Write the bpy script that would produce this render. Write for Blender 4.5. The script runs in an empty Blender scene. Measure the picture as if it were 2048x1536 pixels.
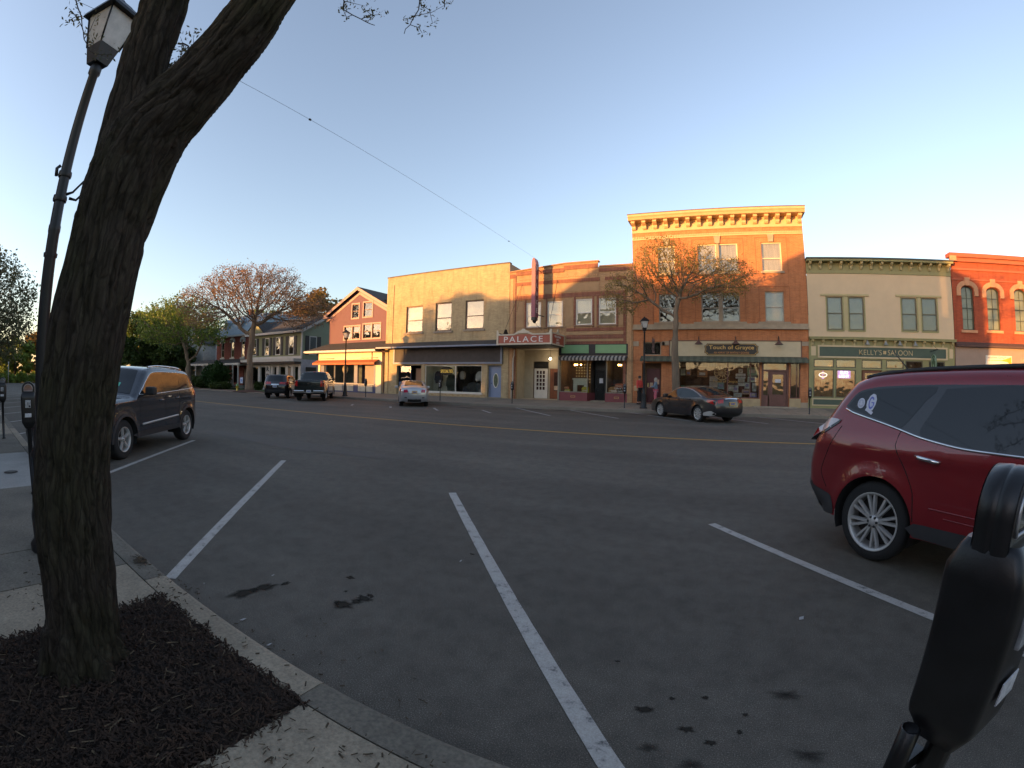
import bpy, bmesh, math, random
from math import radians as R_, pi, sin, cos, sqrt, atan2
from mathutils import Vector, Matrix, noise
from mathutils.geometry import tessellate_polygon, delaunay_2d_cdt
import numpy as np
random.seed(7)
SC = bpy.context.scene
COL = SC.collection

# ------------------------------------------------------------------ camera (wide action-camera lens)
cam = bpy.data.cameras.new('camera'); cam_o = bpy.data.objects.new('camera', cam); COL.objects.link(cam_o)
cam.type = 'PANO'
cam.panorama_type = 'FISHEYE_LENS_POLYNOMIAL'
cam.fisheye_fov = R_(175)
cam.sensor_width = 36; cam.sensor_height = 27; cam.sensor_fit = 'HORIZONTAL'
cam.fisheye_polynomial_k0 = 0
cam.fisheye_polynomial_k1 = -6.32614428e-02
cam.fisheye_polynomial_k2 = 7.98434e-06
cam.fisheye_polynomial_k3 = 1.48832635e-05
cam.fisheye_polynomial_k4 = -1.97903628e-07
cam.clip_end = 3000; cam.clip_start = 0.02
YAW, PITCH, ROLL = 0.4464225, -0.0087266, -0.0178222
def _rot(a, ax): return Matrix.Rotation(a, 3, ax)
# right, forward, up in world space
_M = _rot(YAW, 'Z') @ _rot(PITCH, 'X') @ _rot(ROLL, 'Y')
_r, _f, _u = _M @ Vector((1, 0, 0)), _M @ Vector((0, 1, 0)), _M @ Vector((0, 0, 1))
cam_o.matrix_world = Matrix(((_r.x, _u.x, -_f.x, 0), (_r.y, _u.y, -_f.y, 0), (_r.z, _u.z, -_f.z, 1.6), (0, 0, 0, 1)))
SC.camera = cam_o

# ------------------------------------------------------------------ sky, sun, exposure
SUN_EL, SUN_AZ = R_(2.5), R_(35.0)      # the light travels towards +x +y, SUN_AZ off +y
sun_pos = Vector((-sin(SUN_AZ) * cos(SUN_EL), -cos(SUN_AZ) * cos(SUN_EL), sin(SUN_EL)))
W = bpy.data.worlds.new('World'); SC.world = W; W.use_nodes = True
nt = W.node_tree; nt.nodes.clear()
sky = nt.nodes.new('ShaderNodeTexSky'); sky.sky_type = 'NISHITA'; sky.sun_disc = False
sky.sun_elevation = SUN_EL; sky.sun_rotation = R_(180) + SUN_AZ
sky.altitude = 200; sky.air_density = 1.0; sky.dust_density = 0.8; sky.ozone_density = 2.0
bg = nt.nodes.new('ShaderNodeBackground'); bg.inputs[1].default_value = 0.15
wo = nt.nodes.new('ShaderNodeOutputWorld')
hsv = nt.nodes.new('ShaderNodeHueSaturation'); hsv.inputs['Saturation'].default_value = 0.77
wbm = nt.nodes.new('ShaderNodeMix'); wbm.data_type = 'RGBA'; wbm.blend_type = 'MULTIPLY'; wbm.inputs[0].default_value = 1; wbm.inputs[7].default_value = (1.05, 0.98, 1.0, 1)
nt.links.new(sky.outputs[0], hsv.inputs['Color']); nt.links.new(hsv.outputs[0], wbm.inputs[6]); nt.links.new(wbm.outputs[2], bg.inputs[0]); nt.links.new(bg.outputs[0], wo.inputs[0])
sl = bpy.data.lights.new('sun', 'SUN'); sl.energy = 2.0; sl.angle = R_(0.55); sl.color = (1.0, 0.48, 0.14)
so = bpy.data.objects.new('sun', sl); COL.objects.link(so)
so.rotation_euler = sun_pos.to_track_quat('Z', 'Y').to_euler(); so.location = (0, 0, 60)
SC.view_settings.view_transform = 'Standard'; SC.view_settings.look = 'None'
SC.view_settings.exposure = 2.58; SC.view_settings.gamma = 1.0
SC.view_settings.use_curve_mapping = False
SC.cycles.max_bounces = 6; SC.cycles.transparent_max_bounces = 12
SC.cycles.use_denoising = True

# ------------------------------------------------------------------ materials
MATS = {}
def _new(name):
    m = bpy.data.materials.new(name); m.use_nodes = True
    t = m.node_tree; p = t.nodes['Principled BSDF']
    return m, t, p
def N(t, ty, **kw):
    n = t.nodes.new(ty)
    for k, v in kw.items():
        if k.startswith('i_'):
            n.inputs[k[2:].replace('_', ' ')].default_value = v
        else: setattr(n, k, v)
    return n
def ramp(t, fac, stops):
    r = t.nodes.new('ShaderNodeValToRGB'); e = r.color_ramp.elements
    while len(e) < len(stops): e.new(0.5)
    for i, (p, c) in enumerate(stops):
        e[i].position = p; e[i].color = (*c, 1) if len(c) == 3 else c
    t.links.new(fac, r.inputs[0]); return r.outputs[0]
def M(name, col, rough=0.7, metal=0.0, var=0.12, scale=3.0, bump=0.0, bscale=40.0, spec=0.5, coat=0.0, emit=None, es=0.0, stretch=None, fine=0.0):
    """painted / plain surface with a little uneven tone and bump"""
    if name in MATS: return MATS[name]
    m, t, p = _new(name)
    tc = N(t, 'ShaderNodeTexCoord'); src = tc.outputs['Object']
    if stretch:
        mp = N(t, 'ShaderNodeMapping'); mp.inputs['Scale'].default_value = stretch
        t.links.new(src, mp.inputs[0]); src = mp.outputs[0]
    if var > 0:
        nz = N(t, 'ShaderNodeTexNoise', i_Scale=scale, i_Detail=6.0, i_Roughness=0.62); t.links.new(src, nz.inputs['Vector'])
        lo = tuple(c * (1 - var * 1.6) for c in col); hi = tuple(min(1, c * (1 + var * 1.3)) for c in col)
        o = ramp(t, nz.outputs['Fac'], [(0.28, lo), (0.72, hi)])
        if fine > 0:
            n2 = N(t, 'ShaderNodeTexNoise', i_Scale=scale * 26, i_Detail=3.0); t.links.new(src, n2.inputs['Vector'])
            f = ramp(t, n2.outputs['Fac'], [(0.3, (1 - fine,) * 3), (0.7, (1 + fine,) * 3)])
            mx = N(t, 'ShaderNodeMix', data_type='RGBA', blend_type='MULTIPLY'); mx.inputs[0].default_value = 1
            t.links.new(o, mx.inputs[6]); t.links.new(f, mx.inputs[7]); o = mx.outputs[2]
        t.links.new(o, p.inputs['Base Color'])
        rr = N(t, 'ShaderNodeMapRange'); rr.inputs[3].default_value = max(0.02, rough - 0.08 * (rough > .1)); rr.inputs[4].default_value = min(1, rough + 0.08)
        t.links.new(nz.outputs['Fac'], rr.inputs[0]); t.links.new(rr.outputs[0], p.inputs['Roughness'])
    else:
        p.inputs['Base Color'].default_value = (*col, 1); p.inputs['Roughness'].default_value = rough
    p.inputs['Metallic'].default_value = metal; p.inputs['Specular IOR Level'].default_value = spec
    p.inputs['Coat Weight'].default_value = coat; p.inputs['Coat Roughness'].default_value = 0.03
    if bump > 0:
        nb = N(t, 'ShaderNodeTexNoise', i_Scale=bscale, i_Detail=5.0, i_Roughness=0.6); t.links.new(src, nb.inputs['Vector'])
        b = N(t, 'ShaderNodeBump', i_Strength=min(1, bump), i_Distance=0.02); t.links.new(nb.outputs['Fac'], b.inputs['Height']); t.links.new(b.outputs[0], p.inputs['Normal'])
    if emit: p.inputs['Emission Color'].default_value = (*emit, 1); p.inputs['Emission Strength'].default_value = es
    MATS[name] = m; return m
def brick(name, c1, c2, mortar, bw=0.21, bh=0.072, big=0.18, rough=0.85):
    if name in MATS: return MATS[name]
    m, t, p = _new(name)
    g = N(t, 'ShaderNodeNewGeometry'); s = N(t, 'ShaderNodeSeparateXYZ'); t.links.new(g.outputs['Position'], s.inputs[0])
    a = N(t, 'ShaderNodeMath', operation='ADD'); t.links.new(s.outputs[0], a.inputs[0]); t.links.new(s.outputs[1], a.inputs[1])
    c = N(t, 'ShaderNodeCombineXYZ'); t.links.new(a.outputs[0], c.inputs[0]); t.links.new(s.outputs[2], c.inputs[1])
    mps = N(t, 'ShaderNodeMapping'); mps.inputs['Scale'].default_value = (1.6, .22, 1); t.links.new(c.outputs[0], mps.inputs[0]); n3 = N(t, 'ShaderNodeTexNoise', i_Scale=2.4, i_Detail=6.0, i_Roughness=.7); t.links.new(mps.outputs[0], n3.inputs['Vector']); f3 = ramp(t, n3.outputs['Fac'], [(.34, (.74, .72, .70)), (.5, (1, 1, 1)), (.72, (1.08, 1.08, 1.06))])
    b = N(t, 'ShaderNodeTexBrick'); b.inputs['Scale'].default_value = 1; b.inputs['Brick Width'].default_value = bw; b.inputs['Row Height'].default_value = bh
    b.inputs['Mortar Size'].default_value = 0.007; b.inputs['Mortar Smooth'].default_value = 0.2; b.inputs['Bias'].default_value = 0.0
    b.inputs['Color1'].default_value = (*c1, 1); b.inputs['Color2'].default_value = (*c2, 1); b.inputs['Mortar'].default_value = (*mortar, 1)
    t.links.new(c.outputs[0], b.inputs['Vector'])
    nz = N(t, 'ShaderNodeTexNoise', i_Scale=0.9, i_Detail=7.0, i_Roughness=0.65); t.links.new(c.outputs[0], nz.inputs['Vector'])
    f = ramp(t, nz.outputs['Fac'], [(0.25, (1 - big,) * 3), (0.75, (1 + big,) * 3)])
    # horizontal course-to-course unevenness
    mp = N(t, 'ShaderNodeMapping'); mp.inputs['Scale'].default_value = (1.3, 9, 1); t.links.new(c.outputs[0], mp.inputs[0])
    n2 = N(t, 'ShaderNodeTexNoise', i_Scale=1.6, i_Detail=4.0, i_Roughness=0.7); t.links.new(mp.outputs[0], n2.inputs['Vector'])
    f2 = ramp(t, n2.outputs['Fac'], [(0.3, (1 - big * .9,) * 3), (0.7, (1 + big * .9,) * 3)])
    mx = N(t, 'ShaderNodeMix', data_type='RGBA', blend_type='MULTIPLY'); mx.inputs[0].default_value = 1
    t.links.new(b.outputs['Color'], mx.inputs[6]); t.links.new(f, mx.inputs[7])
    m2 = N(t, 'ShaderNodeMix', data_type='RGBA', blend_type='MULTIPLY'); m2.inputs[0].default_value = 1
    t.links.new(mx.outputs[2], m2.inputs[6]); t.links.new(f2, m2.inputs[7]); m3 = N(t, 'ShaderNodeMix', data_type='RGBA', blend_type='MULTIPLY'); m3.inputs[0].default_value = .8; t.links.new(m2.outputs[2], m3.inputs[6]); t.links.new(f3, m3.inputs[7]); t.links.new(m3.outputs[2], p.inputs['Base Color'])
    p.inputs['Roughness'].default_value = rough; p.inputs['Specular IOR Level'].default_value = 0.25
    bp = N(t, 'ShaderNodeBump', i_Strength=0.6, i_Distance=0.012); inv = N(t, 'ShaderNodeMath', operation='SUBTRACT'); inv.inputs[0].default_value = 1
    t.links.new(b.outputs['Fac'], inv.inputs[1]); t.links.new(inv.outputs[0], bp.inputs['Height']); t.links.new(bp.outputs[0], p.inputs['Normal'])
    MATS[name] = m; return m
def glass(name, tint=(0.75, 0.78, 0.76), ior=1.9, rough=0.01, wav=0.03):
    """window pane: mirror-like reflection over a see-through tint, slightly wavy"""
    if name in MATS: return MATS[name]
    m, t, p = _new(name); t.nodes.remove(p); out = t.nodes['Material Output']
    tr = N(t, 'ShaderNodeBsdfTransparent'); tr.inputs[0].default_value = (*tint, 1)
    gl = N(t, 'ShaderNodeBsdfGlossy'); gl.inputs['Roughness'].default_value = rough
    fr = N(t, 'ShaderNodeFresnel'); ge = N(t, 'ShaderNodeNewGeometry'); mr = N(t, 'ShaderNodeMapRange'); mr.inputs[3].default_value = ior; mr.inputs[4].default_value = 1 / ior; t.links.new(ge.outputs['Backfacing'], mr.inputs[0]); t.links.new(mr.outputs[0], fr.inputs[0])
    tc = N(t, 'ShaderNodeTexCoord'); nz = N(t, 'ShaderNodeTexNoise', i_Scale=2.2, i_Detail=1.0); t.links.new(tc.outputs['Object'], nz.inputs['Vector'])
    bp = N(t, 'ShaderNodeBump', i_Strength=wav, i_Distance=0.3); t.links.new(nz.outputs['Fac'], bp.inputs['Height']); t.links.new(bp.outputs[0], gl.inputs['Normal'])
    mx = N(t, 'ShaderNodeMixShader'); t.links.new(fr.outputs[0], mx.inputs[0]); t.links.new(tr.outputs[0], mx.inputs[1]); t.links.new(gl.outputs[0], mx.inputs[2]); t.links.new(mx.outputs[0], out.inputs[0])
    MATS[name] = m; return m

# ------------------------------------------------------------------ object helpers
ORG = {}
# parts whose separate pieces each become an object of their own
EACH = {k: (v or k) for k, v in dict(bulbs='bulb', brackets='bracket', hanger='', strut='', sill='', pilaster='', porch_column='', step='', lintel='', shutter='', post='', panel='', rail='', plinth='', bulkhead='', stucco_panel='', brick_band='', pictures='picture', stone_trim='', cream_moulding='', rocker='', shelf='', notice='', chimney='', eyes='eye', chrome_bumper='', ledge_strip='', porch_floor='', green_board='', valance='', canopy='', eaves='', trim='', blue_frame='', fascia_frame='', sign_frame='', casing='', railing='', door_frame='', hanging_rod='', cornice='').items()}
def props(o, label=None, cat=None, group=None, kind=None):
    if label: o['label'] = label
    if cat: o['category'] = cat
    if group: o['group'] = group
    if kind: o['kind'] = kind
    return o
def thing(name, label, cat, loc=(0, 0, 0), rz=0.0, group=None):
    o = bpy.data.objects.new(name, None); COL.objects.link(o); o.location = loc; o.rotation_euler = (0, 0, rz)
    o.empty_display_size = 0.2
    return props(o, label, cat, group)
class MB:
    """collects vertices and faces of ONE mesh; coordinates local to the thing (or world when it has no parent)"""
    def __init__(s): s.v = []; s.f = []; s.sm = []
    def add(s, vs, fs, smooth=False):
        b = len(s.v); s.v += [tuple(v) for v in vs]; s.f += [tuple(b + i for i in f) for f in fs]; s.sm += [smooth] * len(fs); return s
    def box(s, x0, x1, y0, y1, z0, z1):
        if x0 > x1: x0, x1 = x1, x0
        if y0 > y1: y0, y1 = y1, y0
        if z0 > z1: z0, z1 = z1, z0
        vs = [(x, y, z) for z in (z0, z1) for y in (y0, y1) for x in (x0, x1)]
        return s.add(vs, [(0, 2, 3, 1), (4, 5, 7, 6), (0, 1, 5, 4), (2, 6, 7, 3), (0, 4, 6, 2), (1, 3, 7, 5)])
    def bbox(s, x0, x1, y0, y1, z0, z1, b=0.02):
        """box with chamfered edges"""
        bm = bmesh.new(); bmesh.ops.create_cube(bm, size=1)
        for v in bm.verts:
            v.co = ((x0 + x1) / 2 + v.co.x * (x1 - x0), (y0 + y1) / 2 + v.co.y * (y1 - y0), (z0 + z1) / 2 + v.co.z * (z1 - z0))
        bmesh.ops.bevel(bm, geom=bm.edges[:], offset=b, segments=2, profile=0.6, affect='EDGES')
        bm.verts.index_update(); s.add([v.co for v in bm.verts], [[v.index for v in f.verts] for f in bm.faces], False); bm.free(); return s
    def islands(s):
        p = list(range(len(s.v))); key = {}
        def fd(i):
            while p[i] != i: p[i] = p[p[i]]; i = p[i]
            return i
        for i, v in enumerate(s.v):
            k = (round(v[0], 4), round(v[1], 4), round(v[2], 4)); j = key.setdefault(k, i); p[fd(i)] = fd(j)
        for f in s.f:
            for i in f[1:]: p[fd(i)] = fd(f[0])
        gr = {}
        for f, sm in zip(s.f, s.sm): gr.setdefault(fd(f[0]), []).append((f, sm))
        for fs in gr.values():
            m = MB(); mp = {}
            for f, sm in fs:
                for i in f:
                    if i not in mp: mp[i] = len(m.v); m.v.append(s.v[i])
                m.f.append(tuple(mp[i] for i in f)); m.sm.append(sm)
            yield m
    def quad(s, a, b, c, d, smooth=False): return s.add([a, b, c, d], [(0, 1, 2, 3)], smooth)
    def tube(s, pts, rad, n=8, caps=True, smooth=True):
        pts = [Vector(p) for p in pts]; rs = rad if isinstance(rad, (list, tuple)) else [rad] * len(pts)
        vs = []; prev = None
        for i, p in enumerate(pts):
            d = (pts[min(i + 1, len(pts) - 1)] - pts[max(i - 1, 0)])
            if d.length < 1e-9: d = Vector((0, 0, 1))
            d.normalize()
            a = prev if prev is not None else (Vector((1, 0, 0)) if abs(d.x) < .9 else Vector((0, 1, 0)))
            a = (a - d * a.dot(d))
            if a.length < 1e-6: a = d.orthogonal()
            a.normalize(); b = d.cross(a); prev = a
            for k in range(n):
                t = 2 * pi * k / n; vs.append(p + (a * cos(t) + b * sin(t)) * rs[i])
        fs = [(i * n + k, i * n + (k + 1) % n, (i + 1) * n + (k + 1) % n, (i + 1) * n + k) for i in range(len(pts) - 1) for k in range(n)]
        s.add(vs, fs, smooth)
        if caps and n > 2:
            m = len(pts) - 1
            s.add(vs[:n], [tuple(reversed(range(n)))]); s.add(vs[m * n:], [tuple(range(n))])
        return s
    def lathe(s, prof, c=(0, 0, 0), n=20, axis='z', smooth=True, sx=1, sy=1):
        vs = []
        for r, h in prof:
            for k in range(n):
                t = 2 * pi * k / n; p = (r * cos(t) * sx, r * sin(t) * sy, h)
                if axis == 'y': p = (p[0], p[2], p[1])
                elif axis == 'x': p = (p[2], p[0], p[1])
                vs.append((c[0] + p[0], c[1] + p[1], c[2] + p[2]))
        fs = [(i * n + k, i * n + (k + 1) % n, (i + 1) * n + (k + 1) % n, (i + 1) * n + k) for i in range(len(prof) - 1) for k in range(n)]
        return s.add(vs, fs, smooth)
    def prism(s, poly, y0, y1, axis='y', smooth=False):
        """extrude polygon given in (x,z) along y (or (y,z) along x, (x,y) along z)"""
        def P(a, b, h): return (a, h, b) if axis == 'y' else ((h, a, b) if axis == 'x' else (a, b, h))
        n = len(poly); vs = [P(a, b, y0) for a, b in poly] + [P(a, b, y1) for a, b in poly]
        tri = tessellate_polygon([[Vector((a, b, 0)) for a, b in poly]])
        fs = [tuple(t) for t in tri] + [tuple(n + i for i in reversed(t)) for t in tri]
        s.add(vs, fs); s.add(vs, [(i, (i + 1) % n, n + (i + 1) % n, n + i) for i in range(n)], smooth); return s
    def wall(s, outer, holes, y, depth, back=False):
        """front wall in the x-z plane at y, holes cut right through, reveals going back by depth"""
        loops = [[Vector((a, b, 0)) for a, b in outer]] + [[Vector((a, b, 0)) for a, b in h] for h in holes]
        flat = [v for l in loops for v in l]; tri = tessellate_polygon(loops)
        s.add([(v.x, y, v.y) for v in flat], [tuple(t) for t in tri])
        for h in holes:
            n = len(h); vs = [(a, y, b) for a, b in h] + [(a, y + depth, b) for a, b in h]
            s.add(vs, [(i, (i + 1) % n, n + (i + 1) % n, n + i) for i in range(n)])
        return s
    def obj(s, name, mat, parent=None, label=None, cat=None, group=None, kind=None, world=True, recalc=True):
        if parent is not None and name in EACH:
            out = None; nm = EACH[name]
            for piece in s.islands(): o_ = piece.obj('_' + nm, mat, parent, label, world=world, recalc=recalc); o_.name = nm; o_.data.name = nm; out = out or o_; ORG[o_.name] = ORG.get(out.name, ORG.get(o_.name, (0, 0, 0)))
            return out
        me = bpy.data.meshes.new(name)
        off = Vector((0, 0, 0))
        if parent is not None and world:
            off = Vector(parent.get('_org', (0, 0, 0))) if '_org' in parent.keys() else Vector(ORG.get(parent.name, (0, 0, 0)))
        me.from_pydata([(v[0] - off.x, v[1] - off.y, v[2] - off.z) for v in s.v], [], s.f)
        me.polygons.foreach_set('use_smooth', s.sm)
        bm = bmesh.new(); bm.from_mesh(me); bmesh.ops.remove_doubles(bm, verts=bm.verts, dist=1e-5)
        if recalc: bmesh.ops.recalc_face_normals(bm, faces=bm.faces)
        bm.to_mesh(me); bm.free()
        for m_ in (mat if isinstance(mat, (list, tuple)) else [mat]): me.materials.append(m_)
        o = bpy.data.objects.new(name, me); COL.objects.link(o)
        if parent is not None: o.parent = parent; ORG[o.name] = tuple(off)
        return props(o, label, cat, group, kind)
def bthing(name, label, cat, loc, group=None):
    """a thing whose parts are written in world coordinates (unrotated)"""
    o = thing(name, label, cat, loc, 0, group); ORG[o.name] = tuple(loc); return o
def rect(x0, z0, x1, z1): return [(x0, z0), (x1, z0), (x1, z1), (x0, z1)]
def lettering(txt, width, height, loc, mat, parent, rot=(pi / 2, 0, 0), ext=0.006, name='lettering', space=1.0, off=0.0, local=False):
    """solid letters, fitted to a width and height, centred on loc (facing -y by default)"""
    cu = bpy.data.curves.new(name, 'FONT'); cu.body = txt; cu.align_x = 'CENTER'; cu.align_y = 'CENTER'; cu.extrude = ext; cu.space_character = space; cu.offset = off; cu.resolution_u = 3
    to = bpy.data.objects.new('tmp', cu); COL.objects.link(to)
    bpy.context.view_layer.update(); dg = bpy.context.evaluated_depsgraph_get()
    me = bpy.data.meshes.new_from_object(to.evaluated_get(dg)); bpy.data.objects.remove(to)
    xs = [v.co.x for v in me.vertices]; ys = [v.co.y for v in me.vertices]
    if not xs: return None
    cx, cy = (min(xs) + max(xs)) / 2, (min(ys) + max(ys)) / 2; sx = width / (max(xs) - min(xs)); sy = height / (max(ys) - min(ys))
    E = Matrix.Rotation(rot[2], 3, 'Z') @ Matrix.Rotation(rot[1], 3, 'Y') @ Matrix.Rotation(rot[0], 3, 'X')
    o_ = Vector((0, 0, 0)) if (parent is None or local) else Vector(ORG.get(parent.name, (0, 0, 0)))
    for v in me.vertices:
        v.co = E @ Vector(((v.co.x - cx) * sx, (v.co.y - cy) * sy, v.co.z)) + Vector(loc) - o_
    me.materials.append(mat); me.name = name
    o = bpy.data.objects.new(name, me); COL.objects.link(o); o.parent = parent
    if parent is not None: ORG[o.name] = tuple(o_)
    return o
def copy_tree(o, parent=None):
    c = o.copy(); COL.objects.link(c)
    if parent is not None: c.parent = parent
    for ch in list(o.children): copy_tree(ch, c)
    return c
# ================================================================== THE SETTING
def asphalt_mat():
    m, t, p = _new('asphalt')
    g = N(t, 'ShaderNodeNewGeometry'); P = g.outputs['Position']
    n1 = N(t, 'ShaderNodeTexNoise', i_Scale=0.35, i_Detail=7.0, i_Roughness=0.6); t.links.new(P, n1.inputs['Vector'])
    mp = N(t, 'ShaderNodeMapping'); mp.inputs['Scale'].default_value = (0.12, 1.1, 1); t.links.new(P, mp.inputs[0])
    n2 = N(t, 'ShaderNodeTexNoise', i_Scale=0.8, i_Detail=4.0); t.links.new(mp.outputs[0], n2.inputs['Vector'])
    n3 = N(t, 'ShaderNodeTexNoise', i_Scale=160.0, i_Detail=2.0); t.links.new(P, n3.inputs['Vector'])
    n4 = N(t, 'ShaderNodeTexVoronoi', i_Scale=70.0); t.links.new(P, n4.inputs['Vector'])
    a = ramp(t, n1.outputs['Fac'], [(0.25, (0.072, 0.062, 0.049)), (0.55, (0.098, 0.085, 0.068)), (0.8, (0.118, 0.103, 0.083))])
    b = ramp(t, n2.outputs['Fac'], [(0.3, (0.82,) * 3), (0.7, (1.14,) * 3)])
    c = ramp(t, n3.outputs['Fac'], [(0.3, (0.6,) * 3), (0.58, (1.1,) * 3), (0.7, (2.3,) * 3)])
    d = ramp(t, n4.outputs['Distance'], [(0.0, (1.7,) * 3), (0.22, (1.0,) * 3)])
    n6 = N(t, 'ShaderNodeTexNoise', i_Scale=5.5, i_Detail=8.0, i_Roughness=0.72); t.links.new(P, n6.inputs['Vector']); e = ramp(t, n6.outputs['Fac'], [(0.3, (0.74,) * 3), (0.52, (1.0,) * 3), (0.72, (1.18,) * 3)])
    o = a
    for q in (b, c, d, e):
        mx = N(t, 'ShaderNodeMix', data_type='RGBA', blend_type='MULTIPLY'); mx.inputs[0].default_value = 1
        t.links.new(o, mx.inputs[6]); t.links.new(q, mx.inputs[7]); o = mx.outputs[2]
    t.links.new(o, p.inputs['Base Color'])
    p.inputs['Roughness'].default_value = 0.86; p.inputs['Specular IOR Level'].default_value = 0.35
    bp = N(t, 'ShaderNodeBump', i_Strength=0.55, i_Distance=0.006); t.links.new(n3.outputs['Fac'], bp.inputs['Height']); t.links.new(bp.outputs[0], p.inputs['Normal'])
    return m
def paint_mat(name, col, worn=(0.07, 0.07, 0.07), lo=0.33, hi=0.45):
    m, t, p = _new(name)
    g = N(t, 'ShaderNodeNewGeometry'); P = g.outputs['Position']
    n1 = N(t, 'ShaderNodeTexNoise', i_Scale=9.0, i_Detail=9.0, i_Roughness=0.75); t.links.new(P, n1.inputs['Vector'])
    o = ramp(t, n1.outputs['Fac'], [(lo, worn), (hi, tuple(c * .85 for c in col)), (0.7, col)])
    n3 = N(t, 'ShaderNodeTexNoise', i_Scale=120.0, i_Detail=2.0); t.links.new(P, n3.inputs['Vector'])
    c = ramp(t, n3.outputs['Fac'], [(0.3, (0.8,) * 3), (0.65, (1.05,) * 3)])
    mx = N(t, 'ShaderNodeMix', data_type='RGBA', blend_type='MULTIPLY'); mx.inputs[0].default_value = 1
    t.links.new(o, mx.inputs[6]); t.links.new(c, mx.inputs[7]); t.links.new(mx.outputs[2], p.inputs['Base Color']); p.inputs['Roughness'].default_value = 0.8
    return m
asph = asphalt_mat()
conc = M('concrete', (0.28, 0.23, 0.165), 0.9, var=0.16, scale=2.2, bump=0.5, bscale=120, fine=0.22)
conc_d = M('concrete_dark', (0.15, 0.13, 0.10), 0.9, var=0.18, scale=2.0, bump=0.5, bscale=120, fine=0.25)
conc_l = M('concrete_light', (0.28, 0.27, 0.25), 0.9, var=0.1, scale=2.0, bump=0.4, bscale=120, fine=0.12)
conc_far = M('concrete_far', (0.20, 0.17, 0.13), 0.9, var=0.14, scale=0.8, bump=0.3, fine=0.12)
joint = M('joint', (0.03, 0.027, 0.022), 0.95, var=0.2)
grass_m = M('grass_green', (0.05, 0.085, 0.022), 0.95, var=0.3, scale=1.2, bump=0.8, fine=0.4)

# terrain reaching the horizon, road sheet above it
MB().box(-700, 700, -500, 700, -3.0, -0.03).obj('ground', grass_m, kind='structure')
rd = MB(); rd.quad((-190, 1.2, 0), (120, 1.2, 0), (120, 23.65, 0), (-190, 23.65, 0)); rd.obj('road', asph, kind='structure')

# near sidewalk with kerb
sw = MB(); me_cols = []
def slab(mb, x0, x1, y0, y1, z, t=0.16): mb.box(x0, x1, y0, y1, z - t, z)
JX = [-75, -60, -45, -32, -24, -19, -16.5, -13.6, -10.4, -7.2, -4.55, -3.75, -3.0]
for i in range(len(JX) - 1):
    a, b = JX[i], JX[i + 1]
    mt = {7: conc_d, 8: conc_l, 9: conc_d, 10: conc_d, 11: conc}.get(i, conc_d if i % 2 else conc)
    s = MB(); s.box(a + 0.006, b - 0.006, -2.6, 1.035, -0.02, 0.15 - 0.002 * (i % 3)); s.obj('near_sidewalk', mt, kind='structure')
s = MB(); s.box(-1.50, 0.9, -2.6, 1.035, -0.02, 0.15); s.obj('near_sidewalk', conc, kind='structure')
s = MB(); s.box(0.912, 4, -2.6, 1.035, -0.02, 0.149); s.obj('near_sidewalk', conc, kind='structure')
s = MB(); s.box(4.012, 60, -2.6, 1.035, -0.02, 0.149); s.obj('near_sidewalk', conc_d, kind='structure')
s = MB(); s.box(-3.0, -1.5, -2.6, -1.2, -0.02, 0.148); s.obj('near_sidewalk', conc, kind='structure')
MB().box(-90, 60, -6.0, -2.61, -0.02, 0.147).obj('near_sidewalk', conc_d, kind='structure')
MB().box(-90, 60, -2.62, 1.2, -0.03, 0.10).obj('sidewalk_base', joint, kind='structure')
# kerb: rounded profile, cut into lengths
kp = [(1.045, -0.02), (1.045, 0.148), (1.19, 0.146), (1.215, 0.135), (1.235, 0.1), (1.26, -0.02)]
xk = [-90, -60, -40, -28, -20, -15, -11.2, -8.3, -5.9, -3.35, -1.55, 0.6, 3.2, 6.2, 12, 60]
for i in range(len(xk) - 1):
    MB().prism(kp, xk[i] + 0.004, xk[i + 1] - 0.004, axis='x').obj('near_kerb', conc if i % 2 else conc_d, kind='structure')
# far kerb and sidewalk (rises gently to the shop fronts)
for i, (a, b) in enumerate([(-31.5, -26), (-26, -20), (-20, -14.2), (-14.2, -9), (-9, -3.5), (-3.5, 1.5), (1.5, 6.4), (6.4, 12), (12, 20), (20, 60)]):
    MB().prism([(23.6, -0.02), (23.615, 0.13), (23.64, 0.15), (23.78, 0.155), (23.78, -0.02)], a + .01, b - .01, axis='x').obj('far_kerb', conc_far, kind='structure')
    q = MB(); q.add([(a, 23.79, 0.15), (b, 23.79, 0.15), (b, 28.3, 0.33), (a, 28.3, 0.33)], [(0, 1, 2, 3)]); q.obj('far_sidewalk', conc if i == 6 else conc_far, kind='structure')
q = MB()
for k in range(0, 60):
    x = -31 + k * 1.52; q.add([(x, 23.8, 0.154), (x + 0.015, 23.8, 0.154), (x + 0.015, 28.0, 0.322), (x, 28.0, 0.322)], [(0, 1, 2, 3)])
for f in (0.33, 0.66):
    y = 23.79 + 4.4 * f; z = 0.15 + (y - 23.79) * 0.18 / 4.51 + 0.004; q.add([(-31, y, z), (60, y, z), (60, y + .015, z), (-31, y + .015, z)], [(0, 1, 2, 3)])
q.obj('far_sidewalk_joints', joint, kind='structure')
# west of the shops: verge, brick-red paving and lawn in front of the houses
MB().box(-75, -31.52, 24.3, 26.6, -0.02, 0.03).obj('far_path', M('paving_red', (0.20, 0.12, 0.09), 0.9, var=.15), kind='structure')
MB().box(-110, -31.52, 26.6, 45, -0.02, 0.06).obj('lawn', grass_m, kind='structure')
MB().box(-75, -31.52, 23.6, 24.29, -0.02, 0.05).obj('far_kerb', conc_far, kind='structure')
MB().box(-31.5, 60, 28.31, 50, -0.02, 0.05).obj('back_lot', conc_d, kind='structure')

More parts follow.
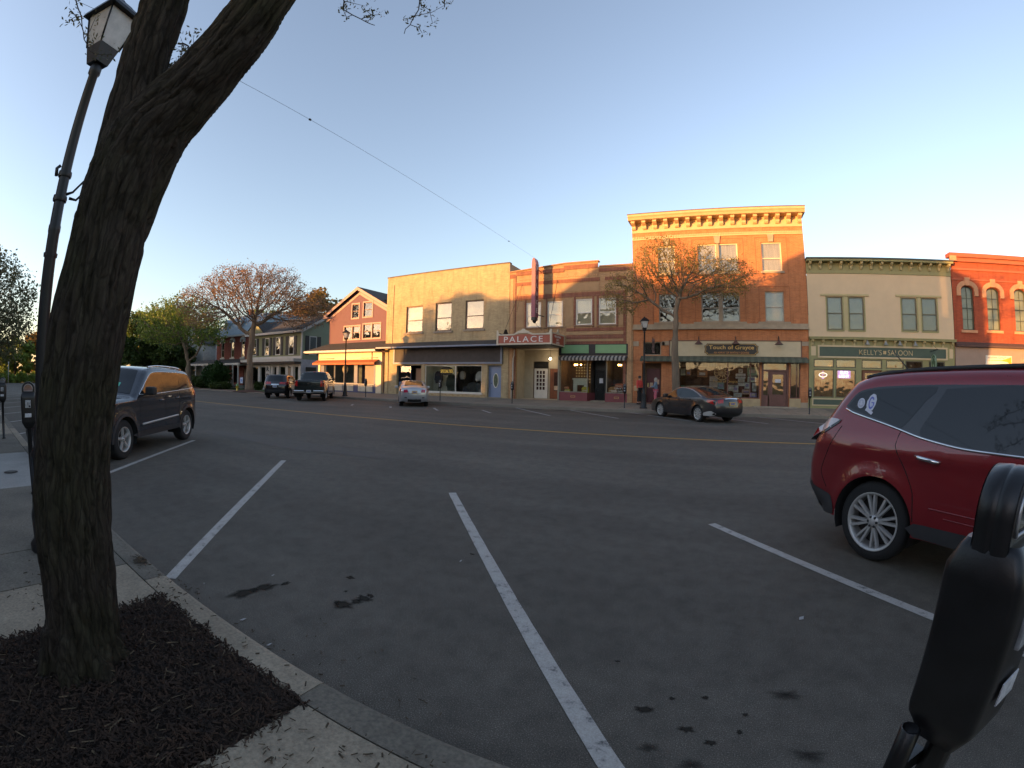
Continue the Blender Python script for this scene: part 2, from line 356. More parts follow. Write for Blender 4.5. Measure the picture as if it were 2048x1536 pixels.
# painted markings, each stripe a sheet 4 mm above the road
white = paint_mat('white_paint', (0.44, 0.41, 0.37)); whitef = paint_mat('white_paint_faded', (0.34, 0.33, 0.32)); yel = paint_mat('yellow_paint', (0.46, 0.26, 0.05), lo=.3, hi=.42)
def stripe(a, b, w, mat, name='parking_line', z=0.004):
    a = Vector((*a, 0)); b = Vector((*b, 0)); d = (b - a).normalized(); n = Vector((-d.y, d.x, 0)) * w / 2
    L = (b - a).length; k = max(2, int(L / 0.12)); vs = []
    for i in range(k + 1):
        p = a + d * L * i / k
        e = 0.006
        vs += [(p.x + n.x * (1 + random.uniform(-e, e) * 6), p.y + n.y * (1 + random.uniform(-e, e) * 6), z), (p.x - n.x * (1 + random.uniform(-e, e) * 6), p.y - n.y, z)]
    MB().add(vs, [(2 * i, 2 * i + 1, 2 * i + 3, 2 * i + 2) for i in range(k)]).obj(name, mat, kind='structure')
stripe((-7.28, 5.22), (-3.58, 1.33), 0.105, white)
stripe((-3.40, 5.22), (-0.19, 1.45), 0.105, white)
stripe((0.05, 5.24), (3.3, 1.35), 0.105, white)
stripe((-11.05, 5.12), (-7.4, 1.3), 0.105, white)
for k in range(1, 15):
    x = -11.05 - 3.72 * k; stripe((x, 5.1), (x + 3.6, 1.32), 0.11, white)
for k in range(1, 4):
    x = 0.05 + 3.6 * k; stripe((x, 5.2), (x + 3.3, 1.35), 0.11, white)
stripe((-60, 12.72), (40, 13.67), 0.17, yel, 'centre_line')
FL = [(-18.85, 18.3), (-16.05, 18.5), (-13.05, 18.65), (-10.2, 19.0), (-7.25, 19.25), (-4.15, 19.55), (-0.95, 19.7), (2.3, 19.8), (5.5, 19.9), (8.8, 20.0)]
for i, (x, y) in enumerate(FL):
    L = 5.6 if i >= 4 else (1.1 if i < 2 else 2.0)
    stripe((x, y), (x - 0.66 * L, y + 0.75 * L), 0.13, whitef)
# oil stains and patches on the asphalt
def stain_mat(name, col, lo, hi, rough=.6):
    m, t, p = _new(name); at_ = N(t, 'ShaderNodeAttribute', attribute_name='fade'); g = N(t, 'ShaderNodeNewGeometry'); n = N(t, 'ShaderNodeTexNoise', i_Scale=22.0, i_Detail=6.0, i_Roughness=.7); t.links.new(g.outputs['Position'], n.inputs['Vector'])
    ad = N(t, 'ShaderNodeMath', operation='MULTIPLY_ADD'); ad.inputs[1].default_value = .55; t.links.new(n.outputs['Fac'], ad.inputs[0]); t.links.new(at_.outputs['Fac'], ad.inputs[2])
    f = N(t, 'ShaderNodeMapRange'); f.inputs[1].default_value = lo; f.inputs[2].default_value = hi; t.links.new(ad.outputs[0], f.inputs[0])
    tr = N(t, 'ShaderNodeBsdfTransparent'); mx = N(t, 'ShaderNodeMixShader'); t.links.new(f.outputs[0], mx.inputs[0]); t.links.new(tr.outputs[0], mx.inputs[1]); t.links.new(p.outputs[0], mx.inputs[2]); t.links.new(mx.outputs[0], t.nodes['Material Output'].inputs[0])
    p.inputs['Base Color'].default_value = (*col, 1); p.inputs['Roughness'].default_value = .95; p.inputs['Specular IOR Level'].default_value = .1; return m
stain = stain_mat('oil_stain', (.028, .024, .019), .45, .95)
stain2 = stain_mat('faint_stain', (.036, .031, .026), .4, 1.5, .8); BZ = [0.0]
def blob(x, y, rx, ry, a=0, mat=stain, n=26, z=0.003, rough=0.35, name='oil_stain'):
    BZ[0] += .00012; z += BZ[0] - .0015; vs = [(x, y, z)]; ph = random.uniform(0, 50)
    for k in range(n):
        t = 2 * pi * k / n; r = 1 + rough * noise.noise(Vector((cos(t) * 1.7 + ph, sin(t) * 1.7, ph))) * 2
        u, v = rx * r * cos(t), ry * r * sin(t); vs.append((x + u * cos(a) - v * sin(a), y + u * sin(a) + v * cos(a), z))
    o = MB().add(vs, [(0, 1 + k, 1 + (k + 1) % n) for k in range(n)]).obj(name, mat, kind='structure'); o.data.attributes.new('fade', 'FLOAT', 'POINT').data.foreach_set('value', [1.0 if (v.co - Vector((x, y, z))).length < 1e-4 else 0.0 for v in o.data.vertices])
for a in [(-2.95, 1.66, .07, .16, -.1), (-2.93, 1.82, .06, .14, -.3), (-2.86, 1.98, .03, .05), (-2.27, 2.03, .06, .04), (-2.22, 2.13, .05, .035), (-2.2, 2.26, .04, .03), (-2.4, 2.2, .02, .02), (-2.55, 2.4, .05, .03),
          (-2.26, 2.03, .09, .06), (-2.22, 2.2, .07, .05), (-.17, 1.92, .055, .035), (.05, 1.83, .04, .025), (.17, 1.76, .03, .02), (-.05, 2.05, .02, .015), (.3, 1.86, .02, .02), (.12, 2.1, .025, .015), (-2.0, 3.4, .03, .02), (.33, 2.0, .02, .015), (-.4, 2.3, .02, .012)]:
    blob(a[0], a[1], a[2] * 1.2, a[3] * 1.2, *a[4:])
for a in [(.1, 1.6, .07, .05), (.55, 2.2, .12, .06), (.62, 1.75, .1, .06), (-.1, 1.66, .06, .05), 
          (-9.5, 23.0, .9, .25), (-8.1, 23.1, .7, .22), (-6, 22.9, .8, .2), (-16, 22.5, 1.4, .35), (-13, 21.5, .8, .3), (-3.6, 22.5, 1.0, .3)]:
    blob(*a, mat=stain2, z=0.0025, name='faint_stain')
# asphalt seam patches
blob(-9.3, 6.6, 3.0, .5, .05, mat=M('asphalt_patch', (0.080, 0.070, 0.057), .85, var=.15, scale=6, fine=.3), z=0.0015, rough=.15, name='asphalt_patch')

# ================================================================== BUILDINGS
win_glass = glass('window_glass', (0.84, 0.85, 0.82), 1.8)
shop_glass = glass('shop_glass', (0.9, 0.91, 0.9), 1.55, wav=0.015)
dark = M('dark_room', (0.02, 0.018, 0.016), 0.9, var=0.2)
blind_m = M('blind_cream', (0.50, 0.45, 0.34), 0.8, var=0.05); shade_m = M('shade_grey', (0.22, 0.23, 0.17), 0.85, var=0.06)
white_t = M('white_trim', (0.66, 0.62, 0.55), 0.5, var=0.06); cream_t = M('cream_trim', (0.62, 0.50, 0.34), 0.55, var=0.07)
blk = M('black_metal', (0.012, 0.012, 0.013), 0.4, var=0.2, spec=0.5)
roof_d = M('roof_dark', (0.045, 0.042, 0.04), 0.9, var=0.25, scale=5, bump=.4)
def window(parent, x0, z0, x1, z1, y, fm, fw=0.06, d=0.08, rail=0.5, blind=0.5, bm=None, label=None, muntins=0, arch=False, low=None):
    """sash window set in an opening; the frame is the part, the pane and the blind its sub-parts"""
    f = MB(); yf, yb = y + d, y + d + 0.05
    f.box(x0, x0 + fw, yf, yb, z0, z1); f.box(x1 - fw, x1, yf, yb, z0, z1)
    f.box(x0 + fw, x1 - fw, yf + .002, yb, z1 - fw, z1); f.box(x0 + fw, x1 - fw, yf + .002, yb, z0, z0 + fw)
    zr = z0 + (z1 - z0) * rail
    if rail: f.box(x0 + fw, x1 - fw, yf - .012, yb, zr - .03, zr + .03)
    for i in range(muntins):
        xm = x0 + (x1 - x0) * (i + 1) / (muntins + 1); f.box(xm - .012, xm + .012, yf + .01, yb - .004, z0 + fw, z1 - fw)
    if muntins:
        for q in (.25, .75): zm = z0 + (z1 - z0) * q; f.box(x0 + fw, x1 - fw, yf + .012, yb - .006, zm - .012, zm + .012)
    w = f.obj('window', fm, parent, label=label)
    p = MB(); p.box(x0 + fw * .5, x1 - fw * .5, yb - .03, yb - .022, z0 + fw * .5, z1 - fw * .5); p.obj('pane', win_glass, w)
    if blind:
        zb = z1 - (z1 - z0) * blind
        b = MB(); b.box(x0 + .02, x1 - .02, yb + .05, yb + .06, zb, z1); b.obj('blind', bm or blind_m, w)
    if low:
        b = MB(); b.box(x0 + .02, x1 - .02, yb + .07, yb + .08, z0, z1 - (z1 - z0) * (blind or 0)); b.obj('blind', low, w)
    return w
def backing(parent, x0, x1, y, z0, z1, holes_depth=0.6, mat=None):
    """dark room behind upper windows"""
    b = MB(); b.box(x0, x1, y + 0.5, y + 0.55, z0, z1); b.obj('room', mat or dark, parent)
def body(parent, x0, x1, y, z0, z1, depth, mat, roofm=None, name='side_wall', roof_drop=0.5):
    b = MB()
    b.quad((x0, y, z0), (x0, y + depth, z0), (x0, y + depth, z1 - .3), (x0, y, z1)); b.quad((x1, y, z0), (x1, y, z1), (x1, y + depth, z1 - .3), (x1, y + depth, z0))
    b.quad((x0, y + depth, z0), (x1, y + depth, z0), (x1, y + depth, z1 - .3), (x0, y + depth, z1 - .3))
    b.obj(name, mat, parent)
    r = MB(); r.box(x0 + .02, x1 - .02, y + .35, y + depth - .02, z1 - roof_drop - .1, z1 - roof_drop); r.obj('roof', roofm or roof_d, parent)
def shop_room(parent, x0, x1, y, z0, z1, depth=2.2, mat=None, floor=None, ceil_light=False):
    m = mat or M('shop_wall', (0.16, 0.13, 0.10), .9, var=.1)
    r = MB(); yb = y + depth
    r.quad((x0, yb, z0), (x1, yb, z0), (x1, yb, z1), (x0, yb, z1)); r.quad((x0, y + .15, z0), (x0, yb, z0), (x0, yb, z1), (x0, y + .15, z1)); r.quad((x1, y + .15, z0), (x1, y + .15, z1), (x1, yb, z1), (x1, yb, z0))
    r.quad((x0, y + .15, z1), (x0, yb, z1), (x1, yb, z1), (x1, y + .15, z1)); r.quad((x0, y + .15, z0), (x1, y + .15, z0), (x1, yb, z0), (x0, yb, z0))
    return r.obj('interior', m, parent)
def shop_window(parent, x0, z0, x1, z1, y, fm, fw=0.05, mull=(), gl=None, name='shop_window'):
    f = MB(); f.box(x0, x0 + fw, y, y + .08, z0, z1); f.box(x1 - fw, x1, y, y + .08, z0, z1); f.box(x0 + fw, x1 - fw, y + .002, y + .078, z1 - fw, z1); f.box(x0 + fw, x1 - fw, y + .002, y + .078, z0, z0 + fw)
    for m_ in mull: f.box(m_ - .025, m_ + .025, y + .004, y + .076, z0 + fw, z1 - fw)
    w = f.obj(name, fm, parent); p = MB(); p.box(x0 + .02, x1 - .02, y + .04, y + .048, z0 + .02, z1 - .02); p.obj('pane', gl or shop_glass, w); return w
def bracket_prof(d, h): return [(0, 0), (-d, 0), (-d, -h * .25), (-d * .75, -h * .4), (-d * .4, -h * .55), (-d * .35, -h * .8), (-d * .2, -h), (0, -h)]
def scallop_awning(parent, x0, x1, y, z0, z1, out, ms, name='awning', sc=0.16, stripes=None, val=.16):
    """sloping canvas with a scalloped valance, optional stripes alternating between materials"""
    n = max(2, int((x1 - x0) / sc)); s0 = MB(); s1 = MB(); dx = (x1 - x0) / n
    for i in range(n):
        q = s0 if (i % 2 == 0 or stripes is None) else s1; a = x0 + i * dx; b = a + dx
        q.quad((a, y, z1), (b, y, z1), (b, y - out, z0 + val), (a, y - out, z0 + val))
        q.add([(a, y - out, z0 + val), (b, y - out, z0 + val), (b, y - out - .004, z0 + .04), (a + dx * .75, y - out - .004, z0), (a + dx * .25, y - out - .004, z0), (a, y - out - .004, z0 + .04)], [(0, 1, 2, 3, 4, 5)])
    s0.add([(x0, y, z1), (x0, y - out, z0 + val), (x0, y, z0 + val)], [(0, 1, 2)]); s0.add([(x1, y, z1), (x1, y - out, z0 + val), (x1, y, z0 + val)], [(0, 1, 2)])
    o = s0.obj(name, ms, parent, recalc=False)
    if stripes: s1.obj('awning_stripes', stripes, o, recalc=False)
    return o
Y0 = 28.0; ZB = 0.30

# ---------------------------------------------------------------- cream brick shop
creamb = brick('cream_brick', (0.50, 0.385, 0.22), (0.42, 0.315, 0.18), (0.30, 0.23, 0.14), big=0.13)
slate_trim = M('blue_grey_trim', (0.17, 0.20, 0.26), 0.5, var=.08); charc = M('charcoal_panel', (0.055, 0.047, 0.045), 0.75, var=.15)
greyblue = M('grey_blue_paint', (0.16, 0.19, 0.27), .55, var=.08); navy = M('navy_paint', (0.02, 0.035, 0.08), .5, var=.1); brownt = M('brown_frame', (0.13, 0.075, 0.05), .6)
cb = bthing('brick_shop', 'two-storey cream brick shop with three upper windows and a wide charcoal sign panel', 'building', (-19.35, 28.0, ZB))
x0, x1 = -24.95, -13.72
cw = [(-22.85, 5.2, -21.2, 7.3), (-19.98, 5.2, -18.5, 7.38), (-17.3, 5.24, -15.74, 7.38)]
og = [(-23.7, .33, -21.2, 2.62), (-20.85, .62, -15.82, 2.62), (-15.35, .33, -14.25, 2.62)]
MB().wall(rect(x0, 0, x1, 9.85), [rect(*w) for w in cw + og], Y0, .28).obj('wall', creamb, cb)
body(cb, x0, x1, Y0 + .01, 0, 9.84, 14, creamb)
q = MB(); q.box(x0 - .04, x1, Y0 - .05, Y0 + .32, 9.851, 9.93); q.obj('coping', M('coping_dark', (0.12, .09, .07), .8), cb)
q = MB(); q.box(x0 + .62, x0 + .74, Y0 - .045, Y0 - .002, 4.35, 9.2); q.box(x0, x0 + .35, Y0 - .06, Y0 - .003, 0, 4.0); q.obj('pilaster', creamb, cb)
for i, w in enumerate(cw):
    window(cb, *w, Y0, brownt, fw=.09, d=.1, rail=.46, blind=.54, low=shade_m)
    q = MB(); q.box(w[0] - .12, w[2] + .12, Y0 - .09, Y0 - .003, w[1] - .14, w[1] - .003); q.obj('sill', M('sill_stone', (.30, .24, .18), .8), cb)
backing(cb, x0 + .3, x1 - .3, Y0, 4.9, 7.8)
# pent roof over the front, gutter, sign panel
q = MB(); q.add([(x0 - .25, Y0 - .003, 4.42), (x1 + .35, Y0 - .003, 4.42), (x1 + .35, Y0 - .85, 4.03), (x0 - .25, Y0 - .85, 4.03), (x0 - .25, Y0 - .003, 4.0), (x1 + .35, Y0 - .003, 4.0)], [(0, 1, 2, 3), (3, 2, 5, 4)]); q.obj('canopy_roof', roof_d, cb)
q = MB(); q.box(x0 - .25, x1 + .36, Y0 - .95, Y0 - .855, 3.93, 4.045); q.obj('gutter', slate_trim, cb)
q = MB(); q.box(-23.85, -14.3, Y0 - .09, Y0 - .003, 2.85, 3.98); q.obj('sign_panel', charc, cb)
q = MB(); q.box(-24.0, -14.15, Y0 - .13, Y0 - .002, 2.72, 2.847); q.box(-24.0, -23.853, Y0 - .13, Y0 - .004, 2.85, 3.98); q.box(-14.297, -14.15, Y0 - .13, Y0 - .004, 2.85, 3.98); q.obj('sign_frame', slate_trim, cb)
# entry bay: dark window over grey-blue dado and a door
shop_room(cb, -23.7, -21.2, Y0 + .1, .33, 2.62, 1.6, dark)
q = MB(); q.box(-23.66, -22.4, Y0 + .25, Y0 + .3, .33, 1.3); q.obj('dado', greyblue, cb)
shop_window(cb, -23.66, 1.32, -22.4, 2.58, Y0 + .25, navy, .04)
d_ = MB(); d_.box(-22.2, -21.32, Y0 + .6, Y0 + .65, .33, 2.4); d_.obj('door', M('rust_door', (.30, .16, .09), .6), cb)
# display window
shop_room(cb, -20.85, -18.05, Y0 + .1, .62, 2.62, 1.0, M('display_wall', (.34, .34, .28), .9, var=.06)); shop_room(cb, -18.05, -15.82, Y0 + .1, .62, 2.62, 2.5, dark)
shop_window(cb, -20.85, .62, -15.82, 2.62, Y0 + .05, white_t, .05, (-18.08,))
q = MB(); q.box(-20.9, -15.75, Y0 - .08, Y0 - .003, .53, .61); q.obj('sill', white_t, cb)
q = MB(); q.box(-21.1, -15.5, Y0 - .07, Y0 - .003, .2, .52); q.obj('plinth', brick('plinth_brick', (.42, .27, .13), (.52, .40, .24), (.3, .2, .1), big=.2), cb)
# blue door with oval light
q = MB(); q.box(-15.35, -15.2, Y0 + .2, Y0 + .3, .33, 2.62); q.box(-14.37, -14.25, Y0 + .2, Y0 + .3, .33, 2.62); q.box(-15.2, -14.37, Y0 + .2, Y0 + .3, 2.42, 2.62); q.obj('door_frame', greyblue, cb)
dr = MB(); dr.box(-15.2, -14.37, Y0 + .23, Y0 + .28, .34, 2.42); dr = dr.obj('door', M('blue_door', (.19, .24, .36), .5, var=.05), cb)
cx_, cz_ = -14.78, 1.55
ring = MB(); ring.tube([(cx_ + .2 * cos(a), Y0 + .22, cz_ + .5 * sin(a)) for a in [2 * pi * k / 32 for k in range(33)]], .03, 6); ring.obj('oval_frame', white_t, dr)
ov = MB(); ov.add([(cx_, Y0 + .225, cz_)] + [(cx_ + .19 * cos(2 * pi * k / 32), Y0 + .225, cz_ + .48 * sin(2 * pi * k / 32)) for k in range(32)], [(0, k + 1, (k + 1) % 32 + 1) for k in range(32)]); ov.obj('oval_glass', M('oval_glass', (.13, .15, .10), .1, var=.3, scale=12), dr)
kn = MB(); kn.lathe([(0, -.03), (.03, -.02), (.03, .01), (0, .02)], (-15.12, Y0 + .2, 1.35), 10, 'y'); kn.obj('handle', blk, dr)
q = MB(); q.box(-15.4, -14.2, Y0 - .25, Y0 + .2, .24, .36); q.obj('step', conc, cb)
q = MB(); q.lathe([(.0, 0), (.28, 0), (.28, .14), (.2, .2), (0, .22)], (-22.3, 29.5, 9.6), 12); q.obj('roof_vent', M('vent', (.35, .35, .36), .5), cb)
tg = bthing('shop_sign', 'dark oval window sign with gold lettering SPECIALTIES hung behind the cream shop glass', 'sign', (-18.95, 28.25, 2.2))
q = MB(); q.add([(-18.95, 28.2, 2.2)] + [(-18.95 + .62 * cos(2 * pi * k / 28), 28.2, 2.2 + .33 * sin(2 * pi * k / 28)) for k in range(28)], [(0, k + 1, (k + 1) % 28 + 1) for k in range(28)]); q.obj('board', M('sign_black', (.02, .015, .01), .5), tg)
lettering('SPECIALTIES', 1.1, .24, (-18.95, 28.185, 2.18), M('glowing_gold_letters', (.75, .5, .12), .5, emit=(.8, .5, .1), es=.12), tg)  # gold paint with a faint added glow, though the sign is no lamp
def garment(x, y, z, w, h, mat, label, stand=True, cat='clothing', lean=0):
    t = bthing('hoodie_display', label, cat, (x, y, .7))
    g = MB(); prof = [(0, h * .5), (w * .16, h * .49), (w * .30, h * .42), (w * .52, h * .22), (w * .56, -h * .25), (w * .44, -h * .28), (w * .38, -h * .5), (-w * .36, -h * .5), (-w * .42, -h * .27), (-w * .54, -h * .22), (-w * .5, h * .22), (-w * .3, h * .42), (-w * .16, h * .49)]
    g.prism([(x + a + lean * b, z + b) for a, b in prof], y - .1, y + .1); g.obj('garment', mat, t)
    if stand: s = MB(); s.tube([(x, y, .64), (x, y, z)], .02, 6); s.lathe([(.16, 0), (.16, .02), (.02, .04)], (x, y, .64), 12); s.obj('stand', blk, t)
garment(-20.0, 28.65, 1.72, .62, .95, M('cloth_black', (.015, .015, .02), .9), 'dark hooded top on a stand at the left end of the cream shop window')
garment(-18.85, 28.7, 1.35, .78, 1.25, M('cloth_green', (.02, .03, .02), .9), 'long dark coat on a stand below the oval gold-lettered sign')
garment(-16.3, 28.7, 1.75, .7, .9, M('cloth_grey', (.42, .42, .38), .9), 'pale grey sweatshirt hanging at the right end of the cream shop window', False)
garment(-17.75, 28.55, 1.9, .4, .6, M('cloth_tan', (.26, .22, .17), .9), 'small taupe top hanging just right of the mullion of the cream shop window', False)
for i, (x, w, h, c, lb) in enumerate([(-17.55, .4, .42, (.03, .035, .05), 'low dark bag on the floor of the cream shop display, by the mullion'), (-17.0, .85, .75, (.025, .03, .03), 'dark draped clothes table in the middle of the cream shop display'), (-16.35, .7, .9, (.03, .05, .055), 'stack of blue-green clothes under the pale sweatshirt in the cream shop window')]):
    t = bthing('clothes_pile', lb, 'clothes', (x, 28.8, .64)); q = MB()
    q.prism([(x - w / 2, .64), (x + w / 2, .64), (x + w * .44, .64 + h * .8), (x + w * .1, .64 + h), (x - w * .3, .64 + h * .93), (x - w * .47, .64 + h * .6)], 28.6, 29.1); q.obj('cloth', M('pile%d' % i, c, .9, var=.4, scale=9), t)

# ---------------------------------------------------------------- palace theatre building
tanb = brick('tan_brick', (0.43, 0.27, 0.145), (0.36, 0.22, 0.12), (0.28, .18, .10), big=.13); marb = brick('maroon_brick', (0.25, 0.085, 0.05), (0.19, 0.065, .045), (.3, .2, .14), bw=.07, bh=.3, big=.15)
stuc = M('tan_stucco', (.37, .235, .125), .9, var=.1, scale=1.5, bump=.2); maroon = M('maroon_paint', (.19, .045, .05), .5, var=.1)
pb = bthing('theatre_building', 'two-storey tan brick theatre building with maroon brick bands and four white upper windows', 'building', (-9.4, 28.0, ZB))
x0, x1 = -13.7, -5.08
pw = [(-12.42, 5.2, -11.33, 6.92), (-10.87, 5.2, -9.77, 6.93), (-8.87, 5.26, -7.76, 6.98), (-7.32, 5.26, -6.18, 6.98)]
outer = [(x0, 0), (x1, 0), (x1, 9.05), (-7.35, 9.05), (-7.35, 9.42), (-9.6, 9.42), (-11.8, 9.3), (x0, 9.12)]
og = [(-13.15, .33, -10.05, 3.75), (-9.98, .33, -5.42, 3.25)]
MB().wall(outer, [rect(*w) for w in pw + og], Y0 + .002, .25).obj('wall', tanb, pb)
body(pb, x0 + .004, x1, Y0 + .02, 0, 9.0, 22, tanb)
b = MB()   # maroon bands and piers, proud of the wall
def hb(za, zb, xa=x0 + .5, xb=x1 - .45, p=.03): b.box(xa, xb, Y0 - p, Y0 + .001, za, zb)
hb(8.13, 8.36, x0 + .5, -7.25); hb(8.13, 8.36, -6.9, x1 - .45); hb(7.13, 7.42); hb(4.86, 5.06, -9.5); hb(4.35, 4.6, -9.5); hb(4.0, 4.18, -9.5)
b.box(x0 + .42, x0 + .5, Y0 - .031, Y0 + .001, 3.8, 8.95); b.box(x1 - .62, x1 - .45, Y0 - .032, Y0 + .001, .9, 7.13)
for w in pw[2:]:
    b.box(w[0] - .13, w[0] - .01, Y0 - .028, Y0 + .001, 5.06, 7.13); b.box(w[2] + .01, w[2] + .13, Y0 - .028, Y0 + .001, 5.06, 7.13)
for w in pw[:2]: b.box(w[0] - .1, w[0] - .01, Y0 - .028, Y0 + .001, 5.06, 7.13)
b.box(x0, x0 + .42, Y0 - .04, Y0 + .001, 8.72, 8.98); b.box(x0 + .5, -9.7, Y0 - .045, Y0 + .001, 8.86, 9.14); b.box(-9.7, -7.36, Y0 - .046, Y0 + .001, 9.0, 9.3); b.box(-7.3, x1, Y0 - .047, Y0 + .001, 8.72, 8.95)
b.box(-13.25, -13.16, Y0 - .03, Y0 + .001, .33, 3.8)
b.obj('brick_band', marb, pb)
c_ = MB(); c_.box(-9.62, -7.3, Y0 - .09, Y0 + .3, 9.422, 9.5); c_.box(-7.28, x1, Y0 - .09, Y0 + .3, 9.052, 9.13); c_.add([(x0, Y0 - .09, 9.13), (-9.63, Y0 - .09, 9.43), (-9.63, Y0 + .3, 9.43), (x0, Y0 + .3, 9.13), (x0, Y0 - .09, 9.2), (-9.63, Y0 - .09, 9.5), (-9.63, Y0 + .3, 9.5), (x0, Y0 + .3, 9.2)], [(0, 1, 5, 4), (4, 5, 6, 7), (3, 0, 4, 7), (1, 2, 6, 5), (2, 3, 7, 6)]); c_.obj('coping', M('coping_tan', (.4, .2, .1), .8), pb)
b = MB()
for a, c in ((-13.1, -12.6), (-11.2, -10.98), (-9.6, -9.05), (-7.6, -7.46), (-6.0, -5.72)): b.box(a, c, Y0 - .02, Y0 + .001, 5.2, 7.0)
b.box(-13.15, -7.3, Y0 - .018, Y0 + .001, 7.5, 8.05); b.box(-6.85, -5.6, Y0 - .018, Y0 + .001, 7.5, 8.05); b.box(-9.5, -5.7, Y0 - .02, Y0 + .001, 4.62, 4.82); b.box(-9.5, -5.7, Y0 - .02, Y0 + .001, 4.2, 4.33)
b.obj('stucco_panel', stuc, pb)
b = MB()
for k in range(46):
    x = -13.0 + k * .125
    if x < -7.4: b.box(x, x + .06, Y0 - .03, Y0 + .0005, 8.5 + .02 * (k % 2), 8.58)
b.box(x0 + .1, x0 + .3, Y0 - .03, Y0 + .001, .9, 8.7); b.box(x1 - .38, x1 - .1, Y0 - .03, Y0 + .001, .9, 8.7); b.obj('brick_trim', M('orange_brick', (.46, .27, .14), .85, var=.15, scale=8), pb)
for i, w in enumerate(pw):
    window(pb, *w, Y0 - .02, white_t, fw=.085, d=.06, rail=.47, blind=.97, bm=M('blind_ivory', (.62, .56, .42), .8, var=.04))
    q = MB(); q.box(w[0] - .1, w[2] + .1, Y0 - .08, Y0 - .03, w[1] - .1, w[1] - .004); q.obj('sill', M('sill_brown', (.25, .16, .1), .8), pb)
backing(pb, x0 + .3, x1 - .3, Y0, 4.9, 7.3)
# theatre entrance recess
cr = M('entrance_plaster', (.42, .35, .25), .8, var=.08); r = MB(); ya = Y0 + 1.5
r.wall(rect(-13.15, .33, -10.05, 3.75), [rect(-12.45, .34, -11.3, 2.95), rect(-11.2, .34, -10.12, 2.45)], ya, .1)
r.quad((-13.15, Y0 + .25, .33), (-13.15, ya, .33), (-13.15, ya, 3.75), (-13.15, Y0 + .25, 3.75)); r.quad((-10.05, Y0 + .25, .33), (-10.05, Y0 + .25, 3.75), (-10.05, ya, 3.75), (-10.05, ya, .33)); r.quad((-13.15, Y0 + .25, 3.75), (-13.15, ya, 3.75), (-10.05, ya, 3.75), (-10.05, Y0 + .25, 3.75)); r.quad((-13.15, Y0 + .1, .335), (-10.05, Y0 + .1, .335), (-10.05, ya, .335), (-13.15, ya, .335))
r.obj('entrance_recess', cr, pb)
q = MB(); q.box(-12.4, -11.32, ya + .04, ya + .08, 2.5, 2.9); q.obj('transom', dark, pb)
wd = MB().wall(rect(-12.38, .35, -11.36, 2.45), [rect(-12.22 + c * .235, .95 + r_ * .28, -12.22 + c * .235 + .17, .95 + r_ * .28 + .22) for c in range(3) for r_ in range(5)], ya + .03, .04).obj('door', white_t, pb, label='white glazed door with fifteen small panes')
q = MB(); q.box(-12.25, -11.5, ya + .065, ya + .07, .9, 2.4); q.obj('pane', M('dark_pane', (.06, .03, .025), .15), wd)
wo_ = M('varnished_wood', (.22, .075, .03), .35, var=.25, scale=6, stretch=(1, 1, .15)); od = MB().wall(rect(-11.18, .35, -10.14, 2.44), [rect(-10.9, .9, -10.42, 2.2)], ya + .03, .05).obj('door', wo_, pb, label='varnished wooden door with a tall glass')
q = MB(); q.box(-10.92, -10.4, ya + .07, ya + .075, .88, 2.22); q.obj('pane', M('dark_pane', (.02, .02, .02), .1), od)
q = MB(); q.box(-10.88, -10.62, ya + .055, ya + .06, .95, 1.25); q.obj('notice', M('paper', (.55, .4, .28), .8), od)
lt = bthing('hanging_light', 'lit round bulb hanging inside the theatre entrance', 'lamp', (-10.95, 28.9, 3.75)); q = MB(); q.tube([(-10.95, 28.9, 3.75), (-10.95, 28.9, 3.18)], .01, 5); q.obj('cord', blk, lt)
q = MB(); q.lathe([(0, -.07), (.06, -.04), (.08, 0), (.06, .05), (0, .08)], (-10.95, 28.9, 3.1), 12); q.obj('bulb', M('bulb_white', (.9, .9, .8), .5, var=0, emit=(1, .85, .6), es=7), lt)
q = MB(); q.tube([(-13.25, Y0 - .06, 3.7), (-13.25, Y0 - .06, 3.3), (-13.32, Y0 - .07, 3.1), (-13.32, Y0 - .07, 1.2), (-13.42, Y0 - .07, 1.05), (-13.42, Y0 - .07, .34)], .035, 6); q.obj('downpipe', white_t, pb)
# shop half: green board, striped awning, maroon bulkheads, recessed black door
q = MB(); q.box(-9.98, -5.4, Y0 - .05, Y0 - .001, 3.28, 4.0); q.obj('sign_surround', blk, pb)
gb = MB(); gb.box(-9.8, -7.95, Y0 - .1, Y0 - .052, 3.42, 3.95); gb.box(-7.5, -5.5, Y0 - .1, Y0 - .052, 3.42, 3.95); gb.obj('green_board', M('pale_green', (.20, .36, .17), .6, var=.06), pb, label='blank pale green sign board')
scallop_awning(pb, -9.85, -5.42, Y0 - .05, 2.93, 3.26, .35, M('awning_dark', (.05, .045, .045), .85), sc=.125, stripes=M('awning_cream', (.36, .33, .29), .85))
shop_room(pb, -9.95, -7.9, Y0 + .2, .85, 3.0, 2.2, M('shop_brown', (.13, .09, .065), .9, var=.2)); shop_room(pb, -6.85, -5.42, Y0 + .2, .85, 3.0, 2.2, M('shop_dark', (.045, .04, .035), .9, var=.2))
gray_t = M('grey_post', (.24, .22, .17), .6)
shop_window(pb, -9.95, .88, -8.05, 3.0, Y0 + .1, gray_t, .05, ()); shop_window(pb, -6.82, .88, -5.44, 3.0, Y0 + .1, gray_t, .06, ())
q = MB(); q.box(-10.05, -9.95, Y0 - .05, Y0 + .2, .33, 3.25); q.obj('post', gray_t, pb)
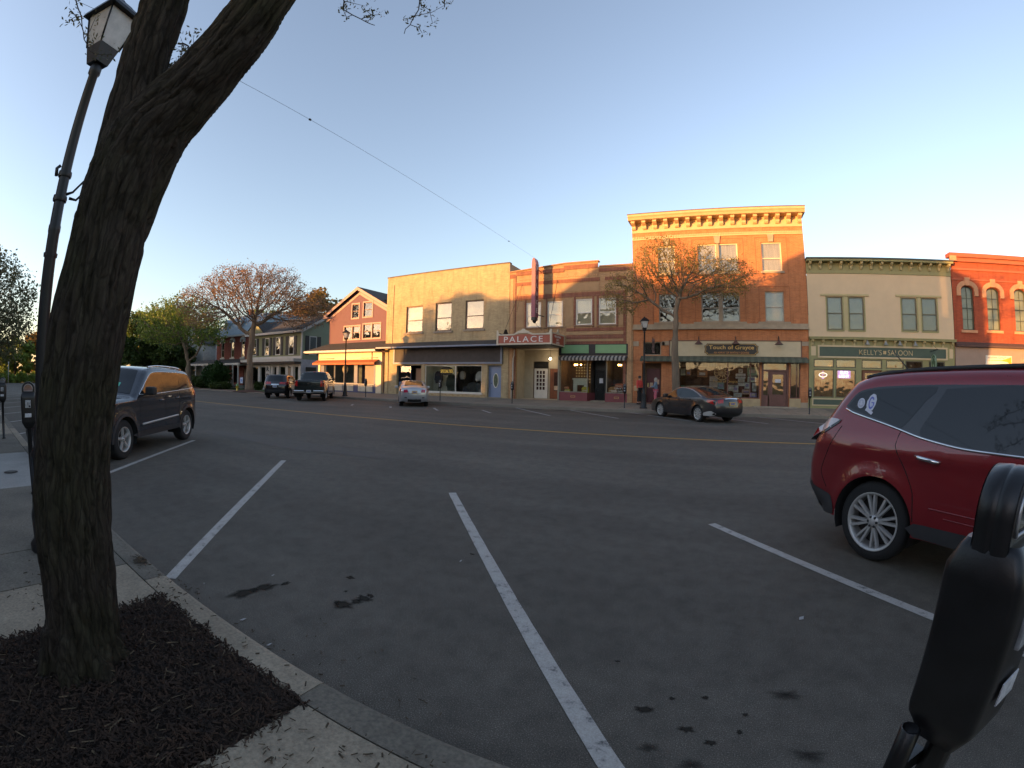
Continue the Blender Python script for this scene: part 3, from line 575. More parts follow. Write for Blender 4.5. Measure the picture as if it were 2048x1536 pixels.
q = MB(); q.box(-9.95, -8.05, Y0 + .02, Y0 + .2, .3, .87); q.add([(-8.05, Y0 + .02, .3), (-7.75, Y0 + .9, .3), (-7.75, Y0 + .9, .87), (-8.05, Y0 + .02, .87)], [(0, 1, 2, 3)]); q.box(-6.85, -5.42, Y0 + .02, Y0 + .2, .3, .87); q.obj('bulkhead', maroon, pb)
q = MB(); q.add([(-8.04, Y0 + .12, .88), (-7.74, Y0 + .9, .88), (-7.74, Y0 + .9, 3), (-8.04, Y0 + .12, 3)], [(0, 1, 2, 3)]); q.obj('angled_pane', shop_glass, pb)
q = MB(); q.box(-7.75, -6.86, Y0 + .9, Y0 + .95, .35, 3.1); q.box(-6.92, -6.86, Y0 + .2, Y0 + .9, .33, 3.1); q.obj('doorway', M('doorway_black', (.012, .014, .014), .4), pb)
dd = MB(); dd.box(-7.68, -6.95, Y0 + .86, Y0 + .9, .42, 2.35); dd = dd.obj('door', M('black_door', (.01, .013, .013), .25, var=.2), pb); q = MB(); q.box(-7.45, -7.2, Y0 + .85, Y0 + .858, 1.5, 1.82); q.obj('notice', M('paper_white', (.6, .6, .62), .8), dd)
q = MB(); q.box(-7.78, -6.84, Y0 - .1, Y0 + .86, .28, .38); q.obj('step', conc, pb)
for x, n_ in ((-9.0, 'left'), (-6.1, 'right')):
    pl = bthing('bulkhead_plate', 'small gold plate on the maroon base below the %s shop window' % ('fireplace-display' if n_ == 'left' else 'pastry-display'), 'plate', (x, Y0, .6)); q = MB(); q.box(x - .16, x + .16, Y0 + .005, Y0 + .018, .54, .67); q.obj('plate', M('gold_plate', (.42, .24, .09), .5), pl); q = MB(); q.box(x - .12, x + .12, Y0 - .001, Y0 + .004, .575, .635); q.obj('panel', maroon, pl)
# display goods
ch = bthing('display_shelf', 'wall of small framed pictures behind the white mantelpiece in the shop window', 'display', (-8.9, 29.9, .85)); q = MB()
for i in range(8):
    for j in range(7):
        q.box(-9.4 + i * .19, -9.4 + i * .19 + .1, 29.86, 29.9, 1.5 + j * .2, 1.6 + j * .2)
q.obj('pictures', M('frames_pale', (.40, .40, .30), .8, var=.3, scale=9), ch)
mp_ = bthing('mantelpiece', 'white fireplace mantel standing in the shop window under the chandelier', 'mantelpiece', (-8.85, 28.9, .85)); q = MB(); q.box(-9.25, -9.0, 28.85, 29.0, .86, 1.7); q.box(-8.5, -8.25, 28.85, 29.0, .86, 1.7); q.box(-9.0, -8.5, 28.852, 29.0, 1.35, 1.7); q.box(-9.3, -8.2, 28.78, 29.02, 1.7, 1.8); q.obj('surround', M('mantel_white', (.55, .6, .5), .6), mp_)
for x, z, w, h, c, lb, nm in [(-9.55, .86, .35, .22, (.5, .45, .12), 'yellow-green box at the left foot of the mantelpiece', 'gift_box'), (-8.3, .86, .45, .4, (.45, .42, .05), 'yellow basket at the right foot of the mantelpiece', 'gift_basket'), (-9.6, 1.1, .3, .14, (.5, .2, .1), 'small orange patterned box on top of the yellow-green one', 'gift_box'),
                       (-6.45, .88, .55, .42, (.42, .22, .08), 'crate of orange tins at the left of the pastry window', 'crate'), (-6.05, 1.25, .5, .25, (.42, .14, .07), 'mound of orange baked goods in the pastry window', 'bread_basket'), (-5.62, .9, .3, 1.2, (.3, .33, .25), 'tall grey-green cabinet at the right end of the pastry window', 'cabinet')]:
    t = bthing(nm, lb, nm.split('_')[-1], (x, 28.5, z)); q = MB(); q.prism([(x - w / 2, z), (x + w / 2, z), (x + w / 2, z + h * .85), (x + w * .2, z + h), (x - w * .3, z + h * .95), (x - w / 2, z + h * .7)], 28.4, 28.6); q.obj('body', M('g_%s%.0f' % (nm, x * 100), c, .8, var=.3, scale=8), t)
    q = MB(); q.box(x - w * .4, x + w * .4, 28.392, 28.398, z + h * .3, z + h * .45); q.obj('band', cream_t, t)
lamp_c = M('bulb_warm', (1, .6, .2), .5, var=0, emit=(1, .5, .12), es=14)
def point_light(nm, x, y, z, w, col=(1, .62, .28), r=.12):
    l = bpy.data.lights.new(nm, 'POINT'); l.energy = w; l.color = col; l.shadow_soft_size = r; o = bpy.data.objects.new(nm, l); COL.objects.link(o); o.location = (x, y, z)
point_light('chandelier_glow', -8.95, 28.9, 2.55, 2.2); point_light('chandelier_glow', -5.95, 28.9, 2.55, 2.0); point_light('entrance_glow', -10.95, 28.75, 2.85, 1.6, (1, .8, .55)); point_light('spot_glow', -19.3, 28.6, 2.45, 1.4, (1, .85, .65)); point_light('spot_glow', -16.7, 29.0, 2.45, 1.6, (1, .85, .65)); point_light('shop_fill', .2, 28.7, 2.7, 4.0); point_light('shop_fill', 2.0, 28.7, 2.7, 2.5); point_light('bar_fill', 7.2, 29.2, 2.9, 4.0, (1, .55, .2)); point_light('bar_fill', 10.6, 29.2, 2.9, 5.0, (1, .5, .18)); point_light('shop_fill', -29.5, 29.2, 2.6, 3.0, (1, .85, .65))  # shop and bar lights are added to lift dark interiors, without modelled fittings
for x, lb in ((-8.95, 'three-bulb amber chandelier over the mantelpiece'), (-5.95, 'three-bulb amber chandelier over the pastry window')):
    t = bthing('chandelier', lb, 'chandelier', (x, 28.9, 3.0)); q = MB(); q.tube([(x, 28.9, 3.0), (x, 28.9, 2.72)], .012, 5); q.tube([(x - .22, 28.9, 2.66), (x, 28.9, 2.72), (x + .22, 28.9, 2.66)], .012, 5); q.obj('frame', blk, t)
    for dx_ in (-.22, -.07, .2): q = MB(); q.lathe([(0, -.05), (.04, -.02), (.04, .02), (0, .06)], (x + dx_, 28.88, 2.7), 8); q.obj('bulb', lamp_c, t)
wl = bthing('window_lettering', 'white script lettering on the pastry window reading Coffee & Tea Specialty Food & Gifts', 'lettering', (-5.95, 28.09, 1.1)); lettering('Coffee & Tea', .62, .12, (-5.95, 28.085, 1.2), white_t, wl, ext=.002); lettering('Specialty Food & Gifts', .95, .12, (-5.98, 28.085, 1.02), white_t, wl, ext=.002)
# marquee over the entrance
mq = bthing('marquee_sign', 'red PALACE marquee canopy with cream scalloped crest above the theatre entrance', 'marquee', (-11.5, 26.75, 3.83))
mred = M('marquee_red', (.36, .085, .05), .5, var=.08); mcr = M('marquee_cream', (.58, .50, .38), .6, var=.08); mdk = M('marquee_dark', (.04, .03, .025), .8)
X0, X1, YF = -13.36, -9.6, 25.5
q = MB(); q.box(X0 + .1, X1 - .1, YF + .12, Y0 - .06, 3.78, 3.9); q.box(X0 + .06, X0 + .1, YF + .1, Y0 - .06, 3.83, 4.6); q.box(X1 - .1, X1 - .06, YF + .1, Y0 - .06, 3.83, 4.6); q.obj('canopy', mdk, mq)
q = MB(); q.box(X0 + .1, X1 - .1, YF + .05, YF + .1, 3.92, 4.47); q.box(X1 - .06, X1 - .02, YF + .1, Y0 - .1, 3.9, 4.5); q.box(X0 + .02, X0 + .06, YF + .1, Y0 - .1, 3.9, 4.5); q.obj('panel', mred, mq)
fr = MB(); crest = [(0, 0), (3.76, 0), (3.76, .95), (3.66, .92), (3.58, .72), (3.35, .68), (2.6, .68), (2.45, .7), (2.2, .86), (2.05, .9), (1.95, 1.0), (1.8, 1.0), (1.7, .9), (1.5, .86), (1.25, .7), (1.1, .68), (.3, .68), (.16, .74), (.1, .95), (0, .95)]
hole = [(.11, .1), (3.65, .1), (3.65, .6), (2.5, .6), (2.3, .66), (2.1, .72), (1.6, .72), (1.4, .66), (1.2, .6), (.11, .6)]
fr.wall([(X0 + a, 3.82 + b_) for a, b_ in crest], [[(X0 + a, 3.82 + b_) for a, b_ in hole]], YF, .1)
for a, b_, c in ((X1 - .02, X1 + .0, 1),):
    fr.box(X1 - .02, X1, YF + .1, Y0 - .08, 3.82, 3.9); fr.box(X1 - .02, X1, YF + .1, Y0 - .08, 4.5, 4.58); fr.box(X1 - .02, X1, Y0 - .16, Y0 - .08, 3.9, 4.5); fr.box(X1 - .02, X1, YF + .1, YF + .16, 3.9, 4.5)
    fr.prism([(YF + .8, 4.58), (YF + 1.0, 4.66), (YF + 1.15, 4.88), (YF + 1.3, 4.66), (YF + 1.5, 4.58)], X1 - .02, X1, axis='x')
    fr.box(X0, X0 + .02, YF + .1, Y0 - .08, 3.82, 3.9); fr.box(X0, X0 + .02, YF + .1, Y0 - .08, 4.5, 4.58)
fr.obj('border', mcr, mq)
q = MB(); q.prism([(YF + .3, 4.58), (YF + .9, 4.62), (YF + 1.1, 4.95), (YF + 1.35, 4.97), (YF + 1.6, 4.6), (YF + 2.2, 4.58)], X0 + .02, X0 + .06, axis='x'); q.obj('crest', mdk, mq)
q = MB()
for i in range(30): 
    x = X0 + .1 + i * .122; q.lathe([(0, -.03), (.02, -.02), (.02, 0)], (x, YF - .002, 3.87), 6, 'y'); q.lathe([(0, -.03), (.02, -.02), (.02, 0)], (x, YF - .002, 4.45 if not 9 < i < 20 else 4.57), 6, 'y')
q.obj('bulbs', M('bulb_off', (.5, .42, .35), .3), mq)
lw = M('letter_white', (.68, .66, .62), .5, var=.05)
lettering('PALACE', 2.65, .36, (-11.52, YF + .045, 4.17), lw, mq, ext=.012, space=1.3)
for i, (tx, w) in enumerate((('PERFORMING', 1.15), ('ARTS', .5), ('CENTER', .66))): lettering(tx, w, .13, (X1 - .014, YF + 1.15, 4.36 - i * .19), lw, mq, rot=(pi / 2, 0, pi / 2), ext=.004)
q = MB()
for xa, ya_, xb, zt in ((X0 + .3, YF + .4, X0 + .62, 8.2), (X1 - .4, YF + .4, X1 - .55, 8.35)):
    q.tube([(xa, ya_, 4.6), (xb, Y0 - .03, zt)], .012, 4); q.tube([(xb - .12, Y0 - .6, 6.2), (xb, Y0 - .03, zt)], .008, 4)
q.obj('hanger', blk, mq)
# blade sign
vs = bthing('blade_sign', 'tall narrow projecting PALACE blade sign edged with bulbs', 'sign', (-11.45, 27.1, 5.5))
q = MB(); q.prism([(-11.56, 5.75), (-11.3, 5.75), (-11.3, 9.35), (-11.34, 9.6), (-11.4, 9.72), (-11.47, 9.72), (-11.53, 9.6), (-11.56, 9.35)], 26.85, 27.42); q.obj('body', M('blade_red', (.27, .07, .10), .5, var=.1), vs)
q = MB(); q.box(-11.299, -11.285, 26.9, 27.38, 5.85, 9.3); q.obj('side_panel', M('blade_plum', (.16, .05, .08), .5), vs)
for i, c in enumerate('PALACE'): lettering(c, .2, .3, (-11.28, 27.14, 9.0 - i * .56), lw, vs, rot=(pi / 2, 0, pi / 2), ext=.006)
q = MB()
for i in range(38):
    z = 5.8 + i * .1
    for y in (26.88, 27.4): q.lathe([(.022, 0), (.022, .035), (0, .05)], (-11.285, y, z), 6, 'x')
q.obj('bulbs', M('bulb_dusty', (.4, .25, .22), .4), vs)
q = MB(); q.box(-11.58, -11.32, 26.9, 27.4, 5.55, 5.75); q.lathe([(.14, 0), (.12, -.1), (.05, -.2)], (-11.45, 27.15, 5.56), 10); q.obj('base', blk, vs)
q = MB(); q.tube([(-11.45, 27.4, 9.1), (-11.3, Y0, 8.95)], .025, 6); q.tube([(-11.45, 27.4, 6.0), (-11.1, Y0, 5.9)], .025, 6); q.tube([(-11.45, 27.1, 5.5), (-11.3, 27.3, 5.2), (-11.1, 27.6, 4.95), (-10.95, 27.9, 5.1)], .012, 5); q.obj('strut', blk, vs)
# ---------------------------------------------------------------- three-storey brick block
orb = brick('orange_brick_wall', (0.50, 0.185, 0.075), (0.42, 0.15, 0.065), (0.42, .24, .13), big=.12)
stone = M('lime_stone', (.34, .27, .19), .8, var=.12, bump=.2); corn = M('cornice_cream', (.52, .36, .19), .6, var=.07)
tb = bthing('corner_block', 'tall three-storey orange brick building with a bracketed cream cornice', 'building', (.27, 28.0, ZB))
x0, x1 = -5.06, 5.6
w3 = [(-3.45, 8.36, -2.38, 10.15), (-.95, 8.36, .2, 10.15), (.36, 8.36, 1.5, 10.15), (2.95, 8.34, 4.18, 10.15)]
w2 = [(-3.45, 5.32, -2.38, 7.08), (-.83, 5.32, .28, 7.08), (.42, 5.32, 1.5, 7.08), (3.03, 5.32, 4.17, 7.12)]
og = [(-4.5, .33, -3.3, 2.8), (-2.3, .78, 2.68, 2.98), (2.78, .33, 4.42, 2.98), (4.5, .85, 5.1, 2.98), (-4.45, 3.28, -3.32, 4.12)]
MB().wall(rect(x0, 0, x1, 11.1), [rect(*w) for w in w3 + w2 + og], Y0 - .004, .28).obj('wall', orb, tb)
body(tb, x0 - .002, x1 - .002, Y0 + .02, 0, 11.6, 16, orb)
q = MB(); q.box(x0, x1, Y0 - .06, Y0 + .3, 11.101, 11.75); q.box(x0 + .02, x1 - .02, Y0 - .07, Y0 - .004, 10.62, 10.82)
for k in range(68):
    x = x0 + .1 + k * .155
    if x < x1 - .15: q.box(x, x + .08, Y0 - .12, Y0 - .071, 10.72, 10.81)
q.obj('frieze', corn, tb)
q = MB(); q.prism([(Y0 + .3, 12.1), (Y0 - .85, 12.1), (Y0 - .85, 11.98), (Y0 - .78, 11.9), (Y0 - .72, 11.78), (Y0 - .6, 11.76), (Y0 + .3, 11.76)], x0 - .12, x1 + .12, axis='x'); q.obj('cornice', corn, tb)
q = MB(); q.box(x0 - .14, x1 + .14, Y0 - .87, Y0 + .4, 12.101, 12.15); q.obj('roof_edge', M('roof_edge_brown', (.14, .08, .06), .8), tb)
q = MB()
for k in range(16):
    x = x0 + .15 + k * .69; q.prism([(Y0 - .061 + a, 11.755 + b_) for a, b_ in bracket_prof(.52, .46)], x - .12, x + .12, axis='x')
q.obj('brackets', corn, tb)
for w in w3:
    dbl = w in (w3[1], w3[2])
    window(tb, *w, Y0, M('cream_sash', (.62, .52, .36), .5), fw=.07, d=.09, rail=.45, blind=.98, bm=M('curtain_pale', (.55, .50, .42), .85, var=.15, scale=3, stretch=(4, 1, .3)))
for w in w2:
    window(tb, *w, Y0, M('grey_sash', (.34, .31, .25), .5), fw=.07, d=.09, rail=.48, blind=(.98 if w is w2[3] else .2), bm=M('blind_dull', (.36, .32, .25), .85))
backing(tb, x0 + .3, x1 - .3, Y0, 8.0, 10.5); backing(tb, x0 + .3, x1 - .3, Y0, 5.1, 7.4)
q = MB(); q.box(x0, x1, Y0 - .08, Y0 - .003, 4.98, 5.2); q.box(x0 - .02, x1 + .02, Y0 - .2, Y0 - .003, 4.86, 4.979)
for a, c in ((-3.75, -2.1), (-1.3, 1.9), (2.6, 4.55)): q.box(a, c, Y0 - .1, Y0 - .003, 5.2, 5.3)
for w in (w3[0], w3[3]): q.box(w[0] - .1, w[2] + .1, Y0 - .09, Y0 - .003, w[1] - .12, w[1] - .003)
q.box(-1.05, 1.6, Y0 - .09, Y0 - .003, 8.22, 8.355); q.box(-3.3, -3.1, Y0 - .05, Y0 - .003, 3.9, 4.12); q.box(x0, x0 + .35, Y0 - .05, Y0 - .003, 3.85, 4.15); q.box(-3.25, -2.75, Y0 - .05, Y0 - .002, 3.9, 4.15); q.box(5.15, x1, Y0 - .05, Y0 - .003, 3.9, 4.15)
q.box(.21, .35, Y0 - .03, Y0 + .2, 8.36, 10.15); q.box(.29, .41, Y0 - .03, Y0 + .2, 5.32, 7.08)
for cx in (-2.9, .28, 3.57): q.prism([(cx - .14, 10.16), (cx + .14, 10.16), (cx + .2, 10.62), (cx - .2, 10.62)], Y0 - .09, Y0 - .005)
q.box(5.15, x1, Y0 - .05, Y0 - .003, .2, .62)
q.obj('stone_trim', stone, tb)
q = MB()
for wl_ in (w3, w2):
    for a, c, b_, t_ in ((wl_[0][0], wl_[0][2], wl_[0][1], wl_[0][3]), (wl_[1][0], wl_[2][2], wl_[1][1], wl_[1][3]), (wl_[3][0], wl_[3][2], wl_[3][1], wl_[3][3])):
        e = .34; zt = t_ + .32
        q.box(a - e - .03, a - e, Y0 - .02, Y0 - .003, b_ - .1, zt); q.box(c + e, c + e + .03, Y0 - .02, Y0 - .003, b_ - .1, zt); q.box(a - e, c + e, Y0 - .021, Y0 - .003, zt - .03, zt)
q.obj('brick_moulding', M('dark_orange', (.30, .11, .05), .85), tb)
q = MB(); q.box(-2.75, 5.12, Y0 - .06, Y0 - .005, 3.25, 4.15); q.obj('sign_fascia', M('fascia_cream', (.52, .43, .28), .6, var=.05), tb)
q = MB(); q.box(-2.82, -2.751, Y0 - .1, Y0 - .005, 3.2, 4.2); q.box(5.121, 5.18, Y0 - .1, Y0 - .005, 3.2, 4.2); q.box(-2.82, 5.18, Y0 - .1, Y0 - .005, 4.151, 4.2); q.obj('fascia_frame', M('frame_brown', (.16, .09, .06), .6), tb)
scallop_awning(tb, -4.55, 5.5, Y0 - .02, 2.88, 3.24, .55, M('awning_green', (.075, .085, .06), .85, var=.15), sc=.2, stripes=M('awning_green_pale', (.11, .12, .085), .85))
window(tb, *og[4], Y0, stone, fw=.07, d=.12, rail=0, blind=0); backing(tb, -4.44, -3.33, Y0, 3.2, 4.2)
# left doorway
r = MB(); ya = Y0 + .8; r.quad((-4.5, Y0 + .25, .33), (-4.5, ya, .33), (-4.5, ya, 2.8), (-4.5, Y0 + .25, 2.8)); r.quad((-3.3, Y0 + .25, .33), (-3.3, Y0 + .25, 2.8), (-3.3, ya, 2.8), (-3.3, ya, .33)); r.quad((-4.5, Y0 + .25, 2.8), (-4.5, ya, 2.8), (-3.3, ya, 2.8), (-3.3, Y0 + .25, 2.8)); r.quad((-4.5, Y0, .34), (-3.3, Y0, .34), (-3.3, ya, .34), (-4.5, ya, .34)); r.quad((-4.5, ya, .33), (-3.3, ya, .33), (-3.3, ya, 2.8), (-4.5, ya, 2.8)); r.obj('doorway', M('doorway_stone', (.2, .13, .09), .85), tb)
dr = MB(); dr.box(-4.3, -3.45, ya - .06, ya - .01, .36, 2.5); dr = dr.obj('door', M('maroon_door', (.10, .02, .025), .4), tb); q = MB(); q.box(-3.7, -3.5, ya - .07, ya - .062, 1.5, 1.8); q.box(-4.1, -3.9, ya - .07, ya - .062, 1.35, 1.6); q.obj('notice', M('paper', (.55, .5, .4), .8), dr)
q = MB(); q.box(-4.55, -3.25, Y0 - .3, Y0 - .01, .2, .36); q.obj('step', M('brick_step', (.2, .09, .06), .9), tb)
# shop
mah = M('mahogany', (.13, .05, .04), .45, var=.15)
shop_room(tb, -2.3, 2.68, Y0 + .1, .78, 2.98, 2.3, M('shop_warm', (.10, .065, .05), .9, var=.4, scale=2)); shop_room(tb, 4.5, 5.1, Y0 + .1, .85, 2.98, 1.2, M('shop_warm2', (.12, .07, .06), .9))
shop_window(tb, -2.3, .78, 2.68, 2.98, Y0 + .05, mah, .06, (.75, 2.1)); shop_window(tb, 4.5, .85, 5.1, 2.98, Y0 + .05, mah, .05, (4.9,))
q = MB(); q.box(-2.3, .7, Y0 + .16, Y0 + .2, 2.6, 2.98); q.box(.8, 2.05, Y0 + .16, Y0 + .2, 2.6, 2.98); q.obj('valance', M('valance_tan', (.32, .22, .13), .85, var=.25, scale=14, stretch=(1, 1, .1)), tb)
q = MB(); q.box(-2.35, 2.72, Y0 - .1, Y0 - .005, .2, .77); q.box(4.46, 5.14, Y0 - .1, Y0 - .005, .2, .84); q.obj('plinth', M('plinth_stone', (.40, .30, .17), .8, var=.12), tb)
q = MB(); q.box(2.78, 2.9, Y0 + .1, Y0 + .3, .33, 2.98); q.box(4.3, 4.42, Y0 + .1, Y0 + .3, .33, 2.98); q.box(2.9, 4.3, Y0 + .1, Y0 + .28, 2.4, 2.5); q.box(2.9, 3.2, Y0 + .14, Y0 + .2, .34, 1.0); q.box(3.18, 3.26, Y0 + .14, Y0 + .2, 1.0, 2.4); q.obj('door_frame', mah, tb)
q = MB(); q.box(2.9, 4.3, Y0 + .2, Y0 + .21, 2.5, 2.98); q.box(2.9, 3.18, Y0 + .16, Y0 + .168, 1.0, 2.4); q.obj('transom_pane', win_glass, tb)
q = MB(); q.box(2.85, 4.35, Y0 + .5, Y0 + .55, .33, 2.98); q.obj('hall', M('hall_dim', (.12, .08, .05), .9, var=.3), tb)
dr = MB().wall(rect(3.27, .36, 4.28, 2.38), [rect(3.45, 1.05, 4.1, 2.22)], Y0 + .13, .05); dr.box(3.42, 3.72, Y0 + .11, Y0 + .128, .5, .92); dr.box(3.82, 4.12, Y0 + .11, Y0 + .128, .5, .92); dr = dr.obj('door', mah, tb)
q = MB(); q.box(3.43, 4.12, Y0 + .15, Y0 + .158, 1.03, 2.24); q.obj('pane', win_glass, dr); q = MB(); q.box(3.6, 3.95, Y0 + .12, Y0 + .126, 1.75, 1.95); q.obj('notice', M('paper_white', (.6, .6, .62), .8), dr)
q = MB(); q.box(2.3, 4.9, Y0 - .5, Y0 - .01, .15, .36); q.obj('step', M('step_pale', (.33, .27, .2), .85), tb)
for x in (-1.0, 1.2, 3.75):
    t = bthing('gooseneck_lamp', {-1.0: 'dark barn lamp on the cream fascia left of the black-and-gold sign', 1.2: 'dark barn lamp directly over the black-and-gold sign', 3.75: 'dark barn lamp on the cream fascia right of the black-and-gold sign'}[x], 'wall lamp', (x, Y0, 4.2), 'barn lamps over the cream fascia')
    q = MB(); q.tube([(x, Y0 - .08, 4.05), (x, Y0 - .1, 4.35), (x, Y0 - .35, 4.42), (x, Y0 - .5, 4.25)], .018, 6); q.obj('arm', blk, t)
    q = MB(); q.lathe([(.03, .3), (.05, .22), (.12, .14), (.24, .03), (.25, 0), (.22, 0), (.1, .12), (0, .13)], (x, Y0 - .5, 3.92), 14); q.obj('shade', M('shade_brown', (.10, .055, .045), .4), t)
sg = bthing('shop_sign', 'black and gold notched board reading Touch of Grayce on the cream fascia', 'sign', (.9, Y0 - .1, 3.7))
prf = [(-1.62, -.2), (-1.5, -.25), (-1.46, -.34), (1.46, -.34), (1.5, -.25), (1.62, -.2), (1.58, 0), (1.62, .2), (1.5, .25), (1.46, .34), (-1.46, .34), (-1.5, .25), (-1.62, .2), (-1.58, 0)]
goldp = M('gold_paint', (.60, .36, .10), .5, var=.05); sblk = M('sign_black', (.02, .015, .01), .5)
cx, cz = .95, 3.66
q = MB(); q.prism([(cx + a, cz + b_) for a, b_ in prf], Y0 - .14, Y0 - .061); q.obj('board', sblk, sg)
q = MB(); q.wall([(cx + a * .97, cz + b_ * .93) for a, b_ in prf], [[(cx + a * .955, cz + b_ * .87) for a, b_ in prf]], Y0 - .146, .004); q.obj('gold_line', goldp, sg)
lettering('Touch of Grayce', 2.7, .3, (cx, Y0 - .15, cz + .08), goldp, sg, ext=.004, off=.01); lettering('AN ARRAY OF EARTHLY GOODS', 2.1, .11, (cx, Y0 - .15, cz - .2), M('amber_paint', (.6, .25, .06), .5), sg, ext=.004)
wr = bthing('window_emblem', 'round tan mandala hanging behind the brick block shop window above the lettering', 'emblem', (.75, Y0 + .15, 2.35)); q = MB()
for r0, r1 in ((.42, .47), (.2, .24), (0.001, .06)): q.wall([(.75 - .35 + r1 * cos(2 * pi * k / 32), 2.3 + r1 * sin(2 * pi * k / 32)) for k in range(32)], [[(.75 - .35 + r0 * cos(2 * pi * k / 32), 2.3 + r0 * sin(2 * pi * k / 32)) for k in range(32)]], Y0 + .14, .01)
for k in range(12):
    a = 2 * pi * k / 12; q.tube([(.4 + .06 * cos(a), Y0 + .14, 2.3 + .06 * sin(a)), (.4 + .3 * cos(a + .15), Y0 + .14, 2.3 + .3 * sin(a + .15)), (.4 + .44 * cos(a), Y0 + .14, 2.3 + .44 * sin(a))], .02, 4)
q.obj('ring', M('mandala_tan', (.42, .30, .16), .8), wr)
wl = bthing('window_lettering', 'gold lettering Touch of Grayce painted inside the shop window below the round emblem', 'lettering', (.7, Y0 + .12, 1.75)); lettering('Touch of Grayce', 1.5, .2, (.6, Y0 + .118, 1.74), goldp, wl, ext=.002)
GL = ['tan upright box on the upper left shelf', 'orange tin on the upper left shelf', 'orange crate left of the round emblem', 'tall pinkish bag under the window lettering', 'green-grey box right of the pinkish bag', 'low tan tray in the middle of the pile', 'tall pale cushion right of centre', 'pale box below the tall cushion', 'wide white cushion on the middle right shelf', 'small pale box on top of the wide white cushion', 'greenish pillow on the right shelf', 'dark green box, topmost at right', 'narrow white packet at the right end', 'low brown box near the bottom right', 'violet packet at the bottom right corner', 'flat pale box at the bottom centre', 'small green-white jar at the lower left', 'tiny turquoise pot at the far lower left', 'flat pale box left of the pinkish bag', 'pale packet between the two tall cushions']
goods = [(-2.0, 2.1, .3, .42, (.35, .3, .2)), (-1.65, 2.05, .3, .36, (.3, .14, .05)), (-.8, 2.0, .6, .4, (.28, .13, .05)), (-.1, 1.4, .5, .7, (.33, .27, .22)), (.35, 1.3, .4, .4, (.16, .22, .2)), (1.0, 1.2, .5, .35, (.3, .28, .2)), (1.6, 1.5, .4, .55, (.38, .36, .3)), (1.25, 1.1, .35, .45, (.36, .36, .32)),
         (1.55, 1.95, .6, .3, (.45, .42, .4)), (1.55, 2.27, .25, .25, (.4, .4, .38)), (2.25, 1.75, .55, .38, (.36, .4, .33)), (2.25, 2.15, .6, .5, (.22, .3, .2)), (2.4, 1.2, .25, .5, (.4, .42, .38)), (1.9, 1.0, .5, .3, (.3, .22, .16)), (2.35, .85, .4, .3, (.28, .24, .4)), (1.4, .85, .5, .24, (.34, .36, .34)), (-1.6, 1.25, .3, .2, (.4, .42, .36)), (-2.0, 1.2, .22, .25, (.05, .35, .25)), (-.6, 1.15, .4, .2, (.35, .33, .28)), (1.95, 1.35, .3, .4, (.32, .34, .3))]
for i, (x, z, w, h, c) in enumerate(goods):
    t = bthing('boxed_gift', GL[i] + ' in the brick block shop window', 'gift box', (x, Y0 + .6, z), 'gifts piled in the brick block shop window')
    q = MB(); q.bbox(x - w / 2, x + w / 2, Y0 + .5, Y0 + .75, z, z + h, .03); q.obj('box', M('gift%d' % i, c, .8, var=.25, scale=7), t)
    q = MB(); q.box(x - w * .3, x + w * .3, Y0 + .492, Y0 + .498, z + h * .3, z + h * .7); q.obj('label_patch', M('gift_patch%d' % (i % 3), ((.3, .26, .2), (.2, .17, .25), (.4, .35, .3))[i % 3], .8, var=.3, scale=20), t)
q = MB(); [q.box(-2.25, 2.6, Y0 + .48, Y0 + .8, z - .03, z) for z in (1.0 - .18, 1.15, 1.74, 2.1)]; shf = q.obj('shelf', M('shelf_dark', (.08, .045, .03), .7), tb)
q = MB(); q.tube([(-3.45 - .3, Y0 - .05, 4.1), (-3.8, Y0 - .6, 4.35)], .015, 5)
fl = bthing('wall_flag', 'small dark red and white flag hanging from a pole beside the brick block small window', 'flag', (-3.75, Y0, 4.1)); q.obj('pole', blk, fl)
q = MB(); n = 8; vs_ = []
for i in range(n + 1):
    z = 4.3 - i * .11; w = .2 + .05 * sin(i); vs_ += [(-3.8 - .02 * sin(i * 1.3), Y0 - .58 + .03 * sin(i * 2), z), (-3.8 + w * .6, Y0 - .45 + .04 * cos(i * 1.7), z - .05)]
q.add(vs_, [(2 * i, 2 * i + 1, 2 * i + 3, 2 * i + 2) for i in range(n)], True); q.obj('cloth', M('flag_cloth', (.16, .10, .09), .9, var=.6, scale=5), fl)

# ---------------------------------------------------------------- saloon
ksid = M('cream_siding', (.58, .45, .29), .7, var=.04, scale=1.2); ol = M('olive_trim', (.27, .255, .115), .6, var=.06); olp = M('olive_pale', (.42, .36, .19), .6, var=.05); dg = M('dark_green', (.055, .085, .06), .5, var=.08); fram = M('frame_brown_green', (.11, .10, .055), .5)
kb = bthing('saloon', 'cream clapboard saloon with olive cornices, two window pairs and a dark green name board', 'building', (10.3, 28.0, ZB))
x0, x1 = 5.62, 14.98
kw = [(6.78, 4.86, 7.74, 6.82), (8.12, 4.86, 9.08, 6.82), (11.5, 4.9, 12.5, 6.84), (12.83, 4.9, 13.86, 6.86)]
og = [(5.9, .95, 7.15, 2.58), (7.25, .95, 8.5, 2.58), (5.9, 2.68, 7.15, 3.17), (7.25, 2.68, 8.5, 3.17), (8.85, .33, 10.15, 2.58), (8.85, 2.66, 10.15, 3.17), (10.4, 1.1, 11.55, 2.58), (10.4, 2.68, 11.55, 3.17), (11.65, 1.1, 12.8, 2.58), (11.65, 2.68, 12.8, 3.17), (13.2, .4, 14.3, 3.17)]
wl_ = MB().wall(rect(x0, 4.4, x1, 8.2), [rect(*w) for w in kw], Y0, .2)
for k in range(36): z = 4.45 + k * .105; 
wl_.obj('wall', ksid, kb)
MB().wall(rect(x0, 0, x1, 4.3), [rect(*w) for w in og], Y0 - .02, .16).obj('shopfront', ol, kb)
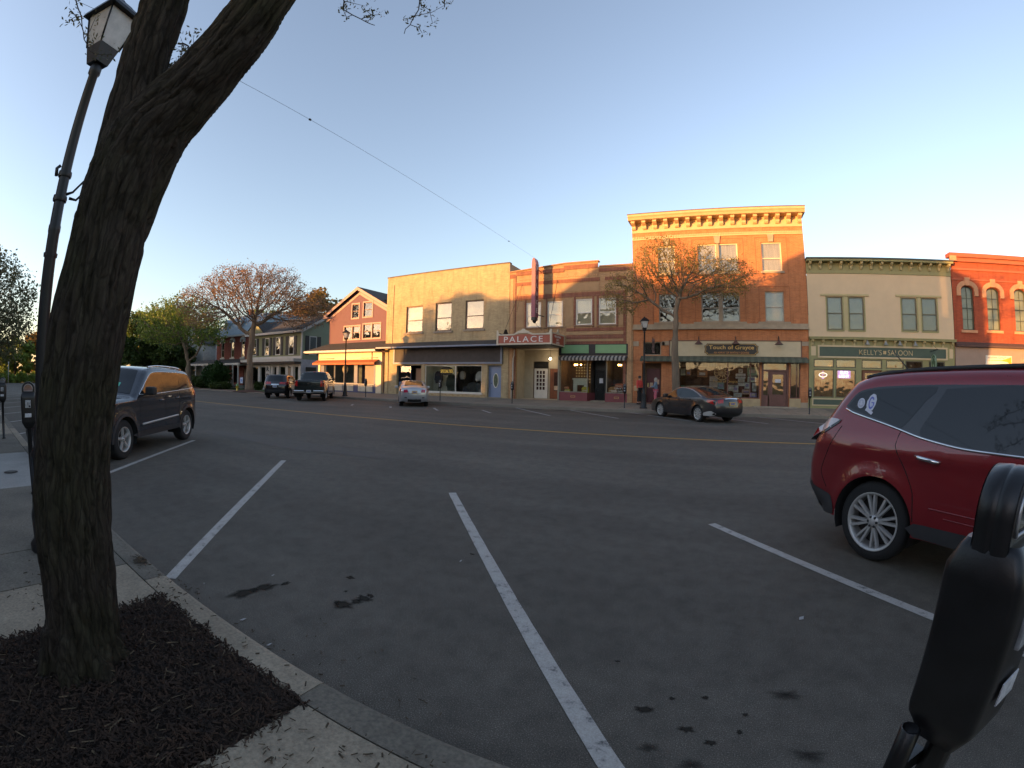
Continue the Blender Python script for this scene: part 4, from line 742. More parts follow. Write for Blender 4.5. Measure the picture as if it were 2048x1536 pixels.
body(kb, x0 + .01, x1 - .01, Y0 + .21, 0, 8.7, 16, ksid)
q = MB(); q.box(x0, x1, Y0 - .05, Y0 + .2, 8.201, 8.85); q.obj('frieze', ol, kb)
q = MB(); q.box(x0 - .02, x1 + .02, Y0 - .5, Y0 + .3, 8.86, 8.97); q.box(x0, x1, Y0 - .3, Y0 + .2, 4.3, 4.4); q.box(x0 - .02, x1 + .02, Y0 - .34, Y0 - .001, 4.401, 4.44); q.obj('cornice', ol, kb)
q = MB(); q.box(x0 - .05, x1 + .04, Y0 - .55, Y0 + .3, 8.971, 9.06); q.obj('roof_edge', M('roof_edge_grey', (.07, .08, .07), .7), kb)
q = MB()
for k in range(15):
    x = x0 + .2 + k * .64; q.prism([(Y0 - .051 + a, 8.86 + b_) for a, b_ in bracket_prof(.36, .42)], x - .07, x + .07, axis='x'); q.prism([(Y0 - .021 + a, 4.298 + b_) for a, b_ in bracket_prof(.2, .36)], x - .07, x + .07, axis='x')
q.obj('brackets', olp, kb)
for i, w in enumerate(kw):
    window(kb, *w, Y0 - .01, fram, fw=.075, d=.05, rail=.5, blind=.52, bm=shade_m, low=M('blind_greyer', (.17, .16, .11), .9))
    q = MB(); q.box(w[0] - .07, w[0] - .003, Y0 - .03, Y0 - .001, w[1] - .07, w[3] + .03); q.box(w[2] + .003, w[2] + .07, Y0 - .03, Y0 - .001, w[1] - .07, w[3] + .03); q.box(w[0] - .003, w[2] + .003, Y0 - .035, Y0 - .001, w[1] - .08, w[1] - .003); q.obj('casing', ol, kb)
backing(kb, x0 + .3, x1 - .3, Y0, 4.7, 7.1)
q = MB(); q.box(6.4, 9.4, Y0 - .07, Y0 - .001, 6.86, 6.97); q.box(11.15, 14.2, Y0 - .07, Y0 - .001, 6.89, 7.0); q.box(7.81, 8.05, Y0 - .02, Y0 - .001, 4.86, 6.85); q.box(12.57, 12.76, Y0 - .02, Y0 - .001, 4.9, 6.88); q.obj('lintel', olp, kb)
ct = M('cream_paint', (.55, .44, .27), .6, var=.04)
q = MB(); q.box(6.15, 14.45, Y0 - .09, Y0 - .021, 3.24, 3.33); q.box(6.15, 14.45, Y0 - .09, Y0 - .021, 3.88, 3.97); q.box(6.15, 6.24, Y0 - .09, Y0 - .021, 3.33, 3.88); q.box(14.36, 14.45, Y0 - .09, Y0 - .021, 3.33, 3.88); q.box(5.75, 6.03, Y0 - .05, Y0 - .021, 3.36, 3.9); q.box(14.6, 14.85, Y0 - .05, Y0 - .021, 3.36, 3.9)
q.box(5.85, 8.55, Y0 - .06, Y0 - .021, .47, .53); q.box(5.85, 8.55, Y0 - .06, Y0 - .021, .84, .9); q.box(5.85, 5.91, Y0 - .06, Y0 - .021, .53, .84); q.box(8.49, 8.55, Y0 - .06, Y0 - .021, .53, .84); q.obj('cream_moulding', ct, kb)
q = MB(); q.box(5.92, 8.48, Y0 - .04, Y0 - .021, .54, .83); q.obj('lower_panel', dg, kb)
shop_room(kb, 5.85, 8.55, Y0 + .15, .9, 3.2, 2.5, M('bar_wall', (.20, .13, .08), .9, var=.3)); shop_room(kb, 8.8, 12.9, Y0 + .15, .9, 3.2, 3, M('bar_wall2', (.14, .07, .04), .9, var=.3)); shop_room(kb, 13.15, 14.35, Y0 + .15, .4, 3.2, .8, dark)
mgl = glass('mirror_like_glass', (.7, .66, .56), 2.3, wav=.018)
for i, w in enumerate(og):
    if i == 4: continue
    shop_window(kb, *w, Y0 - .01, fram, .06, (), gl=mgl)
dr = MB().wall(rect(8.95, .36, 10.05, 2.56), [rect(9.1, .9, 9.9, 2.4)], Y0 + .1, .05).obj('door', M('saloon_door', (.20, .08, .04), .5), kb); q = MB(); q.box(9.08, 9.92, Y0 + .12, Y0 + .128, .88, 2.42); q.obj('pane', mgl, dr)
ks = bthing('saloon_sign', 'long dark green name board with cream serif lettering KELLYS SALOON', 'sign', (10.3, Y0, 3.6)); q = MB(); q.box(6.25, 14.35, Y0 - .06, Y0 - .022, 3.34, 3.87); q.obj('board', dg, ks)
kl = M('letter_gold', (.55, .42, .22), .5)
lettering("KELLY'S", 1.42, .3, (9.4, Y0 - .065, 3.6), kl, ks, ext=.004, off=-.012); lettering('SALOON', 1.6, .3, (11.3, Y0 - .065, 3.6), kl, ks, ext=.004, off=-.012)
q = MB()
for a in (0, 90, 180, 270):
    a = R_(a + 45); q.lathe([(0, -.005), (.055, 0), (.055, .006), (0, .008)], (10.3 + .065 * cos(a), Y0 - .066, 3.6 + .065 * sin(a)), 10, 'y')
q.tube([(10.3, Y0 - .066, 3.6), (10.33, Y0 - .066, 3.48)], .012, 4); q.obj('clover', kl, ks)
for i, x in enumerate((9.1, 10.25, 11.15, 12.15)):
    t = bthing('gooseneck_lamp', 'pale bell lamp, %s of the four above the saloon name board' % ('leftmost', 'second from left', 'second from right', 'rightmost')[i], 'wall lamp', (x, Y0, 4.1), 'bell lamps over the saloon board'); q = MB(); q.tube([(x, Y0 - .02, 4.2), (x, Y0 - .25, 4.32), (x, Y0 - .4, 4.25)], .015, 5); q.obj('arm', blk, t)
    q = MB(); q.lathe([(.02, .26), (.05, .2), (.09, .1), (.16, .02), (.17, 0), (.1, .03), (0, .05)], (x, Y0 - .4, 4.0), 12); q.obj('shade', M('bell_grey', (.33, .33, .30), .4, metal=.5), t)
ns = bthing('neon_sign', 'lit white and violet neon beer sign in the second saloon window', 'neon sign', (7.75, Y0 + .1, 2.3)); vio = M('neon_violet', (.4, .3, .8), .5, var=0, emit=(.35, .2, 1), es=.45); nw = M('neon_white', (.9, .9, 1), .5, var=0, emit=(.85, .8, 1), es=1.1)
q = MB(); q.box(7.4, 8.2, Y0 + .11, Y0 + .12, 2.08, 2.52); q.obj('panel', vio, ns); lettering('BUD', .5, .17, (7.8, Y0 + .1, 2.41), nw, ns, ext=.004, off=.02); lettering('LIGHT', .62, .17, (7.8, Y0 + .1, 2.2), nw, ns, ext=.004, off=.02)
n2 = bthing('neon_sign', 'lit violet oval neon sign in the first saloon window', 'neon sign', (6.45, Y0 + .1, 2.25)); q = MB(); q.tube([(6.5 + .24 * cos(2 * pi * k / 24), Y0 + .1, 2.25 + .12 * sin(2 * pi * k / 24)) for k in range(25)], .018, 6); q.obj('tube_oval', nw, n2)
q = MB(); q.tube([(6.42, Y0 + .11, 2.24), (6.58, Y0 + .11, 2.26)], .03, 6); q.lathe([(0, 0), (.05, .03), (0, .08)], (6.5, Y0 + .11, 2.42), 6); q.box(6.43, 6.57, Y0 + .1, Y0 + .12, 2.02, 2.08); q.obj('tube_centre', vio, n2)
for x, z, w, h, c in ((6.2, 1.55, .22, .34, 'tan card'), (6.5, 1.6, .24, .36, 'pale card'), (6.9, 1.5, .34, .42, 'larger pale poster'), (7.55, 1.7, .36, .3, 'square white poster')):
    t = bthing('window_poster', '%s taped inside the saloon front window %s' % (c, 'under the beer sign' if x > 7 else 'below the oval neon'), 'poster', (x, Y0 + .1, z)); q = MB(); q.box(x - w / 2, x + w / 2, Y0 + .1, Y0 + .104, z, z + h); q.obj('sheet', M('poster_' + c.split()[0], (.5, .45, .36), .8, var=.15), t); q = MB(); q.box(x - w * .35, x + w * .35, Y0 + .096, Y0 + .099, z + h * .3, z + h * .8); q.obj('print', M('poster_print', (.34, .30, .28), .8, var=.4, scale=15), t)
hs = bthing('hanging_sign', 'tall green hanging pub sign on a bracket at the right of the saloon board', 'sign', (13.6, 27.2, 3.0)); q = MB(); q.tube([(13.3, Y0 - .03, 3.72), (13.3, 26.9, 3.78)], .025, 6); q.tube([(13.3, Y0 - .03, 4.25), (13.3, 27.0, 3.8)], .01, 4); q.obj('bracket', blk, hs)
hp = [(27.15, 2.4), (27.75, 2.4), (27.78, 3.2), (27.7, 3.4), (27.55, 3.5), (27.45, 3.55), (27.35, 3.5), (27.2, 3.4), (27.12, 3.2)]
hsz = Matrix.Rotation(R_(-62), 4, 'Z')
q = MB(); q.prism(hp, 13.27, 13.33, axis='x'); q.obj('board', M('sign_green', (.07, .14, .08), .5, var=.15), hs); q = MB(); q.tube([(13.265, 27.45 + .2 * cos(a), 3.15 + .2 * sin(a)) for a in [pi * k / 10 for k in range(11)]], .02, 5); q.tube([(13.265, 27.45, 2.6), (13.265, 27.4, 2.8), (13.265, 27.5, 2.95)], .03, 5); q.tube([(13.26, y, z) for y, z in hp] + [(13.26, *hp[0])], .02, 4); q.obj('ornament', M('sign_pale', (.32, .42, .32), .5), hs)

# ---------------------------------------------------------------- red painted brick shop at the right edge
redb = brick('red_brick', (0.36, 0.085, 0.04), (0.30, 0.07, 0.038), (.28, .08, .045), big=.12)
rb = bthing('red_brick_shop', 'red painted brick shop with tall arched windows under stone hoods, cut by the right edge', 'building', (21, 28.0, ZB))
x0, x1 = 15.0, 27.0
def arch(xa, z0_, xb, zt): 
    r = (xb - xa) / 2; cx = (xa + xb) / 2; return [(xa, z0_), (xb, z0_)] + [(cx + r * cos(pi * k / 12), zt - r * .55 + r * .55 * sin(pi * k / 12)) for k in range(13)]
aw = [(15.62, 5.05, 16.48, 7.65), (17.45, 5.08, 18.4, 7.62), (19.55, 5.08, 20.5, 7.62), (21.6, 5.08, 22.5, 7.62), (23.6, 5.08, 24.5, 7.62)]
og = [(15.2, .8, 17.0, 2.75), (17.2, .33, 18.3, 2.75), (18.5, .8, 26.6, 2.75)]
MB().wall(rect(x0, 0, x1, 9.3), [arch(*w) for w in aw] + [rect(*w) for w in og], Y0 - .03, .24).obj('wall', redb, rb)
body(rb, x0, x1, Y0 + .1, 0, 9.2, 16, redb)
q = MB(); q.box(x0 - .1, x1, Y0 - .3, Y0 + .3, 9.35, 9.6); q.box(x0 - .04, x1, Y0 - .18, Y0 - .031, 9.1, 9.34); q.box(x0, x1, Y0 - .1, Y0 - .031, 8.6, 8.72); q.box(x0, x1, Y0 - .08, Y0 - .031, 8.0, 8.08); q.obj('cornice', M('cornice_red', (.36, .10, .05), .7, var=.08), rb)
q = MB(); q.box(x0 - .12, x0 + .35, Y0 - .34, Y0 - .301, 9.1, 9.4); q.obj('cornice_end', M('hood_tan', (.50, .26, .14), .8), rb)
for w in aw:
    f = MB(); l = arch(*w); l2 = [(w[0] + (w[2] - w[0]) * .5 + (a - (w[0] + w[2]) / 2) * .84, w[1] + .07 + (b_ - w[1]) * .955) for a, b_ in l]; f.wall(l, [l2], Y0 + .08, .05); zm = w[1] + 1.3; f.box(w[0] + .05, w[2] - .05, Y0 + .07, Y0 + .12, zm - .03, zm + .03); xm = (w[0] + w[2]) / 2; f.box(xm - .012, xm + .012, Y0 + .09, Y0 + .12, w[1] + .05, w[3] - .05)
    for z in (w[1] + .65, w[1] + 1.9): f.box(w[0] + .05, w[2] - .05, Y0 + .092, Y0 + .118, z - .012, z + .012)
    f = f.obj('window', M('frame_dark_green', (.05, .06, .04), .5), rb); p = MB(); p.wall(l, [], Y0 + .13, .01); p.obj('pane', win_glass, f); b = MB(); b.box(w[0], w[2], Y0 + .22, Y0 + .23, w[1], w[3]); b.obj('blind', M('blind_greenish', (.26, .28, .2), .9), f)
    q = MB(); c = (w[0] + w[2]) / 2; r = (w[2] - w[0]) / 2; zs = w[3] - r * .55
    o_ = [(c + (r + .34) * cos(pi * k / 12), zs + (r * .55 + .34) * sin(pi * k / 12)) for k in range(13)]; i_ = [(c + (r + .06) * cos(pi * k / 12), zs + (r * .55 + .06) * sin(pi * k / 12)) for k in range(12, -1, -1)]
    q.prism([(c + r + .34, zs - .35)] + o_ + [(c - r - .34, zs - .35), (c - r - .06, zs - .35)] + i_ + [(c + r + .06, zs - .35)], Y0 - .13, Y0 - .031); q.prism([(c - .13, w[3] + .02), (c + .13, w[3] + .02), (c + .2, w[3] + .5), (c - .2, w[3] + .5)], Y0 - .17, Y0 - .131); q.box(w[0] - .14, w[2] + .14, Y0 - .12, Y0 - .031, w[1] - .16, w[1] - .003); q.obj('stone_hood', M('hood_tan', (.50, .26, .14), .8), rb)
backing(rb, x0 + .3, x1 - .3, Y0, 4.9, 7.8)
q = MB(); q.prism([(Y0 - .031, 4.35), (Y0 - .35, 4.15), (Y0 - .35, 4.05), (Y0 - .031, 4.05)], x0, x1, axis='x'); q.obj('ledge', M('ledge_brown', (.09, .05, .04), .8), rb)
q = MB(); q.box(x0, x1, Y0 - .12, Y0 - .032, 2.9, 4.04); q.obj('fascia', M('fascia_taupe', (.30, .22, .17), .7, var=.05), rb)
q = MB(); q.box(x0 + .1, 17.1, Y0 - .2, Y0 - .033, 2.78, 2.88); q.box(19.0, x1, Y0 - .2, Y0 - .033, 2.78, 2.88); q.obj('ledge_strip', M('strip_pale', (.50, .42, .38), .6), rb)
shop_room(rb, 15.1, 26.7, Y0 + .25, .5, 2.78, 2.5, dark)
for w in og: shop_window(rb, *w, Y0 + .05, blk, .06, ())
q = MB(); q.box(18.0, 18.35, Y0 - .14, Y0 - .121, 2.62, 2.85); q.obj('number_plate', M('plate_orange', (.55, .35, .15), .6), rb)
lettering('60', .2, .15, (18.17, Y0 - .145, 2.73), blk, rb, ext=.002, name='house_number')
gs = bthing('shop_sign', 'small white and yellow swoosh sign on the taupe fascia at the right edge', 'sign', (18.1, Y0 - .15, 3.35)); q = MB(); q.box(17.12, 19.08, Y0 - .16, Y0 - .121, 3.08, 3.6); q.obj('board', M('sign_white', (.62, .60, .52), .6), gs)
q = MB(); q.prism([(17.2, 3.33), (18.3, 3.34), (18.7, 3.44), (19.04, 3.55), (19.04, 3.12), (18.9, 3.12), (18.75, 3.24), (18.3, 3.3), (17.2, 3.31)], Y0 - .166, Y0 - .161); q.obj('swoosh', M('swoosh_yellow', (.75, .38, .03), .5), gs)
lettering('Larabee Graphics', 1.75, .17, (18.06, Y0 - .168, 3.48), M('letter_grey', (.25, .22, .22), .6), gs, ext=.003)
fs = bthing('fallen_lettering', 'thin pale line of raised letters on the taupe fascia right of the yellow sign', 'lettering', (20.3, Y0 - .13, 3.4)); lettering('LARABEE', 1.1, .2, (20.35, Y0 - .125, 3.38), M('letter_tan', (.55, .36, .22), .6), fs, ext=.005)

# ---------------------------------------------------------------- purple gabled shop with the long awning
pur = M('purple_siding', (.135, .06, .075), .75, var=.06, scale=1.5, bump=.15); ptrim = M('pink_trim', (.38, .24, .21), .6, var=.06); orangeaw = M('awning_rust', (.40, .12, .045), .8, var=.1); bluep = M('blue_post', (.03, .045, .13), .5)
gb_ = bthing('gabled_shop', 'mauve gabled shop with pink window trim, a rust awning and cream and blue shopfront', 'building', (-29.5, 28.0, ZB))
YG = 29.0
gw = [(-30.05, 6.95, -29.2, 8.2), (-28.6, 6.98, -27.55, 8.25), (-31.0, 5.05, -29.0, 6.2), (-28.55, 5.05, -26.5, 6.3)]
MB().wall([(-33.1, 3.6), (-25.0, 3.6), (-25.0, 7.45), (-29.2, 9.6), (-33.1, 7.45)], [rect(*w) for w in gw], YG, .2).obj('wall', pur, gb_)
b = MB(); b.quad((-33.1, YG, 0), (-33.1, YG, 7.45), (-33.1, YG + 9, 7.45), (-33.1, YG + 9, 0)); b.quad((-25, YG, 3), (-25, YG + 9, 3), (-25, YG + 9, 7.45), (-25, YG, 7.45)); b.obj('side_wall', pur, gb_)
b = MB()
for s_ in (-1, 1):
    xe = -29.2 + s_ * 4.4; b.add([(-29.2, YG - .35, 9.72), (xe, YG - .35, 7.42), (xe, YG + 9, 7.42), (-29.2, YG + 9, 9.72), (-29.2, YG - .35, 9.62), (xe, YG - .35, 7.32), (xe, YG + 9, 7.32), (-29.2, YG + 9, 9.62)], [(0, 1, 2, 3), (4, 7, 6, 5), (0, 4, 5, 1), (1, 5, 6, 2)])
b.obj('roof', roof_d, gb_)
b = MB()
for s_ in (-1, 1):
    xe = -29.2 + s_ * 4.4; b.add([(-29.2, YG - .37, 9.7), (xe, YG - .37, 7.4), (xe, YG - .37, 7.12), (-29.2, YG - .37, 9.42)], [(0, 1, 2, 3)]); b.add([(-29.2, YG - .02, 9.3), (xe, YG - .02, 7.0), (xe, YG - .02, 6.75), (-29.2, YG - .02, 9.05)], [(0, 1, 2, 3)])
for w in gw:
    e = .11; b.box(w[0] - e, w[0] - .003, YG - .04, YG - .001, w[1] - e, w[3] + e); b.box(w[2] + .003, w[2] + e, YG - .04, YG - .001, w[1] - e, w[3] + e); b.box(w[0] - .003, w[2] + .003, YG - .041, YG - .001, w[3] + .003, w[3] + e); b.box(w[0] - .003, w[2] + .003, YG - .041, YG - .001, w[1] - e, w[1] - .003)
for w in gw[2:]: xm = (w[0] + w[2]) / 2; b.box(xm - .06, xm + .06, YG - .03, YG + .1, w[1], w[3])
b.box(-33.7, -33.05, YG - .4, YG + .3, 7.1, 7.25)
b.obj('trim', ptrim, gb_)
for w in gw:
    if w[2] - w[0] > 1.5: xm = (w[0] + w[2]) / 2; [window(gb_, a, w[1], c, w[3], YG, M('sash_wine', (.12, .04, .035), .5), fw=.06, d=.05, rail=.5, blind=0) for a, c in ((w[0], xm - .06), (xm + .06, w[2]))]
    else: window(gb_, *w, YG, M('sash_wine', (.12, .04, .035), .5), fw=.06, d=.05, rail=.5, blind=0)
backing(gb_, -32.5, -25.5, YG, 4.9, 8.4)
b = MB(); b.add([(-34.4, 27.05, 3.95), (-25.2, 27.05, 4.0), (-25.2, YG - .005, 4.75), (-33.1, YG - .005, 4.7), (-34.4, YG, 4.2)], [(0, 1, 2, 3), (0, 3, 4)]); b.obj('canopy_roof', roof_d, gb_)
b = MB(); b.box(-34.4, -25.21, 26.98, 27.045, 3.78, 3.93); b.box(-34.3, -25.21, 27.05, 27.9, 3.74, 3.79); b.obj('gutter', M('gutter_pale', (.42, .40, .42), .5), gb_)
b = MB(); b.box(-33.2, -25.2, 27.85, 28.1, 2.85, 3.735); b.obj('fascia', cream_t, gb_)
b = MB()
for a, c in ((-33.1, -31.0), (-27.6, -25.6)): b.tube([(a, 27.8, 3.25), (c, 27.8, 3.25)], .03, 5)
b.tube([(-26.3, 27.8, 3.0), (-26.3, 27.8, 3.7)], .03, 5); b.obj('rail', M('rail_tan', (.42, .32, .2), .5), gb_)
b = MB(); b.add([(-33.4, 27.84, 3.12), (-25.5, 27.84, 3.12), (-25.5, 27.25, 2.86), (-33.4, 27.25, 2.86), (-33.4, 27.25, 2.68), (-25.5, 27.25, 2.68)], [(0, 1, 2, 3), (3, 2, 5, 4)]); b.obj('awning', orangeaw, gb_, recalc=False)
b = MB(); b.box(-33.3, -33.0, 27.9, 28.2, .3, 2.84); b.box(-25.9, -25.3, 27.9, 28.2, .3, 2.84); b.obj('post', cream_t, gb_)
b = MB(); b.box(-32.95, -32.5, 27.95, 28.1, .3, 2.84); b.box(-28.5, -28.1, 27.95, 28.1, .3, 2.84); b.box(-26.15, -25.9, 27.95, 28.1, .3, 2.84); b.box(-33.2, -25.3, 27.93, 28.1, .2, .36); b.box(-32.5, -26.1, 27.96, 28.12, .36, 1.08); b.obj('blue_frame', bluep, gb_)
b = MB(); xx = -32.5
for a, c in ((-32.45, -31.3), (-31.2, -30.0), (-29.9, -28.6), (-28.0, -26.3)):
    b.box(a, c, 27.93, 27.958, .42, .95); b.box(a + .12, c - .12, 27.92, 27.929, .52, .85)
b.box(-32.5, -26.1, 27.9, 27.97, 1.0, 1.07); b.obj('panel', M('panel_cream', (.46, .42, .33), .6), gb_)
shop_room(gb_, -32.5, -26.1, 28.1, .9, 2.84, 2.2, M('shop_grey', (.10, .11, .10), .9, var=.3))
for a, c in ((-32.45, -31.15), (-31.1, -29.85), (-29.8, -28.55)): shop_window(gb_, a, 1.08, c, 2.82, 28.02, M('mullion_blue', (.08, .1, .15), .5), .04)
b = MB(); b.box(-28.1, -26.15, 28.5, 28.55, .3, 2.84); b.obj('door', M('door_plum', (.07, .03, .045), .5, var=.2), gb_)
t = bthing('round_sign', 'pale round sign hanging in the mauve shop window behind the lamp post', 'sign', (-29.6, 28.2, 2.3)); b = MB(); b.lathe([(0, -.02), (.36, -.02), (.36, .02), (0, .02)], (-29.9, 28.2, 2.3), 20, 'y'); b.obj('disc', cream_t, t); b = MB(); b.lathe([(.28, -.025), (.31, -.025), (.31, -.02)], (-29.9, 28.2, 2.3), 20, 'y'); b.obj('ring', navy, t)

# ---------------------------------------------------------------- sage green corner store
sage = M('sage_siding', (.20, .21, .115), .75, var=.06, bump=.15); sage2 = M('sage_greyer', (.22, .25, .17), .75, var=.05); offw = M('off_white', (.50, .48, .45), .65, var=.06)  # gable siding is a greyer sage than the front
gh = bthing('green_store', 'sage green gabled store with black shutters and a white ground-floor shopfront', 'building', (-43.5, 30, 0))
XG0, XG1, YG, DG = -49.0, -38.6, 30.0, 6.6
gw = [(a, 3.9, a + .95, 5.9) for a in (-48.3, -45.6, -43.4, -40.9)]
MB().wall([(XG0, 3.4), (XG1, 3.4), (XG1, 6.5), (XG0, 6.5)], [rect(*w) for w in gw], YG, .2).obj('wall', sage, gh)
b = MB(); b.add([(XG1, YG, 3.4), (XG1, YG + DG, 3.4), (XG1, YG + DG, 6.5), (XG1, YG + DG / 2, 8.1), (XG1, YG, 6.5)], [(0, 1, 2, 3, 4)]); b.add([(XG0, YG, 0), (XG0, YG + DG, 0), (XG0, YG + DG, 6.5), (XG0, YG + DG / 2, 8.1), (XG0, YG, 6.5)], [(0, 1, 2, 3, 4)]); b.obj('gable_wall', sage2, gh)
b = MB(); b.quad((XG1, YG, -.1), (XG1, YG + DG, -.1), (XG1, YG + DG, 3.39), (XG1, YG, 3.39)); b.obj('lower_gable_wall', M('lilac_grey', (.42, .41, .45), .7), gh)
b = MB(); e = .45
for s_ in (0, 1):
    ya_, yb_ = (YG - e, YG + DG / 2) if s_ == 0 else (YG + DG + e, YG + DG / 2); b.add([(XG0 - e, ya_, 6.45), (XG1 + e, ya_, 6.45), (XG1 + e, yb_, 8.32), (XG0 - e, yb_, 8.32), (XG0 - e, ya_, 6.33), (XG1 + e, ya_, 6.33), (XG1 + e, yb_, 8.2), (XG0 - e, yb_, 8.2)], [(0, 1, 2, 3), (4, 7, 6, 5), (1, 5, 6, 2)])
b.add([(-49.2, YG - .5, 6.5), (-45.2, YG - .5, 6.5), (-47.2, YG - .5, 7.9), (-47.2, YG + 3, 8.1), (-49.2, YG + 1, 6.6), (-45.2, YG + 1, 6.6)], [(2, 3, 4, 0), (2, 1, 5, 3)])
b.obj('roof', roof_d, gh)
b = MB(); b.add([(-49.0, YG - .45, 6.5), (-45.4, YG - .45, 6.5), (-47.2, YG - .45, 7.75)], [(0, 1, 2)]); b.obj('cross_gable', sage, gh)
b = MB(); b.box(XG0 - e, XG1 + e, YG - e - .02, YG - e + .03, 6.2, 6.44); b.box(XG1 - .12, XG1 + .03, YG - .03, YG + .1, 3.4, 6.3); b.box(XG0, XG1, YG - .05, YG - .001, 3.4, 3.75)
b.add([(XG1 + .46, YG - e, 6.42), (XG1 + .46, YG + DG / 2, 8.3), (XG1 + .46, YG + DG / 2, 8.0), (XG1 + .46, YG - e, 6.1)], [(0, 1, 2, 3)]); b.add([(XG1 + .46, YG + DG + e, 6.42), (XG1 + .46, YG + DG / 2, 8.3), (XG1 + .46, YG + DG / 2, 8.0), (XG1 + .46, YG + DG + e, 6.1)], [(0, 3, 2, 1)])
b.obj('eaves', offw, gh)
for w in gw:
    window(gh, *w, YG - .03, offw, fw=.1, d=.02, rail=.5, blind=.3, bm=shade_m); b = MB()
    for a, c in ((w[0] - .5, w[0] - .06), (w[2] + .06, w[2] + .5)): b.box(a, c, YG - .06, YG - .002, w[1], w[3])
    b.obj('shutter', M('shutter_black', (.02, .02, .022), .6), gh)
# windows of the side gable
for ya_ in (YG + 1.0, YG + 4.2):
    f = MB(); f.box(XG1 + .005, XG1 + .05, ya_, ya_ + 1.0, 3.9, 5.9); f = f.obj('window', offw, gh); p = MB(); p.box(XG1 + .051, XG1 + .058, ya_ + .1, ya_ + .9, 4.0, 5.8); p.obj('pane', M('pane_sky', (.10, .12, .12), .05), f)
b = MB()
for a in (YG + .45, YG + 2.1): b.box(XG1 + .01, XG1 + .05, a, a + .5, 3.9, 5.9)
b.obj('shutter', M('shutter_black', (.02, .02, .022), .6), gh)
backing(gh, XG0 + .2, XG1 - .3, YG, 3.7, 6.1)
b = MB(); b.box(XG0, XG1 - .02, YG, YG + .2, -.1, .55); b.box(XG0, XG1 - .02, YG, YG + .2, 2.7, 3.39); [b.box(x, x + .45, YG, YG + .2, .55, 2.7) for x in (-49, -46.9, -45.3, -44.3, -43.1, -41.4, -40.4, -39.1)]; b.obj('shopfront', offw, gh)
b = MB(); b.box(XG0 - .1, XG1 + .1, YG - 1.1, YG - .001, 3.15, 3.39); b.box(XG0 - .15, XG1 + .15, YG - 1.15, YG - .002, 3.4, 3.46); b.obj('canopy', offw, gh); b = MB(); b.box(XG0 - .1, XG1, YG - .9, YG - .003, 2.95, 3.14); b.obj('canopy_underside', M('canopy_brown', (.08, .06, .05), .8), gh)
shop_room(gh, XG0 + .2, XG1 - .3, YG + .1, .4, 2.8, 2, dark)
for a, c in ((-48.5, -46.95), (-46.45, -45.35), (-43.8, -43.15), (-42.6, -41.45), (-40.9, -40.45), (-39.9, -39.15)): shop_window(gh, a, .56, c, 2.68, YG + .1, offw, .07)
b = MB(); b.box(-41.3, -40.5, YG + .03, YG + .08, 0, 2.5); b.obj('door', M('door_tan', (.26, .19, .13), .6), gh)
vb = bthing('vertical_sign', 'black vertical letter sign with R and B on the white shopfront of the green store', 'sign', (-44.7, 29.7, 2.0)); b = MB(); b.box(-45.05, -44.25, 29.9, 29.97, .9, 2.85); b.obj('board', offw, vb); lettering('R', .5, .55, (-44.65, 29.88, 2.4), blk, vb, ext=.02, off=.02); lettering('B', .5, .55, (-44.65, 29.88, 1.6), blk, vb, ext=.02, off=.02)
dk = bthing('wall_poster', 'black framed poster on the pale side wall of the green store', 'poster', (-38.5, 31.4, 1.9)); b = MB(); b.box(-38.58, -38.52, 30.6, 32.0, 1.2, 2.6); b.obj('board', blk, dk); b = MB(); b.box(-38.519, -38.51, 30.8, 31.8, 1.7, 2.1); b.obj('lines', M('grey_lines', (.25, .25, .25), .8, var=.6, scale=9), dk)

# ---------------------------------------------------------------- brick house with porch
hb_ = brick('house_brick', (0.24, 0.065, 0.05), (0.2, 0.055, .045), (.24, .12, .09), big=.1); bslate = M('slate_blue', (.20, .26, .30), .7, var=.15, scale=3)
bh = bthing('brick_house', 'red brick house with white arched window hoods, blue-grey roof and a columned porch', 'building', (-54, 30.5, 0)); YB = 31.0
bw = [(a, 3.9, a + .85, 6.0) for a in (-58.0, -55.3, -52.6, -50.2)]
MB().wall(rect(-59.3, 0, -49.1, 6.7), [rect(*w) for w in bw] + [rect(-57.5, .7, -56.3, 2.6), rect(-54.6, .7, -53.4, 2.6), rect(-52.0, .2, -50.9, 2.5)], YB, .2).obj('wall', hb_, bh)
b = MB(); b.quad((-59.3, YB, 0), (-59.3, YB, 6.7), (-59.3, YB + 9, 6.7), (-59.3, YB + 9, 0)); b.quad((-49.1, YB, 0), (-49.1, YB + 9, 0), (-49.1, YB + 9, 6.7), (-49.1, YB, 6.7)); b.obj('side_wall', hb_, bh)
b = MB(); b.add([(-59.6, YB - .4, 6.72), (-48.8, YB - .4, 6.72), (-49.6, YB + 1.6, 9.5), (-58.8, YB + 1.6, 9.5), (-49.6, YB + 7, 9.6), (-58.8, YB + 7, 9.6), (-48.8, YB + 9, 6.72), (-59.6, YB + 9, 6.72)], [(0, 1, 2, 3), (3, 2, 4, 5), (1, 6, 4, 2), (0, 3, 5, 7)]); b.obj('roof', bslate, bh)
for x in (-57.2, -53.6):
    b = MB(); b.box(x - .5, x + .5, YB + .2, YB + 1.4, 7.3, 8.5); b.prism([(x - .6, 8.5), (x + .6, 8.5), (x, 9.0)], YB + .1, YB + 1.4); b = b.obj('dormer', bslate, bh); p = MB(); p.box(x - .3, x + .3, YB + .16, YB + .19, 7.5, 8.4); p.obj('window', offw, b); p = MB(); p.box(x - .2, x + .2, YB + .14, YB + .155, 7.6, 8.3); p.obj('pane', dark, b)
b = MB(); b.box(-59.65, -48.75, YB - .46, YB - .3, 6.55, 6.75); b.obj('eaves', offw, bh)
